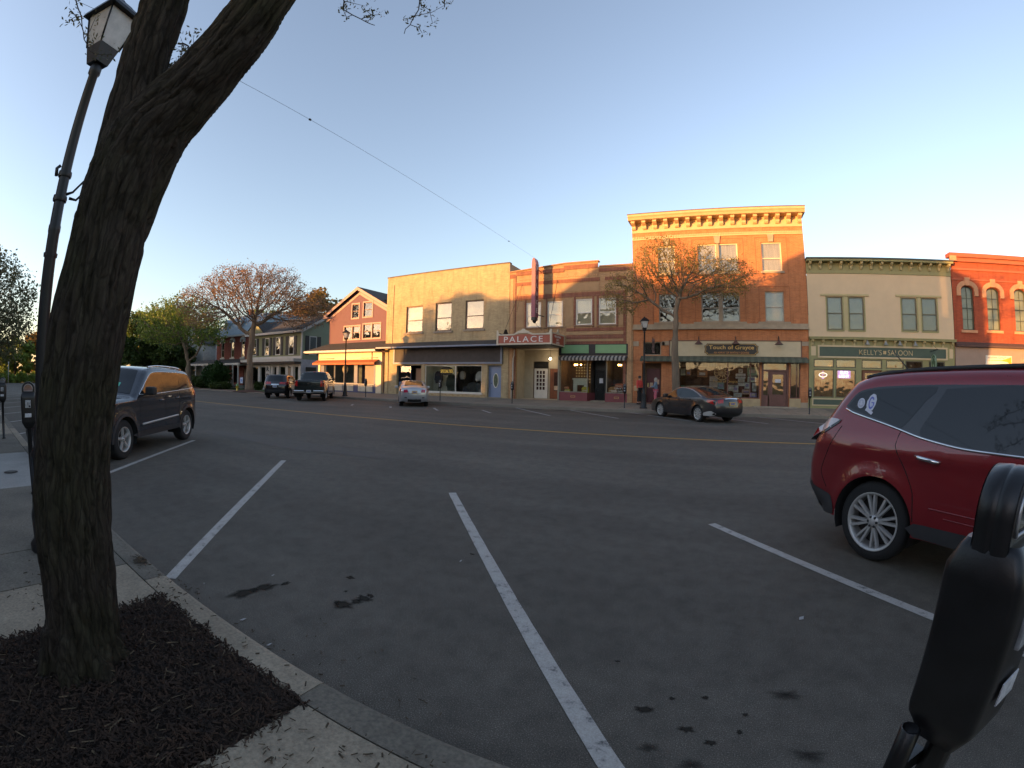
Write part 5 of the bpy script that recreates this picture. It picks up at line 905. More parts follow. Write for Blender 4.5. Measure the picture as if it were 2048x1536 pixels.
b = MB(); b.box(-56.2, -55.6, YB + 3, YB + 3.6, 9.3, 10.6); b.obj('chimney', hb_, bh)
for w in bw:
    window(bh, *w, YB, offw, fw=.12, d=.05, rail=.5, blind=0, ); b = MB(); c = (w[0] + w[2]) / 2; b.prism([(c - .65, 5.85), (c - .42, 5.85), (c - .3, 6.12), (c + .3, 6.12), (c + .42, 5.85), (c + .65, 5.85), (c + .6, 6.25), (c + .2, 6.5), (c - .2, 6.5), (c - .6, 6.25)], YB - .12, YB - .003); b.box(w[0] - .15, w[2] + .15, YB - .1, YB - .003, 3.72, 3.89); b.obj('window_hood', M('hood_white', (.45, .48, .46), .7), bh)
backing(bh, -59, -49.4, YB, 0.2, 6.4)
b = MB(); b.add([(-63.6, YB - 2.5, 3.1), (-48.9, YB - 2.5, 3.1), (-49.1, YB - .003, 3.7), (-63.4, YB - .003, 3.7)], [(0, 1, 2, 3)]); b.obj('porch_roof', roof_d, bh)
b = MB(); b.box(-63.6, -48.9, YB - 2.52, YB - 2.3, 2.85, 3.09); b.box(-63.5, -49, YB - 2.4, YB - .01, 2.86, 2.9)
for x in (-63.3, -61.1, -58.6, -56.2, -54.0, -52.6, -50.6, -49.3): b.lathe([(.16, 0), (.16, .2), (.11, .25), (.1, 2.2), (.15, 2.3), (.15, 2.45)], (x, YB - 2.3, .42), 10)
b.obj('porch_column', offw, bh)
b = MB(); b.box(-63.5, -49, YB - 2.4, YB - .01, .1, .42)
b.obj('porch_floor', M('porch_grey', (.28, .28, .25), .8), bh)
b = MB(); b.box(-52.2, -50.3, YB - 2.42, YB - 2.38, .5, 1.1); b.box(-58.4, -56.3, YB - 2.42, YB - 2.38, .42, 1.0); b.obj('railing', offw, bh)
b = MB(); [b.box(-54.1 + i * .0, -52.5, YB - 2.45 - .3 * (3 - i), YB - 2.41, 0, .1 + .1 * i) for i in range(3)]; b.obj('step', M('porch_grey', (.28, .28, .25), .8), bh)
b = MB(); b.box(-51.9, -51.0, YB + .1, YB + .15, .42, 2.45); b.obj('door', M('door_brown', (.12, .07, .05), .5), bh)
b = MB(); b.lathe([(0, 0), (.5, 0), (.5, .03), (0, .03)], (-51.6, YB - 2.55, 1.9), 20, 'y', sy=.7); b.obj('porch_arch_board', M('board_tan', (.30, .24, .12), .7), bh)
b = MB(); b.box(-49.08, -49.0, YB - .1, YB + 3, 0, 6.2); b.obj('party_wall', offw, bh)
# grey and white houses further along
for nm, lab, xa, xb, ya_, ze, zr, wm in (('grey_house', 'pale grey clapboard house left of the red brick house', -64.5, -59.6, 33.5, 6.2, 8.6, M('grey_siding', (.34, .34, .36), .7)), ('white_house', 'white clapboard house half hidden behind the leafy trees left of the grey house', -76, -66.5, 32.5, 6.4, 9.2, M('white_siding', (.55, .54, .5), .7)), ('distant_house', 'small pale house far down the street behind the green trees', -108, -98, 34, 5.5, 8, M('white_siding', (.55, .54, .5), .7))):
    h = bthing(nm, lab, 'house', ((xa + xb) / 2, ya_, 0)); xm = (xa + xb) / 2
    ws = [(xm - 1.9, 3.6, xm - .9, 5.4), (xm + .9, 3.6, xm + 1.9, 5.4), (xm - 1.9, .9, xm - .9, 2.5), (xm + .9, .9, xm + 1.9, 2.5)]
    MB().wall([(xa, 0), (xb, 0), (xb, ze), (xm, zr), (xa, ze)], [rect(*w) for w in ws], ya_, .2).obj('wall', wm, h)
    b = MB(); b.quad((xa, ya_, 0), (xa, ya_, ze), (xa, ya_ + 8, ze), (xa, ya_ + 8, 0)); b.quad((xb, ya_, 0), (xb, ya_ + 8, 0), (xb, ya_ + 8, ze), (xb, ya_, ze)); b.obj('side_wall', wm, h)
    b = MB(); b.add([(xa - .4, ya_ - .4, ze - .1), (xm, ya_ - .4, zr + .15), (xm, ya_ + 8, zr + .15), (xa - .4, ya_ + 8, ze - .1)], [(0, 1, 2, 3)]); b.add([(xb + .4, ya_ - .4, ze - .1), (xm, ya_ - .4, zr + .15), (xm, ya_ + 8, zr + .15), (xb + .4, ya_ + 8, ze - .1)], [(0, 3, 2, 1)]); b.obj('roof', roof_d, h)
    for w in ws: window(h, *w, ya_, offw, fw=.1, d=.03, rail=.5, blind=.4, bm=shade_m)
    backing(h, xa + .2, xb - .2, ya_, .3, 5.6)
    if nm != 'grey_house':
        b = MB(); b.add([(xa, ya_ - 2.4, 2.9), (xb, ya_ - 2.4, 2.9), (xb, ya_, 3.4), (xa, ya_, 3.4)], [(0, 1, 2, 3)]); b.obj('porch_roof', roof_d, h); b = MB(); [b.box(x - .1, x + .1, ya_ - 2.4, ya_ - 2.2, 0, 2.85) for x in (xa + .2, xm - 2, xm + 2, xb - .2)]; b.box(xa, xb, ya_ - 2.42, ya_ - 2.2, 2.7, 2.89); b.obj('porch_column', offw, h)

# ---------------------------------------------------------------- the row on the camera's own side of the street (behind the lens): its skyline throws the evening shade
def row_block(name, lab, prof, y, mat, depth=3.2, drop=1.6):
    """false-front facade with the given skyline, a lower body behind; windows face the street"""
    xs = [p[0] for p in prof]; xa, xb = min(xs), max(xs); zt = min(p[1] for p in prof)
    h = bthing(name, lab, 'building', ((xa + xb) / 2, y, 0)); ws = []
    nw_ = max(1, int((xb - xa) / 3)); st = (xb - xa) / nw_
    for zf in (3.9, 7.3):
        if zf + 2.2 < zt: ws += [(xa + st * (i + .5) - .5, zf, xa + st * (i + .5) + .5, zf + 1.8) for i in range(nw_)]
    ws += [(xa + st * (i + .5) - st * .36, .9, xa + st * (i + .5) + st * .36, 2.8) for i in range(nw_)] if zt > 3.3 else []
    m_ = MB().wall([(xa, 0)] + [(xb, 0)] + list(reversed(prof)), [rect(*w) for w in ws], 0, .25)
    m_.v = [(a, y - b, c) for a, b, c in m_.v]; m_.obj('wall', mat, h)
    zb = zt - .4; b = MB(); b.box(xa + .02, xb - .02, y - depth, y - .35, 0, max(2.5, zb - drop)); b.obj('body', mat, h)
    b = MB(); [b.box(w[0], w[2], y - .2, y - .18, w[1], w[3]) for w in ws]; b.obj('pane', M('pane_row', (.03, .035, .04), .05), h)
PROF = [(-98, 8.5), (-88, 8.6), (-87.9, 9.8), (-76, 9.9), (-75.8, 8.8), (-66, 8.9), (-65.8, 10.2), (-58.6, 10.3), (-58.3, 9.6), (-57.6, 8.2), (-57.4, 2.9), (-48.3, 2.75), (-48.2, 3.65), (-47.4, 3.85), (-46.2, 6.05), (-44.6, 6.65), (-43.2, 9.05), (-42.0, 9.55), (-39.8, 9.75), (-39.5, 9.05), (-34.1, 9.05), (-33.9, 9.2), (-31.0, 11.05), (-29.0, 10.85), (-28.7, 10.35), (-27.4, 9.5), (-20.6, 9.35), (-20.2, 9.65), (-19.6, 10.75), (-18.2, 11.4), (-9.4, 11.4), (-8.9, 10.55), (-7.1, 9.85), (-6.6, 9.35), (-6.4, 4.45)]
def seg(a, b):
    out = []
    for (xa, za), (xb, zb) in zip(PROF, PROF[1:]):
        if xb <= a or xa >= b: continue
        l, r = max(a, xa), min(b, xb); f = lambda x: za + (zb - za) * (x - xa) / (xb - xa)
        if not out: out.append((l, f(l)))
        out.append((r, f(r)))
    return out
for i, (a, b, c) in enumerate([(-57.35, -48.2, (.3, .2, .14)), (-48.1, -39.6, (.28, .12, .07)), (-39.5, -33.95, (.35, .28, .2)), (-33.85, -27.35, (.25, .09, .06)), (-27.3, -20.3, (.36, .2, .11)), (-20.2, -9.4, (.22, .1, .08)), (-9.35, -6.4, (.3, .25, .2)), (-98, -75.85, (.3, .14, .1)), (-75.75, -57.36, (.28, .2, .14))]):
    nm = ('low white', 'stepped red', 'flat buff', 'gabled brick', 'plain tan', 'tall dark brick', 'narrow stepped', 'furthest long brick', 'second furthest brick')[i]
    row_block('row_building', '%s building behind the camera on the near side of the street' % nm, seg(a, b), -6.0, brick('row%d' % i, c, tuple(x * .85 for x in c), (.3, .25, .2)))
row_block('row_building', 'two-storey tan building behind the camera furthest to the right', [(26, 6.5), (44, 6.5)], -6.0, brick('row8', (.3, .2, .15), (.26, .17, .12), (.3, .25, .2)))
row_block('row_building', 'low one-storey shop behind the camera', [(-6.3, 3.6), (3.6, 3.6), (3.7, 4.2), (5.5, 4.2)], -6.0, brick('row9', (.3, .2, .15), (.26, .17, .12), (.3, .25, .2)))
# ================================================================== VEHICLES
rubber = M('tyre_rubber', (.014, .014, .014), .85, var=.15, bump=.3, bscale=60); alloy = M('alloy', (.46, .455, .44), .4, metal=.45, var=.06); chrome = M('chrome', (.75, .75, .75), .08, metal=1, var=0)
plast = M('black_plastic', (.018, .018, .018), .6, var=.1); well_m = M('wheel_well', (.008, .008, .008), .95, var=0); tint = M('tinted_glass', (.010, .013, .015), .03, var=0, spec=.5)
hl_m = M('headlight', (.5, .52, .55), .1, metal=.4, var=.1); tl_m = M('tail_red', (.42, .015, .015), .12, var=.1, coat=.6); tlc_m = M('tail_clear', (.55, .5, .5), .1, metal=.3, var=.1); plate_m = M('plate_white', (.55, .55, .55), .5, var=.1)
def polydist(P, poly):
    """distance of points P (n,2) to open polyline poly (m,2)"""
    a = poly[:-1][None]; b = poly[1:][None]; p = P[:, None]; ab = b - a
    t = np.clip(((p - a) * ab).sum(2) / np.maximum((ab * ab).sum(2), 1e-12), 0, 1)[..., None]
    return np.sqrt((((a + ab * t) - p) ** 2).sum(2).min(1))
def smooth_poly(pts, step):
    """Catmull-Rom through pts, resampled"""
    P = [np.array(p, float) for p in pts]; out = []
    for i in range(len(P) - 1):
        p0 = P[max(i - 1, 0)]; p1 = P[i]; p2 = P[i + 1]; p3 = P[min(i + 2, len(P) - 1)]
        n = max(1, int(np.linalg.norm(p2 - p1) / step))
        for k in range(n):
            t = k / n; m1 = (p2 - p0) * .35; m2 = (p3 - p1) * .35
            out.append((2 * t**3 - 3 * t**2 + 1) * p1 + (t**3 - 2 * t**2 + t) * m1 + (-2 * t**3 + 3 * t**2) * p2 + (t**3 - t**2) * m2)
    out.append(P[-1]); return np.array(out)
class Car:
    def __init__(s, sp, res=.05):
        s.sp = sp; s.res = res
        s.top = smooth_poly(sp['top'], res)          # over the top, rear bottom to front bottom (x forward)
        s.hw = sp['width'] / 2; s.zb = sp['belt']; s.tum = sp.get('tumble', .42); s.r = sp.get('round', .11)
        d = np.diff(s.top, axis=0); s.L = np.concatenate([[0], np.cumsum(np.hypot(d[:, 0], d[:, 1]))])
    def W(s, P):
        """half width of the side surface at side-view points (x, z)"""
        P = np.atleast_2d(np.array(P, float)); x, z = P[:, 0], P[:, 1]; sp = s.sp
        w = s.hw - .035 * ((z - .62) / .45) ** 2 * (z < .62) - .02 * np.clip((z - .62) / (s.zb - .62), 0, 1) ** 2
        w = w - np.clip(z - s.zb, 0, 9) * s.tum * (1 if 'bed' not in sp else (x > sp['bed']).astype(float))
        # shoulder crease and arch flares
        w = w + .012 * np.exp(-((z - (s.zb - .1)) / .05) ** 2)
        for xa in (sp['ra'], sp['fa']):
            dd = np.hypot(x - xa, z - sp['wr']); w = w + sp.get('flare', .018) * np.exp(-((dd - sp['wr'] - .07) / .07) ** 2)
        x0, x1 = s.top[:, 0].min(), s.top[:, 0].max()
        for e, sg in ((x0, -1), (x1, 1)):
            q = np.clip(1 - np.abs(x - e) / sp.get('plan', .75), 0, 1); w = w - sp.get('plan_in', .13) * q ** 2.2
        d = polydist(P, s.top); r = s.r; q = np.clip(r - d, 0, r)
        return w - (r - np.sqrt(np.maximum(r * r - q * q, 0)))
    def outline(s):
        sp = s.sp; top = s.top; low = [tuple(top[-1])]
        for xa in (sp['fa'], sp['ra']):
            R = sp['wr'] + .055; a0 = math.asin(min(1, (sp['wr'] - sp['sill']) / R)); 
            for k in range(0, 25):
                t = -a0 + (pi + 2 * a0) * k / 24; low.append((xa + R * cos(t), sp['wr'] + R * sin(t)))
        pl = np.array(low + [tuple(top[0])]); out = [low[0]]
        for a, b in zip(pl[:-1], pl[1:]):
            n = max(1, int(np.hypot(*(b - a)) / s.res)); out += [tuple(a + (b - a) * (k + 1) / n) for k in range(n)]
        return [tuple(p) for p in top] + out[1:-1]
    def fill(s, loop, res, eps, side, dense=None):
        """triangulated patch of the side surface bounded by loop"""
        xs = [p[0] for p in loop]; zs = [p[1] for p in loop]; pts = []
        gx = np.arange(min(xs), max(xs), res); gz = np.arange(min(zs), max(zs), res); G = np.array([(a + (res / 2 if j % 2 else 0), b) for j, b in enumerate(gz) for a in gx]) if len(gx) and len(gz) else np.zeros((0, 2))
        L = np.array(loop + [loop[0]])
        if len(G):
            dl = polydist(G, L); G = G[dl > res * .45]
        if dense:
            g2 = np.array([(a, b) for b in np.arange(min(zs), max(zs), dense) for a in np.arange(min(xs), max(xs), dense)]); dt = polydist(g2, s.top); dl = polydist(g2, L); g2 = g2[(dt < s.r * 1.15) & (dl > dense * .4)]
            dt = polydist(G, s.top); G = G[dt >= s.r * 1.15]; G = np.concatenate([G, g2])
        co = [Vector(p) for p in loop] + [Vector(p) for p in G]; n = len(loop)
        v, _, f, _, _, _ = delaunay_2d_cdt(co, [], [list(range(n))], 1, 1e-5)
        V = np.array([(p.x, p.y) for p in v]); w = s.W(V) + eps
        return [(V[i, 0], side * w[i], V[i, 1]) for i in range(len(V))], [tuple(t) if side < 0 else tuple(reversed(t)) for t in f]
    def strip_pt(s, u, t, eps=0.0):
        """point on the centre strip: u = arc length along the top line, t in -1..1 across"""
        i = np.clip(np.searchsorted(s.L, u) - 1, 0, len(s.L) - 2); k = (u - s.L[i]) / max(1e-9, s.L[i + 1] - s.L[i]); p = s.top[i] * (1 - k) + s.top[i + 1] * k
        a = s.top[max(i - 1, 0)]; b = s.top[min(i + 2, len(s.top) - 1)]; tg = (b - a) / max(1e-9, np.linalg.norm(b - a)); n = np.array([-tg[1], tg[0]])
        w = s.W(p)[0]; bul = (.03 + s.sp.get('bow', .10) * abs(n[0])) * (1 - t * t) + eps
        return (p[0] + n[0] * bul, t * w, p[1] + n[1] * bul)
    def strip(s, u0, u1, t0, t1, eps=0.0, nu=None, nt=12, tf=None):
        nu = nu or max(1, int((u1 - u0) / s.res)); vs = []
        for i in range(nu + 1):
            u = u0 + (u1 - u0) * i / nu
            a, b = (t0, t1) if tf is None else tf(i / nu)
            for j in range(nt + 1): vs.append(s.strip_pt(u, a + (b - a) * j / nt, eps))
        m = nt + 1; return vs, [(i * m + j, i * m + j + 1, (i + 1) * m + j + 1, (i + 1) * m + j) for i in range(nu) for j in range(nt)]
    def uof(s, x=None, z=None, front=False):
        """arc length of the top-line point nearest to (x,z)"""
        u = np.linspace(0, s.L[-1], 3000); X_ = np.interp(u, s.L, s.top[:, 0]); Z_ = np.interp(u, s.L, s.top[:, 1]); return float(u[np.argmin(np.hypot(X_ - x, Z_ - z))])
    def side_line(s, pts, side, eps=0.0):
        P = smooth_poly(pts, .06); w = s.W(P) + eps; return [(P[i, 0], side * w[i], P[i, 1]) for i in range(len(P))]
def wheel(root, x, side, hw, R, spokes, rimk=.68, width=.235, dual=False, mat=None, lugs=5):
    y = side * (hw - .03); t = MB(); w = width; k = R
    prof = [(k * rimk, 0), (k * .80, -.004), (k * .93, .004), (k * .985, .03), (k, .06), (k, w - .06), (k * .985, w - .03), (k * .93, w), (k * rimk, w)]
    t.lathe([(r, -side * h) for r, h in prof], (x, y, R), 44, 'y'); ty = t.obj('wheel', rubber, root, world=False)
    rm = MB(); rr = R * rimk
    rm.lathe([(rr * 1.02, -side * -.004), (rr * 1.0, side * .006), (rr * .93, -side * .01), (rr * .9, -side * .06), (rr * .88, -side * .14)], (x, y, R), 40, 'y')
    rm.lathe([(0, side * .0), (rr * .13, side * .0), (rr * .2, -side * .012), (rr * .26, -side * .03), (rr * .27, -side * .08)], (x, y, R), 18, 'y')
    for i in range(spokes):
        a0 = 2 * pi * i / spokes + .2
        for da in ((-.115, .115) if dual else (0,)):
            wd = rr * (.055 if dual else .105); c0, c1 = cos(a0 + da * .8), sin(a0 + da * .8); e0, e1 = cos(a0 + da * 1.25), sin(a0 + da * 1.25)
            A = Vector((c0 * rr * .2, 0, c1 * rr * .2)); B = Vector((e0 * rr * .95, 0, e1 * rr * .95)); d = (B - A).normalized(); n = Vector((-d.z, 0, d.x)) * wd
            yy = [-side * .018, -side * .008]; vs = []
            for p, q in ((A, yy[0]), (B, yy[1])):
                vs += [p - n * 1.15 + Vector((0, q - side * .035, 0)), p - n * .7 + Vector((0, q, 0)), p + n * .7 + Vector((0, q, 0)), p + n * 1.15 + Vector((0, q - side * .035, 0))]
            vs = [(v.x + x, v.y + y, v.z + R) for v in vs]; rm.add(vs, [(0, 1, 5, 4), (1, 2, 6, 5), (2, 3, 7, 6), (0, 4, 7, 3)])
    rm = rm.obj('rim', mat or alloy, ty, world=False)
    dk = MB(); dk.lathe([(0, -side * .13), (rr * .9, -side * .13)], (x, y, R), 24, 'y')
    for i in range(lugs): a = 2 * pi * i / lugs; dk.lathe([(rr * .045, -side * .03), (rr * .045, side * .002), (0, side * .004)], (x + rr * .17 * cos(a), y, R + rr * .17 * sin(a)), 8, 'y')
    return ty, dk
def build_car(name, label, cat, loc, heading, sp, paint, res=.05, group=None):
    root = thing(name, label, cat, loc, heading, group); c = Car(sp, res); ol = c.outline()
    b = MB()
    for side in (-1, 1):
        v, f = c.fill(ol, res * 1.6, 0, side, dense=res * .6); b.add(v, f, True)
    v, f = c.strip(0, c.L[-1], -1, 1, 0, nt=14); b.add(v, f, True)
    # align strip rows with outline vertices so that the shell welds
    body_ = b.obj('body', paint, root, world=False)
    # underbody and wheel wells
    u = MB(); hw = c.hw; x0, x1 = sp['top'][0][0], sp['top'][-1][0]; wr = sp['wr']
    u.box(x0 + .1, sp['ra'] - wr - .06, -hw + .14, hw - .14, sp['sill'] + .03, .62); u.box(sp['ra'] + wr + .06, sp['fa'] - wr - .06, -hw + .07, hw - .07, sp['sill'] - .02, .6); u.box(sp['fa'] + wr + .06, x1 - .1, -hw + .16, hw - .16, sp['sill'] + .03, .6)
    u.box(sp['ra'] - wr - .1, sp['fa'] + wr + .1, -hw + .36, hw - .36, sp['sill'] + .0, .8); u.obj('underbody', plast, root, world=False)
    for xa in (sp['ra'], sp['fa']):
        q = MB()
        for side in (-1, 1):
            R = wr + .052; n = 20; vs = []
            for k in range(n + 1):
                t = -.35 + (pi + .7) * k / n; px, pz = xa + R * cos(t), wr + R * sin(t); w = c.W((px, pz))[0]; vs += [(px, side * (w - .004), pz), (px, side * (hw - .36), pz)]
            q.add(vs, [(2 * i, 2 * i + 1, 2 * i + 3, 2 * i + 2) for i in range(n)], True); q.add([(xa, side * (hw - .355), wr)] + [vs[2 * i + 1] for i in range(n + 1)], [(0, i + 1, i + 2) for i in range(n)])
        q.obj('wheel_well', well_m, root, world=False)
    for xa in (sp['ra'], sp['fa']):
        for side in (-1, 1):
            w, dk = wheel(root, xa, side, hw, wr, sp.get('spokes', 5), sp.get('rimk', .68), dual=sp.get('dual', False), lugs=sp.get('lugs', 5)); dk.obj('brake_disc', plast, w, world=False)
    def side_patch(nm, loop, mat, eps, parent=root, res_=None, sides=(-1, 1), sm=.06, label=None):
        L = [tuple(p) for p in smooth_poly(loop + [loop[0]], sm)][:-1] if sm else loop
        o = None
        for side in sides:
            q = MB(); v, f = c.fill(L, res_ or res * 1.5, eps, side); q.add(v, f, True); o = q.obj(nm, mat, parent, world=False, label=label)
        return o
    for loop in sp.get('surround', []): side_patch('window_surround', loop, M('gloss_black', (.008, .008, .009), .12, var=0, coat=.5), .003)
    for loop in sp['windows']: side_patch('side_window', loop, tint, .0055, sm=.05)
    for nm, loop, mat in sp.get('panels', []): side_patch(nm, loop, mat, .006, sm=.05)
    for nm, u0, u1, tf, mat, e in sp['strips'](c):
        q = MB(); v, f = c.strip(u0, u1, 0, 0, e, tf=tf, nt=16); q.add(v, f, True); q.obj(nm, mat, root, world=False)
    q = MB()
    for pts in sp.get('seams', []):
        for side in (-1, 1): q.tube(c.side_line(pts, side, -.001), .0045, 5, caps=False)
    q.obj('panel_gap', M('gap_black', (.004, .004, .004), .9, var=0), root, world=False)
    if sp.get('chrome'):
        q = MB()
        for pts in sp['chrome']:
            for side in (-1, 1): q.tube(c.side_line(pts, side, .004), sp.get('chrome_r', .012), 6)
        q.obj('chrome_strip', chrome, root, world=False)
    for pts in sp.get('rails', []):
        for side in (-1, 1):
            q = MB(); q.tube([(x, side * (c.W((x, z - .03))[0] - sp.get('rail_in', .06)), z + .035) for x, z in smooth_poly(pts, .12)], .022, 6); q.obj('roof_rail', sp.get('rail_mat', plast), root, world=False)
    for pts in sp.get('handles', []):
        for side in (-1, 1):
            l = c.side_line(pts, side, .028); l[0] = (l[0][0], l[0][1] - side * .03, l[0][2]); l[-1] = (l[-1][0], l[-1][1] - side * .03, l[-1][2]); q = MB(); q.tube(l, [.013] + [.018] * (len(l) - 2) + [.013], 8); q.obj('door_handle', sp.get('handle_mat', chrome), root, world=False)
    if 'mirror' in sp:
        mx_, mz = sp['mirror']
        for side in (-1, 1):
            w = c.W((mx_, mz))[0]; q = MB(); q.bbox(mx_ - .09, mx_ + .09, side * (w + .06) if side > 0 else side * (w + .27), side * (w + .27) if side > 0 else side * (w + .06), mz - .07, mz + .1, .04); q.bbox(mx_ - .03, mx_ + .05, min(side * (w - .06), side * (w + .08)), max(side * (w - .06), side * (w + .08)), mz - .07, mz - .03, .01); q.obj('mirror', sp.get('mirror_mat', paint), root, world=False)
    if sp.get('plate'):
        px, pz = sp['plate']; px = min(px, c.strip_pt(c.uof(sp['top'][3][0], pz), 0, .012)[0]); q = MB(); q.bbox(px - .03, px + .01, -.155, .155, pz - .075, pz + .075, .006); pl = q.obj('licence_plate', sp.get('plate_mat', plate_m), root, world=False)
        q = MB(); q.box(px - .034, px - .031, -.11, .11, pz - .03, pz + .03); q.obj('plate_marks', M('plate_ink', (.1, .12, .3), .6, var=.7, scale=60), pl, world=False)
    return root, c
HD = atan2(-.757, .653)      # near-side cars: nose to the near kerb
HF = HD + pi
def at(loc, hd, dx, dy):     # offset in the car's own axes
    return (loc[0] + cos(hd) * dx - sin(hd) * dy, loc[1] + sin(hd) * dx + cos(hd) * dy, 0)
def paint(name, col, metal=.35, rough=.32): return M(name, col, rough, metal=metal, var=.04, scale=2, coat=1.0, spec=.5)
def lin(a, b): return lambda k: (a[0] + (b[0] - a[0]) * k, a[1] + (b[1] - a[1]) * k)

# ---- red SUV (near right). Rear wheel touches at (1.63, 4.38)
redp = paint('candy_red', (.19, .006, .011), .25, .3)
clad = M('grey_cladding', (.028, .028, .03), .55, var=.1)
SUV = dict(width=1.98, belt=1.13, tumble=.36, round=.13, ra=-1.51, fa=1.51, wr=.375, sill=.34, spokes=8, dual=True, rimk=.72, lugs=6, plan=.8, plan_in=.17, bow=.13, flare=.022,
    top=[(-2.18, .36), (-2.34, .45), (-2.44, .60), (-2.47, .80), (-2.42, 1.0), (-2.34, 1.14), (-2.22, 1.34), (-2.06, 1.55), (-1.94, 1.66), (-1.72, 1.725), (-1.3, 1.76), (-.6, 1.775), (.1, 1.765), (.5, 1.72), (.9, 1.5), (1.35, 1.2), (1.55, 1.12), (2.1, 1.04), (2.42, .92), (2.55, .75), (2.58, .5), (2.5, .36)],
    surround=[[(-1.98, 1.41), (-1.86, 1.55), (-1.62, 1.605), (-1.0, 1.635), (0, 1.64), (.45, 1.6), (1.15, 1.2), (.9, 1.14), (0, 1.13), (-.7, 1.14), (-1.1, 1.19), (-1.5, 1.28), (-1.9, 1.365)]],
    windows=[[(-1.95, 1.41), (-1.85, 1.535), (-1.62, 1.585), (-1.03, 1.615), (-1.12, 1.5), (-1.32, 1.255), (-1.5, 1.30), (-1.88, 1.385)], [(-.94, 1.60), (-.1, 1.62), (-.12, 1.15), (-.7, 1.155), (-1.12, 1.21), (-1.05, 1.4)], [(-.03, 1.62), (.42, 1.57), (1.05, 1.19), (.7, 1.16), (-.05, 1.15)]],
    panels=[('tail_light', [(-2.36, 1.17), (-2.2, 1.28), (-2.03, 1.275), (-2.14, 1.19), (-2.40, 1.075), (-2.44, 1.06)], tlc_m), ('cladding', [(-2.46, .63), (-2.3, .58), (-2.02, .53), (-1.96, .36), (-2.18, .345), (-2.35, .45), (-2.44, .56)], clad), ('cladding', [(-1.06, .47), (1.0, .47), (1.06, .35), (-1.05, .35)], clad),
            ],
    strips=lambda c: [('rear_window', c.uof(-2.25, 1.28), c.uof(-1.96, 1.64), lin((-.86, .86), (-.82, .82)), tint, .006), ('windscreen', c.uof(.52, 1.70), c.uof(1.38, 1.19), lin((-.86, .86), (-.92, .92)), tint, .006),
        ('headlight', c.uof(2.2, 1.02), c.uof(2.45, .88), lin((.45, .95), (.55, .97)), hl_m, .008), ('headlight', c.uof(2.2, 1.02), c.uof(2.45, .88), lin((-.95, -.45), (-.97, -.55)), hl_m, .008), ('grille', c.uof(2.5, .82), c.uof(2.58, .5), lin((-.5, .5), (-.45, .45)), plast, .008), ('bumper', c.uof(-2.3, .42), c.uof(-2.45, .62), lin((-.95, .95), (-.97, .97)), clad, .006), ('spoiler', c.uof(-1.95, 1.655), c.uof(-1.8, 1.70), lin((-.9, .9), (-.9, .9)), M('gloss_black', (.008,) * 3, .1), .02)],
    seams=[[(-1.30, 1.26), (-1.345, 1.1), (-1.22, .9), (-1.12, .72), (-1.08, .48)], [(-.05, 1.15), (-.08, .8), (-.06, .42)], [(1.05, 1.2), (1.12, .8), (1.05, .48)], [(-1.98, 1.22), (-2.12, .98), (-2.2, .75), (-2.1, .6)]],
    chrome=[[(-1.97, 1.385), (-1.88, 1.355), (-1.5, 1.275), (-1.32, 1.235), (-1.1, 1.185), (-.7, 1.135), (0, 1.125), (.8, 1.13), (1.12, 1.18)]], chrome_r=.011,
    rails=[[(-1.85, 1.66), (-1.6, 1.70), (-1.2, 1.735), (-.4, 1.755), (.2, 1.75), (.5, 1.70)]], rail_in=.10,
    handles=[[(-1.13, 1.035), (-.89, 1.005)], [(.08, 1.02), (.34, 1.0)]], mirror=(.95, 1.2), plate=(-2.47, .85))
wc = (1.6265, 4.3754)
# the camera sees the right-hand side (y = -halfwidth): rear axle centre lies one half-track behind the contact point
nrm = (.757, .653)     # left-hand normal of the heading
SUVL = (wc[0] + nrm[0] * .90 + .653 * 1.51, wc[1] + nrm[1] * .90 - .757 * 1.51, 0)
suv, csuv = build_car('red_suv', 'candy red SUV with tinted glass, cut by the right edge beside the close parking meter', 'SUV', SUVL, HD, SUV, redp, res=.03)
def on_side(c, root, loops, mat, nm, side=-1, eps=.008, parent=None, label=None):
    q = MB()
    for L in loops: v, f = c.fill(L, .03, eps, side); q.add(v, f, False)
    return q.obj(nm, mat, parent or root, world=False, label=label)
def circ(x, z, r, n=24, sq=1.0): return [(x + r * cos(2 * pi * k / n), z + r * sq * sin(2 * pi * k / n)) for k in range(n)]
stw = M('sticker_white', (.50, .52, .60), .5, var=.05); stb = M('sticker_blue', (.10, .12, .42), .5, var=.05)
o1 = on_side(csuv, suv, [circ(-1.80, 1.447, .042, sq=1.15)], stw, 'sticker', eps=.009, label='round white window sticker'); on_side(csuv, suv, [circ(-1.80, 1.447, .032, sq=1.15)], M('sticker_grey', (.34, .37, .44), .5), 'sticker_ring', eps=.0105, parent=o1); on_side(csuv, suv, [circ(-1.80, 1.46, .012, 12), [(-1.825, 1.44), (-1.80, 1.425), (-1.775, 1.44), (-1.80, 1.455)]], stw, 'sticker_figure', eps=.012, parent=o1)
o2 = on_side(csuv, suv, [[(-1.735, 1.43), (-1.72, 1.39), (-1.69, 1.37), (-1.655, 1.39), (-1.635, 1.44), (-1.632, 1.49), (-1.65, 1.53), (-1.68, 1.54), (-1.71, 1.52), (-1.735, 1.47)], [(-1.74, 1.385), (-1.66, 1.345), (-1.645, 1.37), (-1.73, 1.41)]], stw, 'sticker', eps=.009, label='white and blue letter G window sticker')
gl = [(-1.684 + .036 * cos(a) * .85, 1.455 + .058 * sin(a)) for a in [R_(35 + 10 * k) for k in range(30)]]; gi = [(-1.684 + .022 * cos(a) * .85, 1.455 + .040 * sin(a)) for a in [R_(325 - 10 * k) for k in range(30)]]
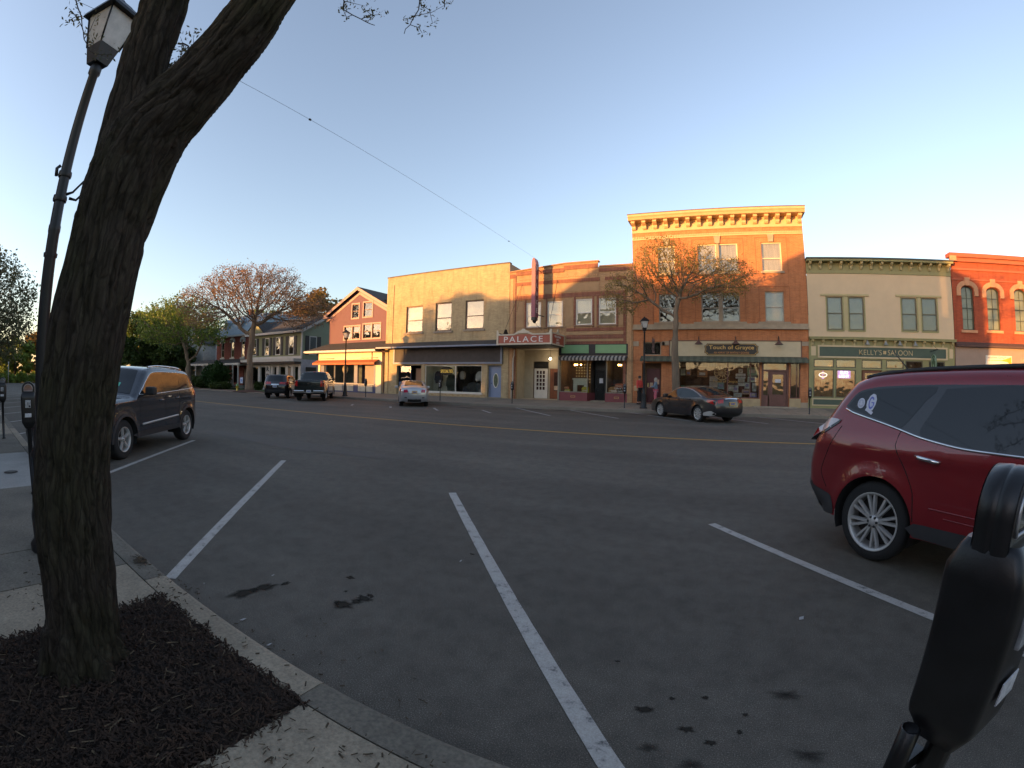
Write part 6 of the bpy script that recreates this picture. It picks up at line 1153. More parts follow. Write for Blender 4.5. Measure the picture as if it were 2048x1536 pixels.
on_side(csuv, suv, [gl + gi, [(-1.684, 1.462), (-1.652, 1.462), (-1.652, 1.428), (-1.664, 1.428), (-1.664, 1.452), (-1.684, 1.452)]], stb, 'sticker_letter', eps=.0105, parent=o2)
tl2 = on_side(csuv, suv, [[(-2.43, 1.065), (-2.37, 1.16), (-2.30, 1.20), (-2.33, 1.13)]], tl_m, 'tail_lens', eps=.0085)
on_side(csuv, suv, [[(-2.455, 1.03), (-2.43, 1.06), (-2.2, 1.17), (-2.03, 1.27), (-2.0, 1.285), (-2.02, 1.25), (-2.2, 1.135), (-2.4, 1.03)]], M('gloss_black', (.008,) * 3, .1), 'tail_trim', eps=.0095)
q = MB(); q.tube([(-1.55, -.35, 1.78), (-1.72, -.37, 1.97)], [.008, .004], 6); q.obj('antenna', blk, suv, world=False)
q = MB(); q.tube(csuv.side_line([(-.95, .62), (.9, .60)], -1, .002), .006, 5); q.tube(csuv.side_line([(-.8, .56), (.9, .54)], -1, .002), .005, 5); q.obj('door_crease', redp, suv, world=False)

# ---- grey SUV behind the trunk. Front wheel touches (-9.42, 2.79); left side seen
JEEP = dict(width=1.93, belt=1.19, tumble=.33, round=.10, ra=-1.46, fa=1.46, wr=.375, sill=.36, spokes=5, rimk=.62, plan=.7, plan_in=.13, bow=.08, flare=.03,
    top=[(-2.12, .42), (-2.24, .5), (-2.28, .7), (-2.27, .95), (-2.22, 1.12), (-2.1, 1.35), (-1.92, 1.6), (-1.8, 1.68), (-1.4, 1.73), (-.6, 1.755), (.0, 1.74), (.3, 1.68), (.62, 1.45), (.98, 1.2), (1.1, 1.15), (1.7, 1.12), (2.1, 1.06), (2.28, .96), (2.34, .75), (2.36, .5), (2.28, .38)],
    surround=[[(-2.0, 1.3), (-1.75, 1.58), (-1.3, 1.63), (-.3, 1.645), (.2, 1.6), (.85, 1.2), (.4, 1.18), (-1.2, 1.23), (-1.9, 1.27)]],
    windows=[[(-1.95, 1.31), (-1.74, 1.56), (-1.25, 1.61), (-1.12, 1.25), (-1.86, 1.285)], [(-1.19, 1.61), (-.35, 1.625), (-.32, 1.22), (-1.06, 1.245)], [(-.27, 1.625), (.17, 1.58), (.75, 1.215), (.4, 1.2), (-.24, 1.215)]],
    panels=[('wheel_arch_trim', [(1.46 + (.375 + .11) * cos(R_(a)), .375 + (.375 + .11) * sin(R_(a))) for a in range(-5, 186, 10)] + [(1.46 + (.375 + .058) * cos(R_(a)), .375 + (.375 + .058) * sin(R_(a))) for a in range(185, -6, -10)], clad), ('wheel_arch_trim', [(-1.46 + (.375 + .11) * cos(R_(a)), .375 + (.375 + .11) * sin(R_(a))) for a in range(-5, 186, 10)] + [(-1.46 + (.375 + .058) * cos(R_(a)), .375 + (.375 + .058) * sin(R_(a))) for a in range(185, -6, -10)], clad), ('rocker', [(-.98, .47), (.98, .47), (1.0, .365), (-1.0, .365)], clad), ('tail_light', [(-2.22, 1.1), (-2.12, 1.25), (-1.95, 1.2), (-1.98, 1.08)], tl_m)],
    strips=lambda c: [('windscreen', c.uof(.33, 1.66), c.uof(.98, 1.2), lin((-.86, .86), (-.93, .93)), tint, .006), ('rear_window', c.uof(-2.15, 1.27), c.uof(-1.95, 1.57), lin((-.85, .85), (-.82, .82)), tint, .006), ('grille', c.uof(2.26, .98), c.uof(2.33, .8), lin((-.55, .55), (-.55, .55)), chrome, .01),
        ('headlight', c.uof(2.2, 1.01), c.uof(2.32, .84), lin((.6, .97), (.62, .98)), hl_m, .012), ('headlight', c.uof(2.2, 1.01), c.uof(2.32, .84), lin((-.97, -.6), (-.98, -.62)), hl_m, .012), ('lower_grille', c.uof(2.345, .7), c.uof(2.355, .5), lin((-.7, .7), (-.7, .7)), plast, .01)],
    seams=[[(-1.06, 1.23), (-1.02, .95), (-1.0, .5)], [(-.28, 1.21), (-.3, .8), (-.28, .42)], [(.8, 1.2), (.86, .85), (.86, .5)]],
    chrome=[[(-1.98, 1.3), (-1.75, 1.585), (-1.3, 1.64), (-.3, 1.655), (.2, 1.605), (.86, 1.2)], [(.86, 1.2), (.4, 1.185), (-1.1, 1.235), (-1.9, 1.275), (-1.98, 1.3)]], chrome_r=.009,
    rails=[[(-1.55, 1.69), (-1.2, 1.73), (-.4, 1.75), (.1, 1.72)]], rail_mat=chrome, handles=[[(-1.0, 1.07), (-.8, 1.065)], [(-.18, 1.05), (.02, 1.045)]], handle_mat=paint('steel_blue_grey', (.018, .023, .032), .2, .25), mirror=(.62, 1.25), mirror_mat=plast, plate=(-2.3, .8))
wj = (-9.42, 2.79)
JL = (wj[0] - nrm[0] * .88 - .653 * 1.46, wj[1] - nrm[1] * .88 + .757 * 1.46, 0)
jeep, cj = build_car('grey_suv', 'dark blue-grey SUV with silver wheels parked nose to the kerb behind the leaning trunk', 'SUV', JL, HD, JEEP, MATS['steel_blue_grey'], res=.04)
q = MB(); q.tube(cj.side_line([(-.92, .66), (.78, .60)], 1, .006), .022, 6); q.obj('side_moulding', alloy, jeep, world=False)
q = MB(); v, f = cj.strip(cj.uof(.72, 1.38), cj.uof(.82, 1.31), 0, 0, .009, tf=lin((.42, .55), (.42, .55)), nt=3); q.add(v, f); q.obj('permit', M('permit_green', (.1, .5, .35), .5), jeep, world=False)

# ---- far side: charcoal sedan, silver sedan, dark pickup, black crossover
SED = dict(width=1.85, belt=.98, tumble=.42, round=.10, ra=-1.415, fa=1.415, wr=.34, sill=.25, spokes=10, rimk=.70, plan=.85, plan_in=.16, bow=.10,
    top=[(-2.3, .3), (-2.42, .42), (-2.45, .62), (-2.42, .85), (-2.38, .98), (-2.2, 1.04), (-1.85, 1.06), (-1.3, 1.25), (-.75, 1.42), (-.2, 1.465), (.25, 1.44), (.7, 1.25), (1.25, .98), (1.7, .9), (2.2, .78), (2.42, .62), (2.48, .42), (2.4, .26)],
    surround=[[(-1.65, 1.05), (-1.2, 1.22), (-.7, 1.36), (-.2, 1.40), (.2, 1.38), (.65, 1.2), (1.1, .99), (.5, .985), (-.9, 1.0)]], windows=[[(-1.55, 1.055), (-1.15, 1.21), (-.95, 1.27), (-.95, 1.025)], [(-.9, 1.28), (-.62, 1.345), (-.12, 1.375), (-.12, 1.0), (-.9, 1.02)], [(-.07, 1.375), (.2, 1.355), (.62, 1.185), (.98, 1.0), (-.07, 1.0)]],
    panels=[('tail_light', [(-2.42, .78), (-2.38, .93), (-2.02, .95), (-1.98, .88), (-2.2, .8)], tl_m), ('side_skirt', [(-2.4, .42), (-2.2, .5), (-1.85, .42), (-1.82, .3), (-2.3, .31)], alloy)],
    strips=lambda c: [('rear_window', c.uof(-1.75, 1.09), c.uof(-.85, 1.40), lin((-.84, .84), (-.84, .84)), tint, .006), ('windscreen', c.uof(.32, 1.42), c.uof(1.2, 1.0), lin((-.85, .85), (-.93, .93)), tint, .006), ('tail_light', c.uof(-2.43, .82), c.uof(-2.39, .94), lin((.66, 1.0), (.6, 1.0)), tl_m, .01), ('tail_light', c.uof(-2.43, .82), c.uof(-2.39, .94), lin((-1.0, -.66), (-1.0, -.6)), tl_m, .01),
        ('bumper_trim', c.uof(-2.36, .35), c.uof(-2.43, .44), lin((-.9, .9), (-.9, .9)), plast, .01), ('chrome_bar', c.uof(-2.40, .93), c.uof(-2.385, .965), lin((-.5, .5), (-.5, .5)), chrome, .02), ('grille', c.uof(2.38, .66), c.uof(2.46, .45), lin((-.5, .5), (-.5, .5)), plast, .01)],
    seams=[[(-.92, 1.0), (-1.0, .75), (-1.02, .5)], [(-.1, 1.0), (-.12, .4)], [(.95, .98), (.98, .4)]], chrome=[[(-1.62, 1.06), (-1.2, 1.225), (-.7, 1.365), (-.2, 1.405), (.2, 1.385), (.65, 1.205), (1.1, .99)]], chrome_r=.014,
    handles=[[(-.95, .93), (-.75, .925)], [(-.15, .91), (.05, .905)]], handle_mat=plast, mirror=(.8, 1.02), plate=(-2.49, .8), plate_mat=M('plate_orange', (.55, .28, .1), .5))
build_car('charcoal_sedan', 'glossy charcoal sedan with an orange plate angled to the kerb before the brick block', 'sedan', (-.95, 21.15, 0), HF, SED, paint('charcoal', (.016, .015, .017), .1, .3), res=.06)
ACC = dict(SED); ACC.update(width=1.73, ra=-1.29, fa=1.29, wr=.32, spokes=7, top=[(-2.05, .3), (-2.14, .42), (-2.17, .65), (-2.15, .9), (-2.1, 1.04), (-1.9, 1.09), (-1.7, 1.11), (-1.2, 1.28), (-.65, 1.43), (-.15, 1.46), (.3, 1.42), (.7, 1.22), (1.15, 1.0), (1.6, .9), (2.0, .76), (2.18, .6), (2.22, .42), (2.15, .27)],
    surround=[[(-1.5, 1.1), (-1.1, 1.24), (-.6, 1.37), (-.15, 1.40), (.22, 1.36), (.62, 1.18), (1.0, 1.0), (.5, .99), (-.9, 1.03)]], windows=[[(-.85, 1.28), (-.55, 1.35), (-.12, 1.375), (-.12, 1.02), (-.9, 1.05)], [(-.07, 1.375), (.2, 1.345), (.58, 1.17), (.9, 1.01), (-.07, 1.02)]],
    panels=[('tail_light', [(-2.14, .82), (-2.1, .98), (-1.8, 1.0), (-1.78, .92), (-1.95, .85)], tl_m)],
    strips=lambda c: [('rear_window', c.uof(-1.6, 1.14), c.uof(-.78, 1.405), lin((-.82, .82), (-.82, .82)), tint, .006), ('windscreen', c.uof(.35, 1.4), c.uof(1.1, 1.02), lin((-.85, .85), (-.93, .93)), tint, .006), ('tail_light', c.uof(-2.165, .8), c.uof(-2.13, .96), lin((.58, 1.0), (.66, 1.0)), M('tail_magenta', (.40, .02, .06), .15, coat=.5), .012), ('tail_light', c.uof(-2.165, .8), c.uof(-2.13, .96), lin((-1.0, -.58), (-1.0, -.66)), MATS['tail_magenta'] if 'tail_magenta' in MATS else tl_m, .012),
        ('bumper_trim', c.uof(-2.08, .34), c.uof(-2.15, .46), lin((-.62, .62), (-.6, .6)), plast, .01), ('reflector', c.uof(-2.145, .5), c.uof(-2.155, .55), lin((.7, .92), (.7, .92)), plast, .012), ('reflector', c.uof(-2.145, .5), c.uof(-2.155, .55), lin((-.92, -.7), (-.92, -.7)), plast, .012), ('panel_gap', c.uof(-2.165, .73), c.uof(-2.166, .745), lin((-.6, .6), (-.6, .6)), plast, .008)],
    seams=[[(-.1, 1.0), (-.12, .4)]], chrome=None, handles=[[(-.15, .93), (.05, .925)]], mirror=(.75, 1.04), plate=(-2.29, .83))
build_car('silver_sedan', 'silver sedan seen from behind in front of the cream brick shop', 'sedan', (-17.1, 21.75, 0), HF, ACC, paint('silver', (.42, .43, .45), .55, .3), res=.06)
TRK = dict(width=2.03, belt=1.32, tumble=.30, round=.07, ra=-1.85, fa=1.85, wr=.42, sill=.45, spokes=6, rimk=.58, plan=.4, plan_in=.05, bow=.03, flare=.03, bed=-.95,
    top=[(-2.9, .52), (-2.93, .7), (-2.94, 1.0), (-2.93, 1.32), (-2.9, 1.36), (-2.0, 1.37), (-1.1, 1.38), (-1.04, 1.42), (-.98, 1.6), (-.9, 1.86), (-.7, 1.93), (.2, 1.95), (.7, 1.9), (1.1, 1.62), (1.5, 1.36), (1.7, 1.3), (2.5, 1.26), (2.75, 1.15), (2.82, .9), (2.84, .6), (2.8, .48)],
    surround=[[(-.85, 1.4), (-.8, 1.78), (.3, 1.83), (.75, 1.75), (1.25, 1.38), (.5, 1.37)]], windows=[[(-.82, 1.41), (-.78, 1.76), (.02, 1.8), (.02, 1.4)], [(.1, 1.8), (.3, 1.8), (.7, 1.72), (1.15, 1.4), (.1, 1.39)]],
    panels=[('tail_light', [(-2.93, .98), (-2.93, 1.33), (-2.78, 1.33), (-2.78, .98)], tl_m)],
    strips=lambda c: [('rear_window', c.uof(-1.02, 1.47), c.uof(-.92, 1.82), lin((-.86, .86), (-.82, .82)), tint, .006), ('windscreen', c.uof(.75, 1.87), c.uof(1.48, 1.38), lin((-.86, .86), (-.93, .93)), tint, .006), ('bed_cover', c.uof(-2.8, 1.36), c.uof(-1.15, 1.38), lin((-.9, .9), (-.9, .9)), plast, .004),
        ('tail_light', c.uof(-2.937, .98), c.uof(-2.93, 1.33), lin((.86, 1.0), (.86, 1.0)), tl_m, .01), ('tail_light', c.uof(-2.937, .98), c.uof(-2.93, 1.33), lin((-1.0, -.86), (-1.0, -.86)), tl_m, .01), ('brake_light', c.uof(-.885, 1.88), c.uof(-.84, 1.9), lin((-.12, .12), (-.12, .12)), tl_m, .02), ('emblem', c.uof(-2.94, 1.13), c.uof(-2.937, 1.17), lin((-.1, .1), (-.1, .1)), chrome, .012), ('tailgate_gap', c.uof(-2.935, 1.28), c.uof(-2.934, 1.295), lin((-.84, .84), (-.84, .84)), well_m, .006)],
    seams=[[(-.9, 1.38), (-.95, .9), (-.95, .5)], [(.05, 1.38), (.03, .5)], [(1.2, 1.38), (1.25, .5)]], handles=[[(-.6, 1.2), (-.4, 1.2)], [(.15, 1.2), (.35, 1.2)]], mirror=(1.0, 1.45), plate=(-3.02, .66))
trk, ct_ = build_car('pickup_truck', 'very dark green pickup truck parked between the black crossover and the lamp post', 'pickup truck', (-25.6, 21.3, 0), HF, TRK, paint('dark_truck', (.010, .016, .015), .3, .25), res=.07)
q = MB(); q.bbox(-3.08, -2.9, -.99, -.3, .56, .72, .03); q.bbox(-3.08, -2.9, .3, .99, .56, .72, .03); q.box(-3.0, -2.9, -.3, .3, .54, .62); q.obj('chrome_bumper', chrome, trk, world=False)
XUV = dict(JEEP); XUV.update(width=1.85, ra=-1.4, fa=1.4, wr=.36, spokes=5, top=[(-2.12, .42), (-2.25, .5), (-2.28, .7), (-2.27, .95), (-2.2, 1.12), (-2.1, 1.35), (-1.98, 1.6), (-1.85, 1.67), (-1.4, 1.70), (-.6, 1.71), (.0, 1.69), (.3, 1.63), (.62, 1.4), (1.0, 1.15), (1.5, 1.06), (2.1, .98), (2.28, .88), (2.34, .7), (2.36, .5), (2.28, .38)], surround=[[(-2.0, 1.3), (-1.75, 1.55), (-1.3, 1.59), (-.3, 1.6), (.2, 1.55), (.8, 1.18), (.4, 1.17), (-1.2, 1.2), (-1.9, 1.25)]],
    windows=[[(-1.9, 1.3), (-1.74, 1.53), (-1.25, 1.57), (-1.12, 1.23), (-1.82, 1.27)], [(-1.19, 1.57), (-.35, 1.58), (-.32, 1.2), (-1.06, 1.22)], [(-.27, 1.58), (.17, 1.53), (.7, 1.2), (-.24, 1.2)]],
    panels=[('tail_light', [(-2.24, 1.0), (-2.17, 1.2), (-1.85, 1.2), (-1.95, 1.05)], tl_m)],
    strips=lambda c: [('rear_window', c.uof(-2.17, 1.22), c.uof(-2.0, 1.58), lin((-.83, .83), (-.8, .8)), tint, .006), ('windscreen', c.uof(.33, 1.61), c.uof(.98, 1.17), lin((-.86, .86), (-.93, .93)), tint, .006), ('tail_light', c.uof(-2.245, 1.03), c.uof(-2.2, 1.18), lin((.45, 1.0), (.5, 1.0)), tl_m, .01), ('tail_light', c.uof(-2.245, 1.03), c.uof(-2.2, 1.18), lin((-1.0, -.45), (-1.0, -.5)), tl_m, .01), ('chrome_bar', c.uof(-2.27, .96), c.uof(-2.25, 1.02), lin((-.4, .4), (-.4, .4)), chrome, .02), ('bumper', c.uof(-2.2, .45), c.uof(-2.28, .66), lin((-.95, .95), (-.97, .97)), clad, .008)],
    chrome=None, rails=[], mirror_mat=plast, handle_mat=plast, plate=(-2.36, .88))
build_car('black_crossover', 'black crossover with wide red tail lights parked left of the dark pickup', 'SUV', (-29.3, 21.0, 0), HF, XUV, paint('black_paint', (.012, .012, .014), .3, .22), res=.07)
# ================================================================== TREES
def leaf_mat(name, c1, c2, scale=1.3, trans=.35):
    if name in MATS: return MATS[name]
    m, t, p = _new(name); g = N(t, 'ShaderNodeNewGeometry')
    n = N(t, 'ShaderNodeTexNoise', i_Scale=scale, i_Detail=4.0, i_Roughness=.7); t.links.new(g.outputs['Position'], n.inputs['Vector'])
    w = N(t, 'ShaderNodeTexWhiteNoise', noise_dimensions='3D'); s = N(t, 'ShaderNodeVectorMath', operation='SNAP'); s.inputs[1].default_value = (.12, .12, .12); t.links.new(g.outputs['Position'], s.inputs[0]); t.links.new(s.outputs[0], w.inputs['Vector'])
    mm = N(t, 'ShaderNodeMath', operation='MULTIPLY_ADD'); mm.inputs[1].default_value = .35; t.links.new(w.outputs['Value'], mm.inputs[0]); t.links.new(n.outputs['Fac'], mm.inputs[2])
    o = ramp(t, mm.outputs[0], [(.42, c1), (.9, c2)]); t.links.new(o, p.inputs['Base Color']); p.inputs['Roughness'].default_value = .6; p.inputs['Specular IOR Level'].default_value = .3
    tr = N(t, 'ShaderNodeBsdfTranslucent'); t.links.new(o, tr.inputs[0]); mx = N(t, 'ShaderNodeMixShader'); mx.inputs[0].default_value = trans
    t.links.new(p.outputs[0], mx.inputs[1]); t.links.new(tr.outputs[0], mx.inputs[2]); t.links.new(mx.outputs[0], t.nodes['Material Output'].inputs[0]); MATS[name] = m; return m
bark_far = M('bark_far', (.17, .125, .085), .9, var=.3, scale=4, bump=.6, bscale=12, stretch=(1, 1, .25)); bark_dark = M('bark_dark', (.06, .045, .034), .95, var=.3, scale=5)
def ellipsoid_pts(rng, ells, n, shell=.0):
    out = []; vols = np.array([e[3] * e[4] * e[5] for e in ells]); vols = vols / vols.sum()
    for e, f in zip(ells, vols):
        k = int(n * f); d = rng.normal(size=(k, 3)); d /= np.linalg.norm(d, axis=1)[:, None]; r = (shell ** 3 + (1 - shell ** 3) * rng.random(k)) ** (1 / 3)
        out.append(d * r[:, None] * np.array(e[3:6]) + np.array(e[:3]))
    return np.concatenate(out)
def colonize(start, attr, step, infl, kill, rng, iters=140, bias=(0, 0, .05), wob=.25):
    """start: list of (point, parent index). Returns nodes and parents"""
    nodes = [np.array(p, float) for p, _ in start]; par = [q for _, q in start]; A = attr.copy()
    NP = np.array(nodes); near = np.full(len(A), 1e9); who = np.zeros(len(A), int)
    def upd(i0):
        nonlocal near, who
        new = NP[i0:]
        if len(new) == 0 or len(A) == 0: return
        d = np.linalg.norm(A[:, None] - new[None], axis=2); j = d.argmin(1); dm = d[np.arange(len(A)), j]; m = dm < near; near[m] = dm[m]; who[m] = j[m] + i0
    upd(0); tried = {}
    for it in range(iters):
        act = near < infl
        if not act.any(): break
        new = []; ids = np.unique(who[act])
        for i in ids:
            m = act & (who == i); v = A[m] - NP[i]; v /= np.linalg.norm(v, axis=1)[:, None]; d = v.mean(0) + np.array(bias) + rng.normal(size=3) * wob * .5; nd = np.linalg.norm(d)
            if nd < 1e-3: continue
            if tried.get(i, 0) > 4: continue
            tried[i] = tried.get(i, 0) + 1; new.append((NP[i] + d / nd * step, i))
        if not new: break
        i0 = len(par); NP = np.concatenate([NP, np.array([p for p, _ in new])]); par += [q for _, q in new]; upd(i0)
        keep = near > kill; A = A[keep]; near = near[keep]; who = who[keep]
        if len(A) == 0: break
    return NP, par
def branch_mesh(mb, NP, par, r_tip, expo=2.4, r_max=None, fixed=None):
    n = len(par); kids = [[] for _ in range(n)]
    for i, p in enumerate(par):
        if p >= 0: kids[p].append(i)
    R = np.zeros(n)
    for i in range(n - 1, -1, -1):
        R[i] = r_tip if not kids[i] else (sum(R[k] ** expo for k in kids[i])) ** (1 / expo) + r_tip * .02
    if r_max: R = np.where(R > r_max, r_max + (R - r_max) * 0, R)
    if fixed:
        for i, r in fixed.items(): R[i] = r
    seen = set(); stack = [i for i in range(n) if par[i] < 0]; tips = [i for i in range(n) if not kids[i]]
    while stack:
        i = stack.pop(); ch = [i] if par[i] < 0 else [par[i], i]; c = i
        while kids[c]:
            k = sorted(kids[c], key=lambda q: -R[q]); stack += k[1:]; c = k[0]; ch.append(c)
        rs = [R[j] for j in ch]
        if par[i] >= 0: rs[0] = min(R[par[i]], R[i] * 1.15)
        big = max(rs); mb.tube([NP[j] for j in ch], rs, 10 if big > .1 else (5 if big > .03 else 3), caps=False)
    return R, tips
def leaf_cloud(mb, pts, size, rng, jit=.2, per=1, shape=.6):
    P = np.repeat(np.array(pts), per, axis=0); n = len(P); P = P + rng.normal(size=(n, 3)) * jit
    a = rng.normal(size=(n, 3)); a /= np.linalg.norm(a, axis=1)[:, None]; b = rng.normal(size=(n, 3)); b -= (b * a).sum(1)[:, None] * a; b /= np.linalg.norm(b, axis=1)[:, None]
    s = size * (.6 + .8 * rng.random(n))[:, None]; V = np.stack([P - a * s, P + b * s * shape, P + a * s, P - b * s * shape], 1).reshape(-1, 3)
    mb.add([tuple(v) for v in V], [(4 * i, 4 * i + 1, 4 * i + 2, 4 * i + 3) for i in range(n)])
def twig_tree(name, label, cat, base, trunk, ells, natt, step, seed, leaf, lsize, nleaf, r_tip=.012, bark=None, rb=.3, kill=1.3, infl=9, jit=.22, shell=.25, group=None):
    rng = np.random.default_rng(seed); root = bthing(name, label, cat, base, group)
    start = [(trunk[0], -1)]; fixed = {}
    for i in range(1, len(trunk)): start.append((trunk[i], i - 1))
    NP, par = colonize(start, ellipsoid_pts(rng, ells, natt, shell), step, infl, kill * step, rng)
    for i in range(len(trunk)): fixed[i] = rb * (1 - .28 * i / len(trunk)) * (1.35 if i == 0 else 1)
    mb = MB(); R, tips = branch_mesh(mb, NP, par, r_tip, fixed=fixed); mb.obj('trunk', bark or bark_far, root, recalc=False)
    lb = MB(); fine = [i for i in range(len(par)) if R[i] < r_tip * 2.2 and i > len(trunk)]
    leaf_cloud(lb, NP[rng.choice(fine, nleaf)], lsize, rng, jit); lb.obj('crown', leaf, root, recalc=False); return root
# street tree in front of the brick block
lf_ol = leaf_mat('leaves_olive', (.12, .11, .03), (.30, .24, .07)); lf_bud = leaf_mat('buds_rosy', (.17, .095, .055), (.36, .20, .10)); lf_gr = leaf_mat('leaves_green', (.065, .11, .02), (.22, .28, .05)); lf_dk = leaf_mat('leaves_dark', (.018, .036, .010), (.08, .12, .025)); lf_or = leaf_mat('leaves_amber', (.12, .09, .02), (.32, .19, .05)); lf_gg = leaf_mat('leaves_grey_green', (.05, .06, .03), (.14, .14, .07))
twig_tree('street_tree', 'young multi-stemmed street tree with sparse yellow-green leaves before the brick block', 'tree', (-2.1, 25.0, .2),
    [(-2.12, 25, .15), (-2.12, 25, 1.2), (-2.16, 25, 2.4), (-2.22, 25.0, 3.3), (-2.2, 25, 4.0)], [(-2.7, 25, 8.1, 1.9, 1.9, 1.7), (.55, 24.9, 7.3, 1.75, 1.6, 1.25), (-5.0, 25.1, 6.6, 1.4, 1.3, 1.3), (-1.1, 25.2, 8.6, 1.1, 1.1, .9), (-1.0, 25, 6.7, 1.5, 1, .7)], 2500, .165, 11, lf_ol, .042, 12500, r_tip=.0095, rb=.23, kill=1.4, infl=6, jit=.12)
twig_tree('street_tree', 'large spreading tree, almost bare with rosy buds, left of the parked black crossover', 'tree', (-40.2, 24.7, .1),
    [(-40.2, 24.7, 0), (-40.2, 24.7, 1.3), (-40.2, 24.75, 2.4), (-40.2, 24.7, 3.2)], [(-40.4, 24.7, 9.7, 5.6, 5.6, 3.0), (-44.0, 20.9, 8.3, 2.9, 2.9, 2.4), (-36.6, 28.2, 8.2, 3.4, 3.4, 2.2), (-38, 27, 10.6, 2.2, 2.2, 2.0), (-41.8, 22.8, 10.6, 2.4, 2.4, 1.8)], 4200, .32, 5, lf_bud, .07, 20000, r_tip=.017, rb=.38, kill=1.35, infl=14, jit=.2)
twig_tree('street_tree', 'leaning forked tree with half-open green leaves behind the grey SUV', 'tree', (-55.6, 25.2, .1),
    [(-55.6, 25.2, 0), (-55.8, 25.2, 1.2), (-56.0, 25.2, 2.4)], [(-57.5, 25, 8.2, 5.2, 5.2, 3.4), (-53, 26, 7.0, 3.4, 3.2, 2.2), (-60, 23, 7.8, 4, 4, 3)], 1300, .45, 3, lf_gr, .14, 9000, r_tip=.022, rb=.42, kill=1.4, infl=14, jit=.35)
twig_tree('street_tree', 'thick leafy tree over the near sidewalk at the left edge of the picture', 'tree', (-37, .3, .1),
    [(-37, .3, 0), (-37, .3, 1.2), (-37.1, .3, 2.2)], [(-37, .0, 6.0, 4.4, 4.5, 3.4), (-38, 2.2, 4.3, 2.2, 2.2, 2.2), (-36, .4, 4.0, 3, 3, 1.8)], 1700, .34, 9, lf_gg, .085, 22000, r_tip=.014, rb=.32, kill=1.35, infl=12, jit=.28)
def leafy(name, label, x, y, h, r, seed, mat, n=7000, size=.28, trunk_h=None, z0=.0, squash=1.0, group='green trees behind the houses'):
    rng = np.random.default_rng(seed); root = bthing(name, label, 'tree', (x, y, z0), group); th = trunk_h or h * .3
    mb = MB(); mb.tube([(x, y, z0), (x + .1, y, z0 + th * .6), (x, y + .1, z0 + h * .8)], [r * .07, r * .055, r * .015], 8)
    for k in range(6): a = k * 1.05 + rng.random(); mb.tube([(x, y, z0 + th * (.8 + .1 * k)), (x + cos(a) * r * .35, y + sin(a) * r * .35, z0 + th * (1.1 + .15 * k)), (x + cos(a) * r * .7, y + sin(a) * r * .7, z0 + th * (1.25 + .2 * k))], [r * .035, r * .02, r * .008], 5)
    mb.obj('trunk', bark_dark, root, recalc=False)
    K = 46; C = ellipsoid_pts(rng, [(x, y, z0 + (h + th * .7) / 2, r * .86, r * .86, (h - th * .7) / 2 * .9)], K, .55); rad = r * (.16 + .18 * rng.random(len(C)))
    idx = rng.integers(0, len(C), n); d = rng.normal(size=(n, 3)); d /= np.linalg.norm(d, axis=1)[:, None]; P = C[idx] + d * (rad[idx] * (rng.random(n) ** .45))[:, None] * np.array([1, 1, .75])
    lb = MB(); leaf_cloud(lb, P, size, rng, .1); lb.obj('crown', mat, root, recalc=False); return root
for a in [('shade_tree', 'dark rounded tree just right of the leaning trunk, above the grey SUV', -74, 25.5, 11.0, 4.6, 1, lf_dk), ('shade_tree', 'bright green maple behind the forked tree', -78, 31, 13.5, 5.4, 2, lf_gr), ('shade_tree', 'tall green tree between the white house and the leaning trunk', -88, 29, 13, 5.5, 4, lf_gr), ('shade_tree', 'lower dark tree beside the white house porch', -68.5, 28.5, 7.5, 3.6, 5, lf_dk),
          ('shade_tree', 'amber and green tree rising behind the green store roof', -51.5, 42.5, 14.5, 5.2, 6, lf_or), ('shade_tree', 'green tree behind the green store next to the mauve gable', -45.5, 43.5, 12.0, 3.6, 7, lf_gr), ('shade_tree', 'green tree hidden behind the red brick house', -66, 44, 12.5, 5, 8, lf_gr)]:
    leafy(*a)
for i, (x, y, h, r, mt, lb) in enumerate([(-92, 1.5, 6.5, 3.4, lf_or, 'low amber tree at the end of the street, furthest left'), (-98, 8, 8.5, 4.2, lf_gr, 'rounded green tree at the end of the street beside the tall lamp pole'), (-104, 13.5, 10.5, 4.6, lf_or, 'yellow-green tree at the end of the street hidden by the lamp pole'), (-98, 19, 11, 5, lf_gr, 'green tree at the end of the street behind the leaning trunk'), (-112, 5, 8, 4.5, lf_gr, 'more distant green tree between the amber tree and the rounded one'), (-92, 24, 12, 5, lf_dk, 'dark tree at the far street corner behind the leaning trunk'), (-86, -4, 7, 3.6, lf_gr, 'green tree on the near side at the far end of the sidewalk')]):
    leafy('distant_tree', lb, x, y, h, r, 20 + i, mt, n=3800, size=.34, trunk_h=h * .12, group='trees at the end of the street')
hd = bthing('hedge', 'low scruffy hedge across the far end of the street', 'hedge', (-96, 8, 0)); rng = np.random.default_rng(3); P = np.stack([-88 - 3 * rng.random(7000), -6 + 30 * rng.random(7000), 1.7 * rng.random(7000) ** .8], 1); P[:, 2] *= .6 + .4 * np.sin(P[:, 1] * 1.3) ** 2; q = MB(); leaf_cloud(q, P, .26, rng, .15); q.obj('foliage', lf_gr, hd, recalc=False); q = MB()
for k in range(20): y = -5.5 + k * 1.5; q.tube([(-89.5, y, 0), (-89.5 + .2 * sin(k), y + .1, 1.1)], [.04, .015], 5)
q.obj('stems', bark_dark, hd, recalc=False)
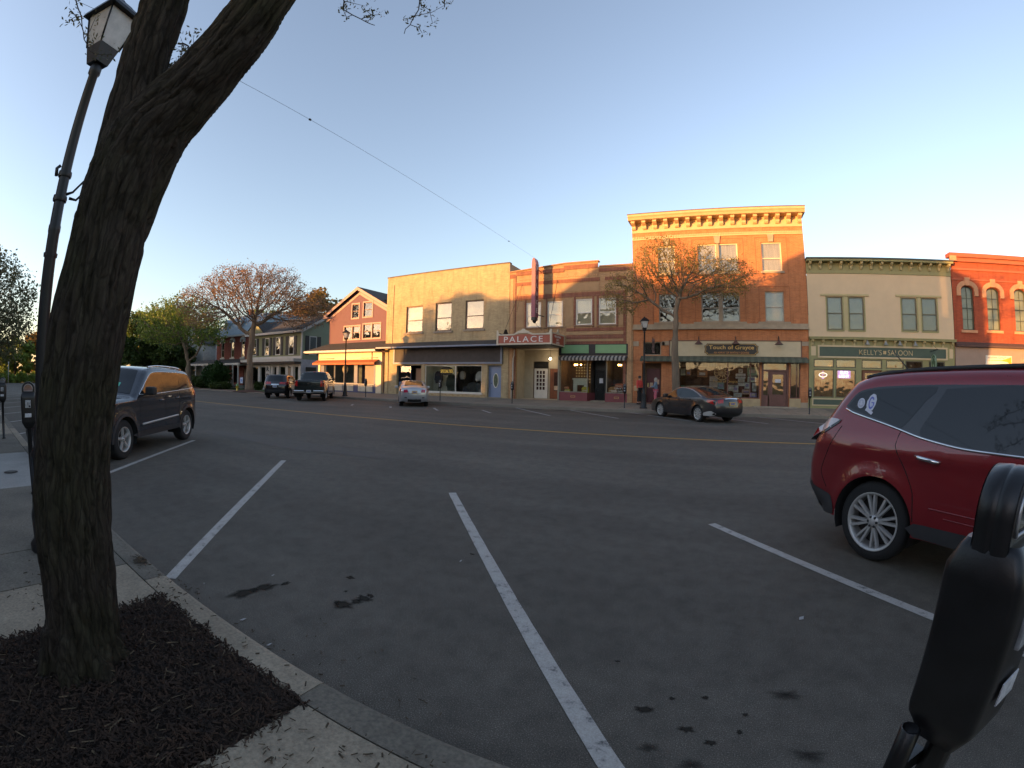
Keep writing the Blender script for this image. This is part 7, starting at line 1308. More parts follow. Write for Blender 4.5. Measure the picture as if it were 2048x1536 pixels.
def bush(label, x, y, r, h, mat, seed, n=2500, size=.1, z0=.05, name='bush', group=None):
    rng = np.random.default_rng(seed); root = bthing(name, label, 'bush', (x, y, z0), group); q = MB(); [q.tube([(x, y, z0), (x + cos(k) * r * .4, y + sin(k) * r * .4, z0 + h * .6)], [.03, .01], 4) for k in range(6)]; q.obj('stems', bark_dark, root, recalc=False)
    d = rng.normal(size=(n, 3)); d /= np.linalg.norm(d, axis=1)[:, None]; rr = rng.random(n) ** .3; rr *= 1 + .2 * np.sin(d[:, 0] * 5 + seed) * np.cos(d[:, 1] * 4); P = np.array([x, y, z0 + h * .5]) + d * rr[:, None] * np.array([r, r, h * .52]); q = MB(); leaf_cloud(q, P, size, rng, .04); q.obj('foliage', mat, root, recalc=False)
bush('big dark green bush in front of the brick house porch', -50.6, 26.6, 1.6, 3.0, leaf_mat('leaves_bush', (.012, .035, .008), (.035, .08, .015)), 1, 5000, .13)
bush('low dark shrub left of the big porch bush', -55.0, 27.2, 1.8, 1.5, lf_dk, 2, 3000, .12); bush('low dark shrub at the far left porch corner', -58.5, 27.3, 1.6, 1.4, lf_dk, 3, 3000, .12); bush('small round shrub against the white shopfront of the green store', -44.6, 28.6, .6, .9, lf_dk, 4, 1500, .07); bush('dark ground-hugging shrub below the big porch bush', -49.0, 26.3, 1.3, .8, lf_dk, 6, 2000, .1)

# ---- the leaning trunk close to the camera
def bark_near():
    m, t, p = _new('bark_near'); g = N(t, 'ShaderNodeAttribute', attribute_name='bark'); P = g.outputs['Vector']
    mp = N(t, 'ShaderNodeMapping'); mp.inputs['Scale'].default_value = (1, 1, .12); t.links.new(P, mp.inputs[0])
    dn = N(t, 'ShaderNodeTexNoise', i_Scale=9.0, i_Detail=3.0); t.links.new(P, dn.inputs['Vector'])
    ad = N(t, 'ShaderNodeVectorMath', operation='MULTIPLY_ADD'); ad.inputs[1].default_value = (.05, .05, .02); t.links.new(dn.outputs['Color'], ad.inputs[0]); t.links.new(mp.outputs[0], ad.inputs[2])
    v = N(t, 'ShaderNodeTexVoronoi', feature='DISTANCE_TO_EDGE', i_Scale=34.0); t.links.new(ad.outputs[0], v.inputs['Vector'])
    n = N(t, 'ShaderNodeTexNoise', i_Scale=46.0, i_Detail=9.0, i_Roughness=.78); t.links.new(mp.outputs[0], n.inputs['Vector'])
    n2 = N(t, 'ShaderNodeTexNoise', i_Scale=2.3, i_Detail=4.0); t.links.new(P, n2.inputs['Vector'])
    c = ramp(t, n.outputs['Fac'], [(.25, (.026, .020, .015)), (.55, (.062, .048, .036)), (.8, (.14, .12, .098))])
    e = ramp(t, v.outputs['Distance'], [(0, (.5,) * 3), (.16, (1,) * 3)]); l = ramp(t, n2.outputs['Fac'], [(.4, (1, 1, 1)), (.62, (.85, .98, .72)), (.75, (1.15, 1.2, .95))])
    o = c
    for q in (e, l): mx = N(t, 'ShaderNodeMix', data_type='RGBA', blend_type='MULTIPLY'); mx.inputs[0].default_value = 1; t.links.new(o, mx.inputs[6]); t.links.new(q, mx.inputs[7]); o = mx.outputs[2]
    t.links.new(o, p.inputs['Base Color']); p.inputs['Roughness'].default_value = .95; p.inputs['Specular IOR Level'].default_value = .2
    h = N(t, 'ShaderNodeMath', operation='MULTIPLY_ADD'); h.inputs[1].default_value = .9; t.links.new(n.outputs['Fac'], h.inputs[0]); t.links.new(v.outputs['Distance'], h.inputs[2])
    b = N(t, 'ShaderNodeBump', i_Strength=1.0, i_Distance=.03); t.links.new(h.outputs[0], b.inputs['Height']); t.links.new(b.outputs[0], p.inputs['Normal']); return m
bk = bark_near()
nt_ = bthing('honey_locust', 'dark rough-barked tree leaning and forking beside the camera in the near mulch bed', 'tree', (-2.42, .34, .12))
def rsm(pts, n=6):
    P = [np.array(p, float) for p in pts]; out = []
    for i in range(len(P) - 1):
        p0, p1, p2, p3 = P[max(i - 1, 0)], P[i], P[i + 1], P[min(i + 2, len(P) - 1)]
        for k in range(n): t = k / n; out.append(.5 * ((2 * p1) + (-p0 + p2) * t + (2 * p0 - 5 * p1 + 4 * p2 - p3) * t * t + (-p0 + 3 * p1 - 3 * p2 + p3) * t ** 3))
    out.append(P[-1]); return out
TR = [(-2.42, .335, .02, .215), (-2.42, .345, .2, .192), (-2.42, .40, .52, .185), (-2.42, .445, 1.02, .182), (-2.42, .485, 1.36, .182), (-2.42, .53, 1.71, .19), (-2.42, .575, 2.07, .184), (-2.42, .60, 2.32, .192), (-2.40, .635, 2.58, .205), (-2.34, .69, 2.80, .20), (-2.2, .79, 3.02, .168), (-2.05, .88, 3.28, .155), (-1.9, .93, 3.62, .15), (-1.8, .94, 4.1, .145), (-1.7, .8, 5.2, .16), (-1.6, .7, 6.3, .12)]
TL = [(-2.44, .60, 2.35, .14), (-2.46, .60, 2.7, .15), (-2.45, .59, 3.05, .142), (-2.45, .565, 3.35, .135), (-2.45, .55, 3.7, .138), (-2.45, .5, 4.3, .115), (-2.6, .2, 5.4, .1), (-2.9, -.2, 6.4, .07)]
q = MB()
for L in (TR, TL):
    P = rsm(L, 6); q.tube([p[:3] for p in P], [p[3] for p in P], 24)
# roots
for a in range(7): t = a * .9 + .2; q.tube([(-2.42 + .11 * cos(t), .34 + .11 * sin(t), .42), (-2.42 + .20 * cos(t), .34 + .20 * sin(t), .19), (-2.42 + .30 * cos(t), .34 + .30 * sin(t), .05)], [.07, .065, .035], 8)
tmp = q.obj('trunk', bk, nt_, recalc=False); mod = tmp.modifiers.new('r', 'REMESH'); mod.mode = 'VOXEL'; mod.voxel_size = .013; mod.use_smooth_shade = True
sm_ = tmp.modifiers.new('s', 'SMOOTH'); sm_.iterations = 6; sm_.factor = .6
bpy.context.view_layer.update(); dg = bpy.context.evaluated_depsgraph_get(); me = bpy.data.meshes.new_from_object(tmp.evaluated_get(dg)); tmp.modifiers.clear(); tmp.data = me; me.name = 'trunk'
nv = len(me.vertices); co = np.zeros(nv * 3); me.vertices.foreach_get('co', co); co = co.reshape(-1, 3); no = np.zeros(nv * 3); me.vertices.foreach_get('normal', no); no = no.reshape(-1, 3)
off0 = np.array(ORG[nt_.name])
cl = []
for L in (TR, TL):
    P = [p[:3] for p in rsm(L, 6)]; s_ = 0; e1 = np.array((1., 0, 0)); s0 = L[0][2]
    for i in range(len(P)):
        t_ = P[min(i + 1, len(P) - 1)] - P[max(i - 1, 0)]; t_ /= np.linalg.norm(t_); e1 = e1 - t_ * e1.dot(t_); e1 /= np.linalg.norm(e1); s_ += np.linalg.norm(P[i] - P[i - 1]) if i else 0
        cl.append((P[i] - off0, t_, e1.copy(), np.cross(t_, e1), s_ + s0, L is TL))
CP = np.array([q_[0] for q_ in cl]); CT = np.array([q_[1] for q_ in cl]); C1 = np.array([q_[2] for q_ in cl]); C2 = np.array([q_[3] for q_ in cl]); CS = np.array([q_[4] for q_ in cl])
loc = np.zeros((nv, 3))
for a0 in range(0, nv, 4000):
    V_ = co[a0:a0 + 4000]; D_ = ((V_[:, None] - CP[None]) ** 2).sum(2); j = D_.argmin(1); o_ = V_ - CP[j]; loc[a0:a0 + 4000] = np.stack([(o_ * C1[j]).sum(1), (o_ * C2[j]).sum(1), CS[j] + (o_ * CT[j]).sum(1)], 1)
at_ = me.attributes.new('bark', 'FLOAT_VECTOR', 'POINT'); at_.data.foreach_set('vector', loc.astype(np.float32).ravel())
d = np.zeros(nv)
for i in range(nv):
    x, y, z = loc[i]; wv = noise.noise(Vector((x * 5, y * 5, z * 2.2))) * .35
    a = 1 - abs(noise.noise(Vector((x * 24 + wv, y * 24 + wv, z * 2.6 + wv)))) * 2.4; b_ = noise.noise(Vector((x * 55, y * 55, z * 8))); c_ = noise.noise(Vector((x * 3, y * 3, z * 1.6 + 7)))
    d[i] = -.027 * max(0, a) ** 2.2 + .006 * b_ + .013 * c_ + .006
co += no * d[:, None]; me.vertices.foreach_set('co', co.ravel()); me.update()
me.polygons.foreach_set('use_smooth', [True] * len(me.polygons))
# upper branches and twigs of the same tree, mostly above the frame
rng = np.random.default_rng(14); NP, par = colonize([((-1.62, .7, 6.2), -1), ((-1.5, .6, 6.8), 0)], ellipsoid_pts(rng, [(-1.8, -.6, 8.6, 3.0, 2.6, 1.6)], 420), .3, 8, .42, rng); mb = MB(); branch_mesh(mb, NP, par, .012)
NP2, par2 = colonize([((-2.88, -.2, 6.3), -1), ((-2.95, -.3, 6.8), 0)], ellipsoid_pts(rng, [(-3.9, -1.4, 8.4, 2.2, 2.2, 1.4)], 260), .3, 8, .42, rng); branch_mesh(mb, NP2, par2, .012); mb.obj('branches', bk, nt_, recalc=False)
lb = MB(); leaf_cloud(lb, NP[rng.integers(20, len(NP), 1200)], .05, rng, .12); leaf_cloud(lb, NP2[rng.integers(20, len(NP2), 700)], .05, rng, .12); lb.obj('crown', leaf_mat('leaves_near', (.05, .055, .02), (.13, .12, .05)), nt_, recalc=False)
tw = MB(); tl = MB(); ends = []
def hang(pts, r, seed, n=9, ln=.22):
    rg = np.random.default_rng(seed); P = rsm(pts, 6); P = [p + rg.normal(size=3) * .008 for p in P]; tw.tube(P, [r * (1 - .7 * i / len(P)) for i in range(len(P))], 5)
    for k in range(n):
        i = int(len(P) * (.25 + .75 * (k + 1) / (n + 1))) - 1; d = rg.normal(size=3); d[2] = abs(d[2]) * .6; d /= np.linalg.norm(d); p1 = P[i] + d * ln * .5 + rg.normal(size=3) * .02; p2 = p1 + d * ln * .4 + rg.normal(size=3) * .04; tw.tube([P[i], p1, p2], [r * .45, r * .35, r * .2], 4)
        for s in (p1, p2, (P[i] + p1) / 2, p2 + .02): ends.append(s)
def pr(p, t):   # point at distance factor t along the same line of sight as a 3 m point
    return tuple((np.array(p) - np.array((0, 0, 1.6))) * t + np.array((0, 0, 1.6)))
hang([(-2.3, -.55, 5.2), (-2.5, -.3, 4.1), (-2.62, 0, 3.72), (-2.72, .22, 3.45), (-2.74, .32, 3.36)], .007, 1, 11, .13)
hang([(-1.7, 1.0, 5.0), (-1.95, 1.45, 4.35), (-2.1, 1.62, 4.15), (-2.0, 1.85, 4.08)], .008, 3, 10, .16); hang([(-1.65, 1.0, 4.9), (-1.7, 1.7, 4.5), (-1.75, 2.0, 4.3), (-1.95, 2.1, 4.18)], .008, 4, 10, .16); hang([(-1.2, 1.3, 4.9), (-1.45, 1.9, 4.5), (-1.6, 2.1, 4.28)], .008, 7, 7, .16); hang([(-2.40, .72, 3.42), (-2.44, .8, 3.46), (-2.5, .86, 3.4)], .006, 5, 5, .08); hang([(-2.42, .68, 3.28), (-2.46, .76, 3.26)], .005, 6, 4, .06)
tw.obj('twig', M('twig_grey', (.07, .055, .045), .9, var=.2), nt_, recalc=False); rg = np.random.default_rng(4); leaf_cloud(tl, ends, .014, rg, .02, per=6, shape=.4); tl.obj('young_leaves', leaf_mat('leaves_buds_near', (.06, .07, .03), (.20, .17, .09)), nt_, recalc=False)

# mulch bed under it
mul = M('mulch', (.024, .012, .006), .98, var=.5, scale=30, bump=1.0, bscale=90); gx = np.arange(-3.02, -1.47, .025); gy = np.arange(-1.22, 1.075, .025); vs = []
for y in gy:
    for x in gx:
        e = min(x + 3.03, -1.47 - x, 1.08 - y); r = math.hypot(x + 2.42, y - .34)
        vs.append((x + .02 * noise.noise(Vector((y * 9, 0, 3))), y + .03 * noise.noise(Vector((x * 11, 1, 0))), .125 + .04 * min(1, e / .12) + .07 * max(0, 1 - r / .6) + .016 * noise.noise(Vector((x * 14, y * 14, 0))) + .012 * noise.noise(Vector((x * 40, y * 40, 5)))))
nx = len(gx); q = MB(); q.add(vs, [(j * nx + i, j * nx + i + 1, (j + 1) * nx + i + 1, (j + 1) * nx + i) for j in range(len(gy) - 1) for i in range(nx - 1)], True); q.obj('mulch_bed', mul, kind='structure')
def chips(mb, n, rg, x0, x1, y0, y1, zf, l=.035, w=.009, tilt=.5):
    for k in range(n):
        x, y = rg.uniform(x0, x1), rg.uniform(y0, y1); z = zf(x, y)
        if z is None: continue
        a = rg.uniform(0, pi); t = rg.normal() * tilt; L = l * rg.uniform(.4, 1.5) / 2; w_ = w * rg.uniform(.5, 1.6) / 2; d = Vector((cos(a) * cos(t), sin(a) * cos(t), sin(t))) * L; s = Vector((-sin(a), cos(a), rg.normal() * .4)) * w_; c = Vector((x, y, z + abs(sin(t)) * L + .004)); u = Vector((0, 0, .004))
        mb.add([c - d - s, c + d - s, c + d + s, c - d + s, c - d + u, c + d + u], [(0, 1, 5, 4), (3, 4, 5, 2), (0, 4, 3), (1, 2, 5)])
def zmul(x, y):
    if x > -1.47 + .03 * noise.noise(Vector((y * 9, 2, 0))) * 2 or x < -3.06 or y > 1.07 + .04 * noise.noise(Vector((x * 8, 0, 9))): return None
    r = math.hypot(x + 2.42, y - .34); e = min(x + 3.03, -1.47 - x, 1.08 - y); return .125 + .04 * max(0, min(1, e / .12)) + .07 * max(0, 1 - r / .6) + (.012 if e > 0 else .022)
rg = np.random.default_rng(8); q = MB(); chips(q, 19000, rg, -3.06, -1.38, -1.2, 1.2, zmul, l=.027, w=.0075); q.obj('mulch_chips', M('mulch_chip', (.034, .018, .010), .95, var=.6, scale=18), kind='stuff', recalc=False)
q = MB(); chips(q, 420, rg, -3.06, -1.4, -1.2, 1.12, zmul, l=.05, w=.006, tilt=.3); q.obj('pale_straw', M('straw', (.10, .07, .04), .9, var=.4, scale=30), kind='stuff', recalc=False)
def zlit(x, y): return .153 if y < 1.19 else (None if y < 1.27 else .006)
q = MB()
for (cx, cy, s, n) in [(-3.72, 1.17, .12, 160), (-3.2, 1.28, .3, 60), (-1.3, .6, .5, 160), (-1.9, 1.3, .8, 60), (-.9, .9, .6, 70), (-2.9, 1.16, .3, 40), (-3.6, .4, .5, 60)]:
    for k in range(n):
        x, y = cx + rg.normal() * s * .5, cy + rg.normal() * s * .3; z = zlit(x, y)
        if z: chips(q, 1, rg, x, x, y, y, lambda a, b: z, l=.025, w=.006, tilt=.15)
q.obj('leaf_litter', M('litter', (.07, .05, .03), .95, var=.5, scale=30), kind='stuff', recalc=False)
q = MB()
for (x, y, s) in [(-2.6, 1.42, 1), (-2.22, 1.36, .8), (-1.15, 1.9, .7), (-3.05, 2.0, .7), (.75, 3.1, 1.3), (-2.0, 3.2, .8), (-1.35, .82, .9), (-3.3, 1.5, .6)]:
    a = rg.uniform(0, 3); q.add([(x - .025 * s * cos(a), y - .025 * s * sin(a), .007), (x + .01 * s, y - .01 * s, .007), (x + .025 * s * cos(a), y + .025 * s * sin(a), .012), (x - .01 * s, y + .012 * s, .007)], [(0, 1, 2, 3)])
q.obj('paper_scraps', M('scrap', (.35, .34, .33), .9), kind='stuff', recalc=False)

# far mulch beds
for x, y, r, lb in ((-40.2, 24.6, 2.0, 'dark red mulch ring under the large spreading tree'), (-55.6, 25.2, 1.8, 'dark mulch ring under the forked tree')):
    q = MB(); n = 24; vs = [(x, y, .32)]
    for k in range(n): t = 2 * pi * k / n; vs.append((x + r * 1.3 * cos(t) * (1 + .1 * sin(3 * t)), y + min(r, 1.3) * sin(t), .04))
    q.add(vs, [(0, k + 1, (k + 1) % n + 1) for k in range(n)], True); q.obj('far_mulch', M('mulch_red', (.07, .028, .015), .95, var=.3, scale=5), kind='structure')

# ================================================================== STREET FURNITURE
iron = M('black_iron', (.009, .009, .010), .42, var=.25, scale=6, spec=.4, bump=.1, bscale=60); frost = M('lantern_glass', (.50, .47, .44), .35, var=.22, scale=5)
def street_lamp(label, x, y, z, rz=0, group=None, bits=False):
    r = thing('street_lamp', label, 'street lamp', (x, y, z), rz, group)
    q = MB(); q.lathe([(.21, 0), (.21, .06), (.17, .1), (.165, .3), (.13, .42), (.115, .75), (.12, .8), (.085, .86), (.08, 1.0), (.058, 1.06)], (0, 0, 0), 16); 
    for k in range(12): a = 2 * pi * k / 12; q.tube([(.16 * cos(a), .16 * sin(a), .12), (.125 * cos(a), .125 * sin(a), .45), (.112 * cos(a), .112 * sin(a), .78)], .012, 4)
    q.obj('base', iron, r, world=False)
    q = MB(); q.lathe([(.056, 1.0), (.052, 2.6), (.056, 2.62), (.056, 2.66), (.050, 2.68), (.045, 4.12), (.06, 4.14), (.06, 4.2), (.04, 4.25)], (0, 0, 0), 14); q.obj('pole', iron, r, world=False)
    q = MB(); w0, w1, w2 = .075, .115, .185
    def fr4(w, z_): return [(-w, -w, z_), (w, -w, z_), (w, w, z_), (-w, w, z_)]
    v = fr4(w0, 4.24) + fr4(w1, 4.42); q.add(v, [(0, 1, 5, 4), (1, 2, 6, 5), (2, 3, 7, 6), (3, 0, 4, 7), (3, 2, 1, 0), (4, 5, 6, 7)])
    for sx, sy in ((-1, -1), (1, -1), (1, 1), (-1, 1)): q.tube([(sx * w1, sy * w1, 4.42), (sx * w2, sy * w2, 4.78)], .011, 4)
    v = fr4(.235, 4.78) + fr4(.225, 4.82) + fr4(.10, 4.95) + fr4(.085, 4.97); q.add(v, [(i * 4 + k, i * 4 + (k + 1) % 4, (i + 1) * 4 + (k + 1) % 4, (i + 1) * 4 + k) for i in range(3) for k in range(4)] + [(3, 2, 1, 0), (12, 13, 14, 15)])
    q.lathe([(.05, 4.96), (.055, 5.0), (.03, 5.03), (.0, 5.05)], (0, 0, 0), 10); ln = q.obj('lantern', iron, r, world=False)
    q = MB(); v = fr4(w1 - .004, 4.425) + fr4(w2 - .008, 4.775); q.add(v, [(0, 1, 5, 4), (1, 2, 6, 5), (2, 3, 7, 6), (3, 0, 4, 7)]); q.obj('glass', frost, ln, world=False)
    return r
L1 = street_lamp('tall black lantern lamp post close by, partly hidden by the leaning trunk', -4.5, .60, .15, .35)
q = MB(); q.tube([(0, .05, 2.96), (.03, .10, 2.99), (.07, .13, 3.05), (.09, .17, 3.11)], [.016, .012, .01, .013], 6); q.tube([(.02, .08, 2.93), (.06, .13, 2.92), (.10, .15, 2.96), (.12, .18, 2.94), (.13, .2, 2.98)], [.014, .011, .012, .01, .014], 6); q.lathe([(.062, 2.88), (.066, 2.90), (.062, 2.93)], (0, 0, 0), 14); q.tube([(-.03, -.05, 3.2), (-.04, -.075, 3.17), (-.03, -.07, 3.1)], .016, 6); q.lathe([(.06, 3.1), (.064, 3.12), (.06, 3.15)], (0, 0, 0), 14); q.lathe([(.062, 2.4), (.064, 2.43)], (0, 0, 0), 14); q.obj('banner_bracket', iron, L1, world=False)
for x, y, lb in ((-3.86, 24.75, 'black lantern lamp post on the far sidewalk beside the two people'), (-25.55, 24.1, 'black lantern lamp post on the far sidewalk before the mauve gabled shop')):
    c = copy_tree(street_lamp.__dict__.setdefault('src', L1)); c.location = (x, y, .18); c['label'] = lb; c['group'] = 'far-side lamp posts'
    for ch in list(c.children):
        if ch.name.startswith('banner_bracket'): bpy.data.objects.remove(ch)
meter_b = M('meter_black', (.008, .008, .009), .36, var=.3, scale=12, bump=.04, bscale=220, spec=.5); silver_b = M('meter_bezel', (.45, .46, .48), .35, metal=.7, var=.15, scale=20)
mglass = glass('meter_glass', (.5, .5, .5), 1.7)
def meter(label, x, y, z, rz, group=None, full=True):
    r = thing('parking_meter', label, 'parking meter', (x, y, z), rz, group)
    q = MB(); q.lathe([(.045, 0), (.045, .02), (.03, .03), (.03, .80), (.042, .81), (.042, .86), (.03, .87)], (0, 0, 0), 14); q.obj('pole', meter_b, r, world=False)
    bm = bmesh.new(); dep = .0825   # vault: chamfered block tapering down
    secs = [(.79, .036, .036), (.80, .05, .045), (.86, .084, .074), (.88, .087, .077), (1.15, .093, .081), (1.172, .092, .080), (1.205, .082, .064), (1.222, .075, .052)]
    q = MB(); n = 20; vs = []
    for z_, a, b in secs:
        for k in range(n):
            t = 2 * pi * k / n; c_, s_ = cos(t), sin(t); e = .24; vs.append((a * math.copysign(abs(c_) ** e, c_), b * math.copysign(abs(s_) ** e, s_), z_))
    q.add(vs, [(i * n + k, i * n + (k + 1) % n, (i + 1) * n + (k + 1) % n, (i + 1) * n + k) for i in range(len(secs) - 1) for k in range(n)], True); q.add(vs[:n], [tuple(range(n))]); q.add(vs[-n:], [tuple(range(n))])
    bm.free()
    # dome: half-round hoop with seam ridges
    hoop = [(-.080, 1.15)] + [(.080 * cos(pi - pi * k / 18), 1.262 + .080 * sin(pi * k / 18)) for k in range(19)] + [(.080, 1.15)]; inn = [(-.055, 1.235)] + [(.055 * cos(pi - pi * k / 18), 1.262 + .055 * sin(pi * k / 18)) for k in range(19)] + [(.055, 1.235)]
    m_ = len(hoop); prof = [(-.036, -.003), (-.032, .0015), (-.012, .003), (-.004, .003), (-.001, .0005), (.001, .0005), (.004, .003), (.012, .003), (.032, .0015), (.036, -.003)]
    vs = []
    for (yy, e) in prof:
        for (a, b) in hoop: d = Vector((a, b - 1.25)).normalized(); vs.append((a + d.x * e, yy, b + d.y * e))
    q.add(vs, [(i * m_ + k, i * m_ + k + 1, (i + 1) * m_ + k + 1, (i + 1) * m_ + k) for i in range(len(prof) - 1) for k in range(m_ - 1)], True)
    for yy in (-.036, .036):
        vs = [(a, yy, b) for a, b in hoop] + [(a, yy * .94, b) for a, b in inn]; q.add(vs, [(k, k + 1, m_ + k + 1, m_ + k) for k in range(m_ - 1)] + [(m_ - 1, 0, m_, 2 * m_ - 1)])
    q.obj('housing', meter_b, r, world=False)
    for yy in (-.034, .034):
        q = MB(); q.add([(a, yy, b) for a, b in inn], [tuple(range(m_))]); wn = q.obj('window', mglass, r, world=False)
        q = MB(); q.tube([(a, yy * 1.06, b) for a, b in inn] + [(inn[0][0], yy * 1.06, inn[0][1])], .004, 5); q.obj('bezel', silver_b, wn, world=False)
        s = 1 if yy > 0 else -1; q = MB(); q.add([(-.05, yy * .9, 1.24), (.05, yy * .9, 1.24), (.05, yy * .45, 1.268), (-.05, yy * .45, 1.268)], [(0, 1, 2, 3)]); q.box(-.05, .05, min(yy * .4, yy * .45), max(yy * .4, yy * .45), 1.235, 1.325); q.obj('dial', silver_b, wn, world=False)
    q = MB(); q.bbox(-.035, .035, -dep - .006, -dep + .006, 1.04, 1.13, .004); cp = q.obj('coin_panel', M('coin_panel', (.35, .36, .38), .5, metal=.4, var=.3, scale=30), r, world=False); q = MB(); q.box(-.004, .004, -dep - .009, -dep - .0055, 1.07, 1.11); q.lathe([(.012, 0), (.01, -.012), (0, -.014)], (.02, -dep - .006, 1.06), 10, 'y'); q.obj('coin_slot', meter_b, cp, world=False)
    q = MB(); q.box(-.04, .04, -dep - .0035, -dep - .001, .93, .975); q.obj('notice', M('meter_sticker', (.5, .5, .52), .6, var=.3, scale=40), r, world=False)
    return r
NM = meter('large black parking meter right beside the camera in front of the red SUV', .566, .80, .13, R_(38))
q = MB(); c = Vector((-.085, -.06, 0)); q.lathe([(.022, .70), (.022, .83), (.018, .832), (.018, .79), (0, .79)], (-.085, .045, 0), 14); q.box(-.075, -.01, .025, .055, .71, .75); q.obj('pipe_stub', meter_b, NM, world=False)
m0 = None
for x, y, z, rz, lb, g in ((-6.68, .72, .15, R_(80), 'black parking meter on the near sidewalk just left of the leaning trunk', 'near-side meters'), (-12.72, .75, .15, R_(80), 'small black parking meter at the very left edge of the near sidewalk', 'near-side meters'), (-4.87, 24.5, .18, 0, 'parking meter standing before the right end of the pastry window', 'far-side meters'), (4.93, 24.2, .18, 0, 'parking meter between the brick block and the saloon', 'far-side meters'), (-23.35, 24.1, .18, 0, 'parking meter just right of the lamp post by the mauve shop', 'far-side meters'), (-11.75, 24.6, .18, 0, 'parking meter before the theatre entrance downpipe', 'far-side meters'), (-16.9, 24.4, .18, 0, 'parking meter behind the silver sedan by the cream shop window', 'far-side meters')):
    c = copy_tree(NM); c.location = (x, y, z); c.rotation_euler = (0, 0, rz); c['label'] = lb; c['group'] = g
    for ch in list(c.children):
        if ch.name.startswith('pipe_stub'): bpy.data.objects.remove(ch)
# small short post behind the trunk, utility cover, hydrant, sign
q = MB(); q.lathe([(0, .152), (.11, .152), (.11, .156), (0, .157)], (-8.35, .56, 0), 20, sx=1.1); cv = q.obj('utility_cover', M('cover_iron', (.04, .035, .03), .7, var=.3), None, 'small round iron cover set in the pale near sidewalk slab', 'utility cover')
hy = bthing('fire_hydrant', 'yellow fire hydrant with a green top on the far verge', 'hydrant', (-42.9, 24.9, .03)); q = MB(); q.lathe([(.17, .03), (.17, .08), (.12, .1), (.12, .55), (.15, .57)], (-42.9, 24.9, 0), 14); q.lathe([(.06, -.2), (.06, .2)], (-42.9, 24.9, .42), 10, 'x'); q.lathe([(.075, -.2), (.075, 0)], (-42.9, 24.9, .40), 10, 'y'); q.obj('barrel', M('hydrant_yellow', (.50, .38, .05), .5, var=.1), hy); q = MB(); q.lathe([(.15, .57), (.14, .66), (.08, .76), (.04, .78), (.04, .83), (0, .83)], (-42.9, 24.9, 0), 14); q.obj('bonnet', M('hydrant_green', (.15, .30, .12), .5), hy)
sp_ = bthing('small_sign', 'small blue and white sign on a dark post beside the hydrant', 'sign', (-41.2, 24.7, .03)); q = MB(); q.tube([(-41.2, 24.7, 0), (-41.2, 24.7, 1.5)], .035, 6); q.tube([(-41.2, 24.7, 1.45), (-41.75, 24.62, 1.5)], .02, 5); q.obj('post', blk, sp_); q = MB(); q.box(-41.85, -41.3, 24.6, 24.63, .85, 1.42); q.obj('panel', M('sign_pale_blue', (.42, .48, .6), .5), sp_); q = MB(); q.box(-41.72, -41.43, 24.585, 24.598, 1.0, 1.27); q.obj('symbol', M('sign_blue', (.10, .2, .45), .5), sp_)
dl = bthing('verge_post', 'short pale marker post on the far grass at the end of the street', 'post', (-86, 6, 0)); q = MB(); q.tube([(-86, 6, 0), (-86, 6, 3.2)], .06, 6); q.obj('pole', M('post_pale', (.4, .38, .34), .6), dl); q = MB(); q.box(-86.05, -85.95, 5.9, 6.1, 3.0, 3.3); q.obj('cap', M('post_pale', (.4, .38, .34), .6), dl)
# overhead cable to the blade sign
cab = bthing('overhead_cable', 'thin dark cable crossing the sky to the top of the blade sign', 'cable', (-11.45, 27, 9.7)); A = Vector((-11.42, 27.05, 9.74)); B = Vector((-8.8, .47, 8.24)); n = 40; P = [A + (B - A) * (1.24 * k / n) for k in range(n + 1)]; P = [p - Vector((0, 0, .10 * 4 * (k / n) * (1 - k / n))) for k, p in enumerate(P)]; q = MB(); q.tube(P, .0045, 5); q.obj('cable', blk, cab)
for k in (6.0, 24.5): i = int(k); p = P[i] + (P[i + 1] - P[i]) * (k - i); q = MB(); q.lathe([(0, -.05), (.03, -.03), (.03, .03), (0, .05)], tuple(p), 8, 'y'); q.obj('clamp', blk, cab)

# ================================================================== PEOPLE
def skin_obj(nm, verts, edges, radii, mat, parent, sub=2, root=0):
    me = bpy.data.meshes.new(nm); me.from_pydata(verts, edges, []); o = bpy.data.objects.new(nm, me); COL.objects.link(o)
    md = o.modifiers.new('s', 'SKIN'); sv = me.skin_vertices[0].data
    for i, r in enumerate(radii): sv[i].radius = r if isinstance(r, tuple) else (r, r); sv[i].use_root = (i == root)
    sb = o.modifiers.new('b', 'SUBSURF'); sb.levels = sub; sb.render_levels = sub
    bpy.context.view_layer.update(); dg = bpy.context.evaluated_depsgraph_get(); m2 = bpy.data.meshes.new_from_object(o.evaluated_get(dg)); o.modifiers.clear(); o.data = m2; m2.name = nm
    m2.materials.clear(); m2.materials.append(mat); m2.polygons.foreach_set('use_smooth', [True] * len(m2.polygons)); o.parent = parent; return o
skinm = M('skin', (.42, .24, .17), .6, var=.05)
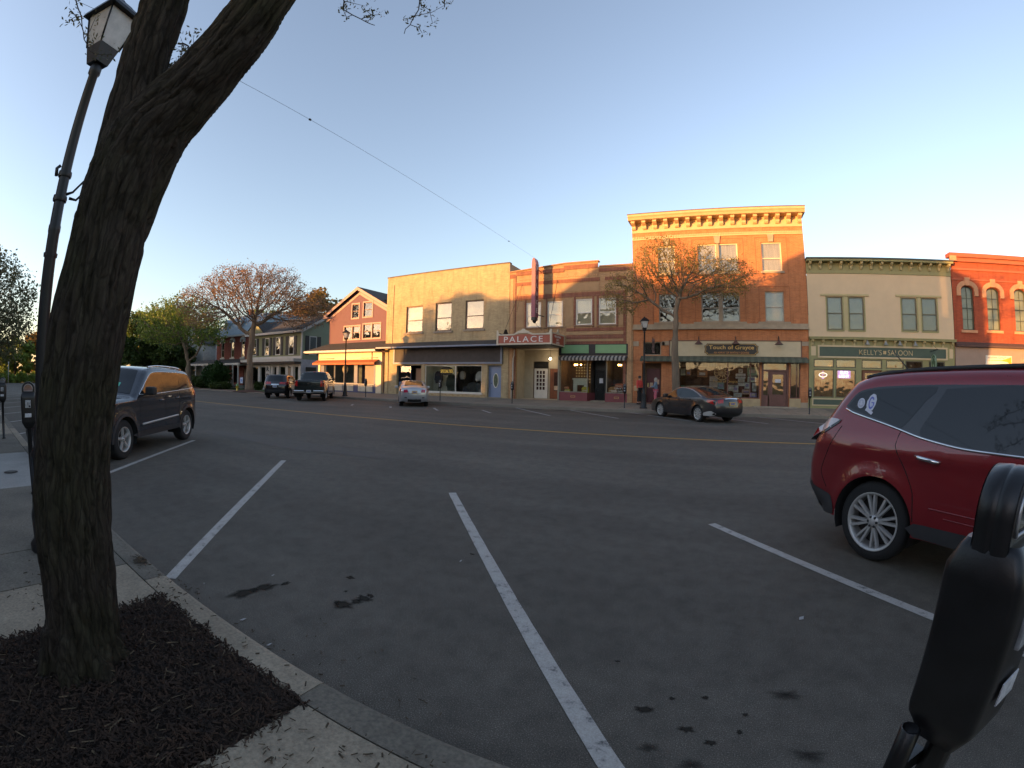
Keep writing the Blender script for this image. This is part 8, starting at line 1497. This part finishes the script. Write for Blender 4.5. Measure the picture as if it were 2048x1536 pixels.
def person(label, loc, rz, top, legs, hair, shoes, coat_len=0.0, bag=None, arm=0, h=1.68, hairstyle='short'):
    r = thing('person', label, 'person', loc, rz); k = h / 1.70; S = lambda x, y, z: (x * k, y * k, z * k)
    J = {'pel': S(0, 0, .93), 'wai': S(0, .01, 1.08), 'che': S(0, 0, 1.28), 'nk': S(0, -.01, 1.44), 'hd': S(0, -.03, 1.56), 'ht': S(0, -.02, 1.66)}
    hands = {}
    V = [J['pel'], J['wai'], J['che'], J['nk'], J['hd'], J['ht']]; E = [(0, 1), (1, 2), (2, 3), (3, 4), (4, 5)]; RR = [(.14, .10), (.12, .09), (.14, .10), .05, (.075, .09), (.06, .07)]; TV, TE, TRr = [J['pel'], J['wai'], J['che'], S(0, -.01, 1.41)], [(0, 1), (1, 2), (2, 3)], [(.155, .115), (.135, .105), (.155, .115), .075]; LV, LE, LR = [S(0, 0, .95)], [], [(.15, .11)]
    for s in (-1, 1):
        sh = S(s * .18, 0, 1.37); el = S(s * .23, -.02 - .08 * arm, 1.12); wr_ = S(s * (.25 - .13 * arm), -.06 - .26 * arm, .90 + .20 * arm); hp = S(s * .09, 0, .90); kn_ = S(s * .095, -.03, .50); an = S(s * .10, .02, .09); to = S(s * .11, -.13, .04)
        b = len(V); V += [sh, el, wr_, hp, kn_, an, to]; E += [(2, b), (b, b + 1), (b + 1, b + 2), (0, b + 3), (b + 3, b + 4), (b + 4, b + 5), (b + 5, b + 6)]; RR += [.055, .042, .03, .085, .06, .042, .035]
        fd = Vector((0, -.7 if arm else -.15, -.3 if arm else -1)).normalized(); w = Vector(wr_); pm = w + fd * .07 * k; b2 = len(V); V += [tuple(pm)]; E += [(b + 2, b2)]; RR += [(.032, .018)]
        for f in range(4): p0 = pm + Vector(((f - 1.5) * .017, 0, 0)); V += [tuple(p0 + fd * .035), tuple(p0 + fd * (.06 + .008 * (1.5 - abs(f - 1.5))) + Vector((0, -.012, 0)))]; n = len(V); E += [(b2, n - 2), (n - 2, n - 1)]; RR += [.0085, .0075]
        V += [tuple(w + fd * .03 + Vector((-s * .035, -.01, 0))), tuple(w + fd * .06 + Vector((-s * .045, -.02, 0)))]; n = len(V); E += [(b + 2, n - 2), (n - 2, n - 1)]; RR += [.010, .008]
        c = len(TV); TV += [sh, el, tuple(Vector(wr_) * .9 + Vector(el) * .1)]; TE += [(2, c), (c, c + 1), (c + 1, c + 2)]; TRr += [.072, .056, .046]
        c = len(LV); LV += [hp, kn_, tuple(Vector(an) + Vector((0, 0, .03)))]; LE += [(0, c), (c, c + 1), (c + 1, c + 2)]; LR += [.102, .076, .062]
        q = MB(); q.bbox(min(to[0] - .045, to[0] + .045), to[0] + .045, to[1] - .05, an[1] + .06, 0, .09, .02); q.obj('shoe', shoes, r, world=False)
    if coat_len: TV.append(S(0, 0, .93 - coat_len)); TE.append((0, len(TV) - 1)); TRr.append((.17, .13))
    skin_obj('body', V, E, RR, skinm, r); skin_obj('top', TV, TE, TRr, top, r); skin_obj('trousers', LV, LE, LR, legs, r)
    hd = J['hd']; f = MB(); [f.lathe([(0, -.012), (.011, -.006), (.011, .006), (0, .012)], (s * .03 * k, hd[1] - .088 * k, hd[2] + .015 * k), 8, 'y') for s in (-1, 1)]; f.obj('eyes', M('eye_dark', (.02, .015, .012), .3), r, world=False)
    f = MB(); f.tube([(0, hd[1] - .085 * k, hd[2] + .01), (0, hd[1] - .108 * k, hd[2] - .025 * k)], [.01, .014], 6); [f.lathe([(0, -.02), (.018, -.01), (.018, .012), (0, .02)], (s * .078 * k, hd[1] + .01, hd[2]), 8) for s in (-1, 1)]; f.obj('nose_and_ears', skinm, r, world=False)
    f = MB(); f.box(-.022 * k, .022 * k, hd[1] - .090 * k, hd[1] - .080 * k, hd[2] - .052 * k, hd[2] - .044 * k); f.obj('mouth', M('lips', (.25, .08, .07), .6), r, world=False)
    hr = MB(); prof = [(0, .125), (.06, .112), (.092, .07), (.098, .02), (.09, -.03), (.06, -.05)] if hairstyle == 'short' else [(0, .125), (.065, .112), (.10, .06), (.108, 0), (.112, -.08), (.09, -.13)]
    hr.lathe([(a * k, b * k) for a, b in prof], (0, hd[1] + .028 * k, hd[2] + .005), 16, sy=1.0); hr.obj('hair', hair, r, world=False)
    if bag:
        q = MB(); x0, y0, z0, w, d_, h_ = bag[0]; q.bbox(x0 - w / 2, x0 + w / 2, y0 - d_ / 2, y0 + d_ / 2, z0, z0 + h_, .02); q.tube([(x0, y0, z0 + h_), (x0 * .6, y0, 1.38 * k), (0, .02, 1.42 * k)], .012, 5); q.obj('bag', bag[1], r, world=False)
    return r
person('person in red top and black trousers with tan bag, half behind the far lamp post', (-4.48, 27.0, .30), R_(60), M('red_knit', (.55, .06, .05), .8), M('black_trousers', (.012, .012, .014), .8), M('dark_hair', (.02, .012, .01), .6), blk, bag=((-.2, .08, .8, .12, .26, .3), M('bag_tan', (.42, .28, .15), .8)), h=1.72)
pw_ = person('grey-haired person in long denim jacket and pink trousers holding yellow papers', (-3.48, 26.9, .30), R_(-75), M('denim', (.14, .20, .27), .85, var=.15), M('pink_trousers', (.52, .12, .16), .8), M('grey_hair', (.36, .31, .26), .7), M('shoe_pink', (.4, .15, .15), .6), coat_len=.14, arm=1, h=1.62, hairstyle='bob')
q = MB(); q.bbox(-.13, .13, -.47, -.455, 1.03, 1.28, .004); q.obj('papers', M('paper_yellow', (.62, .48, .18), .8), pw_, world=False)
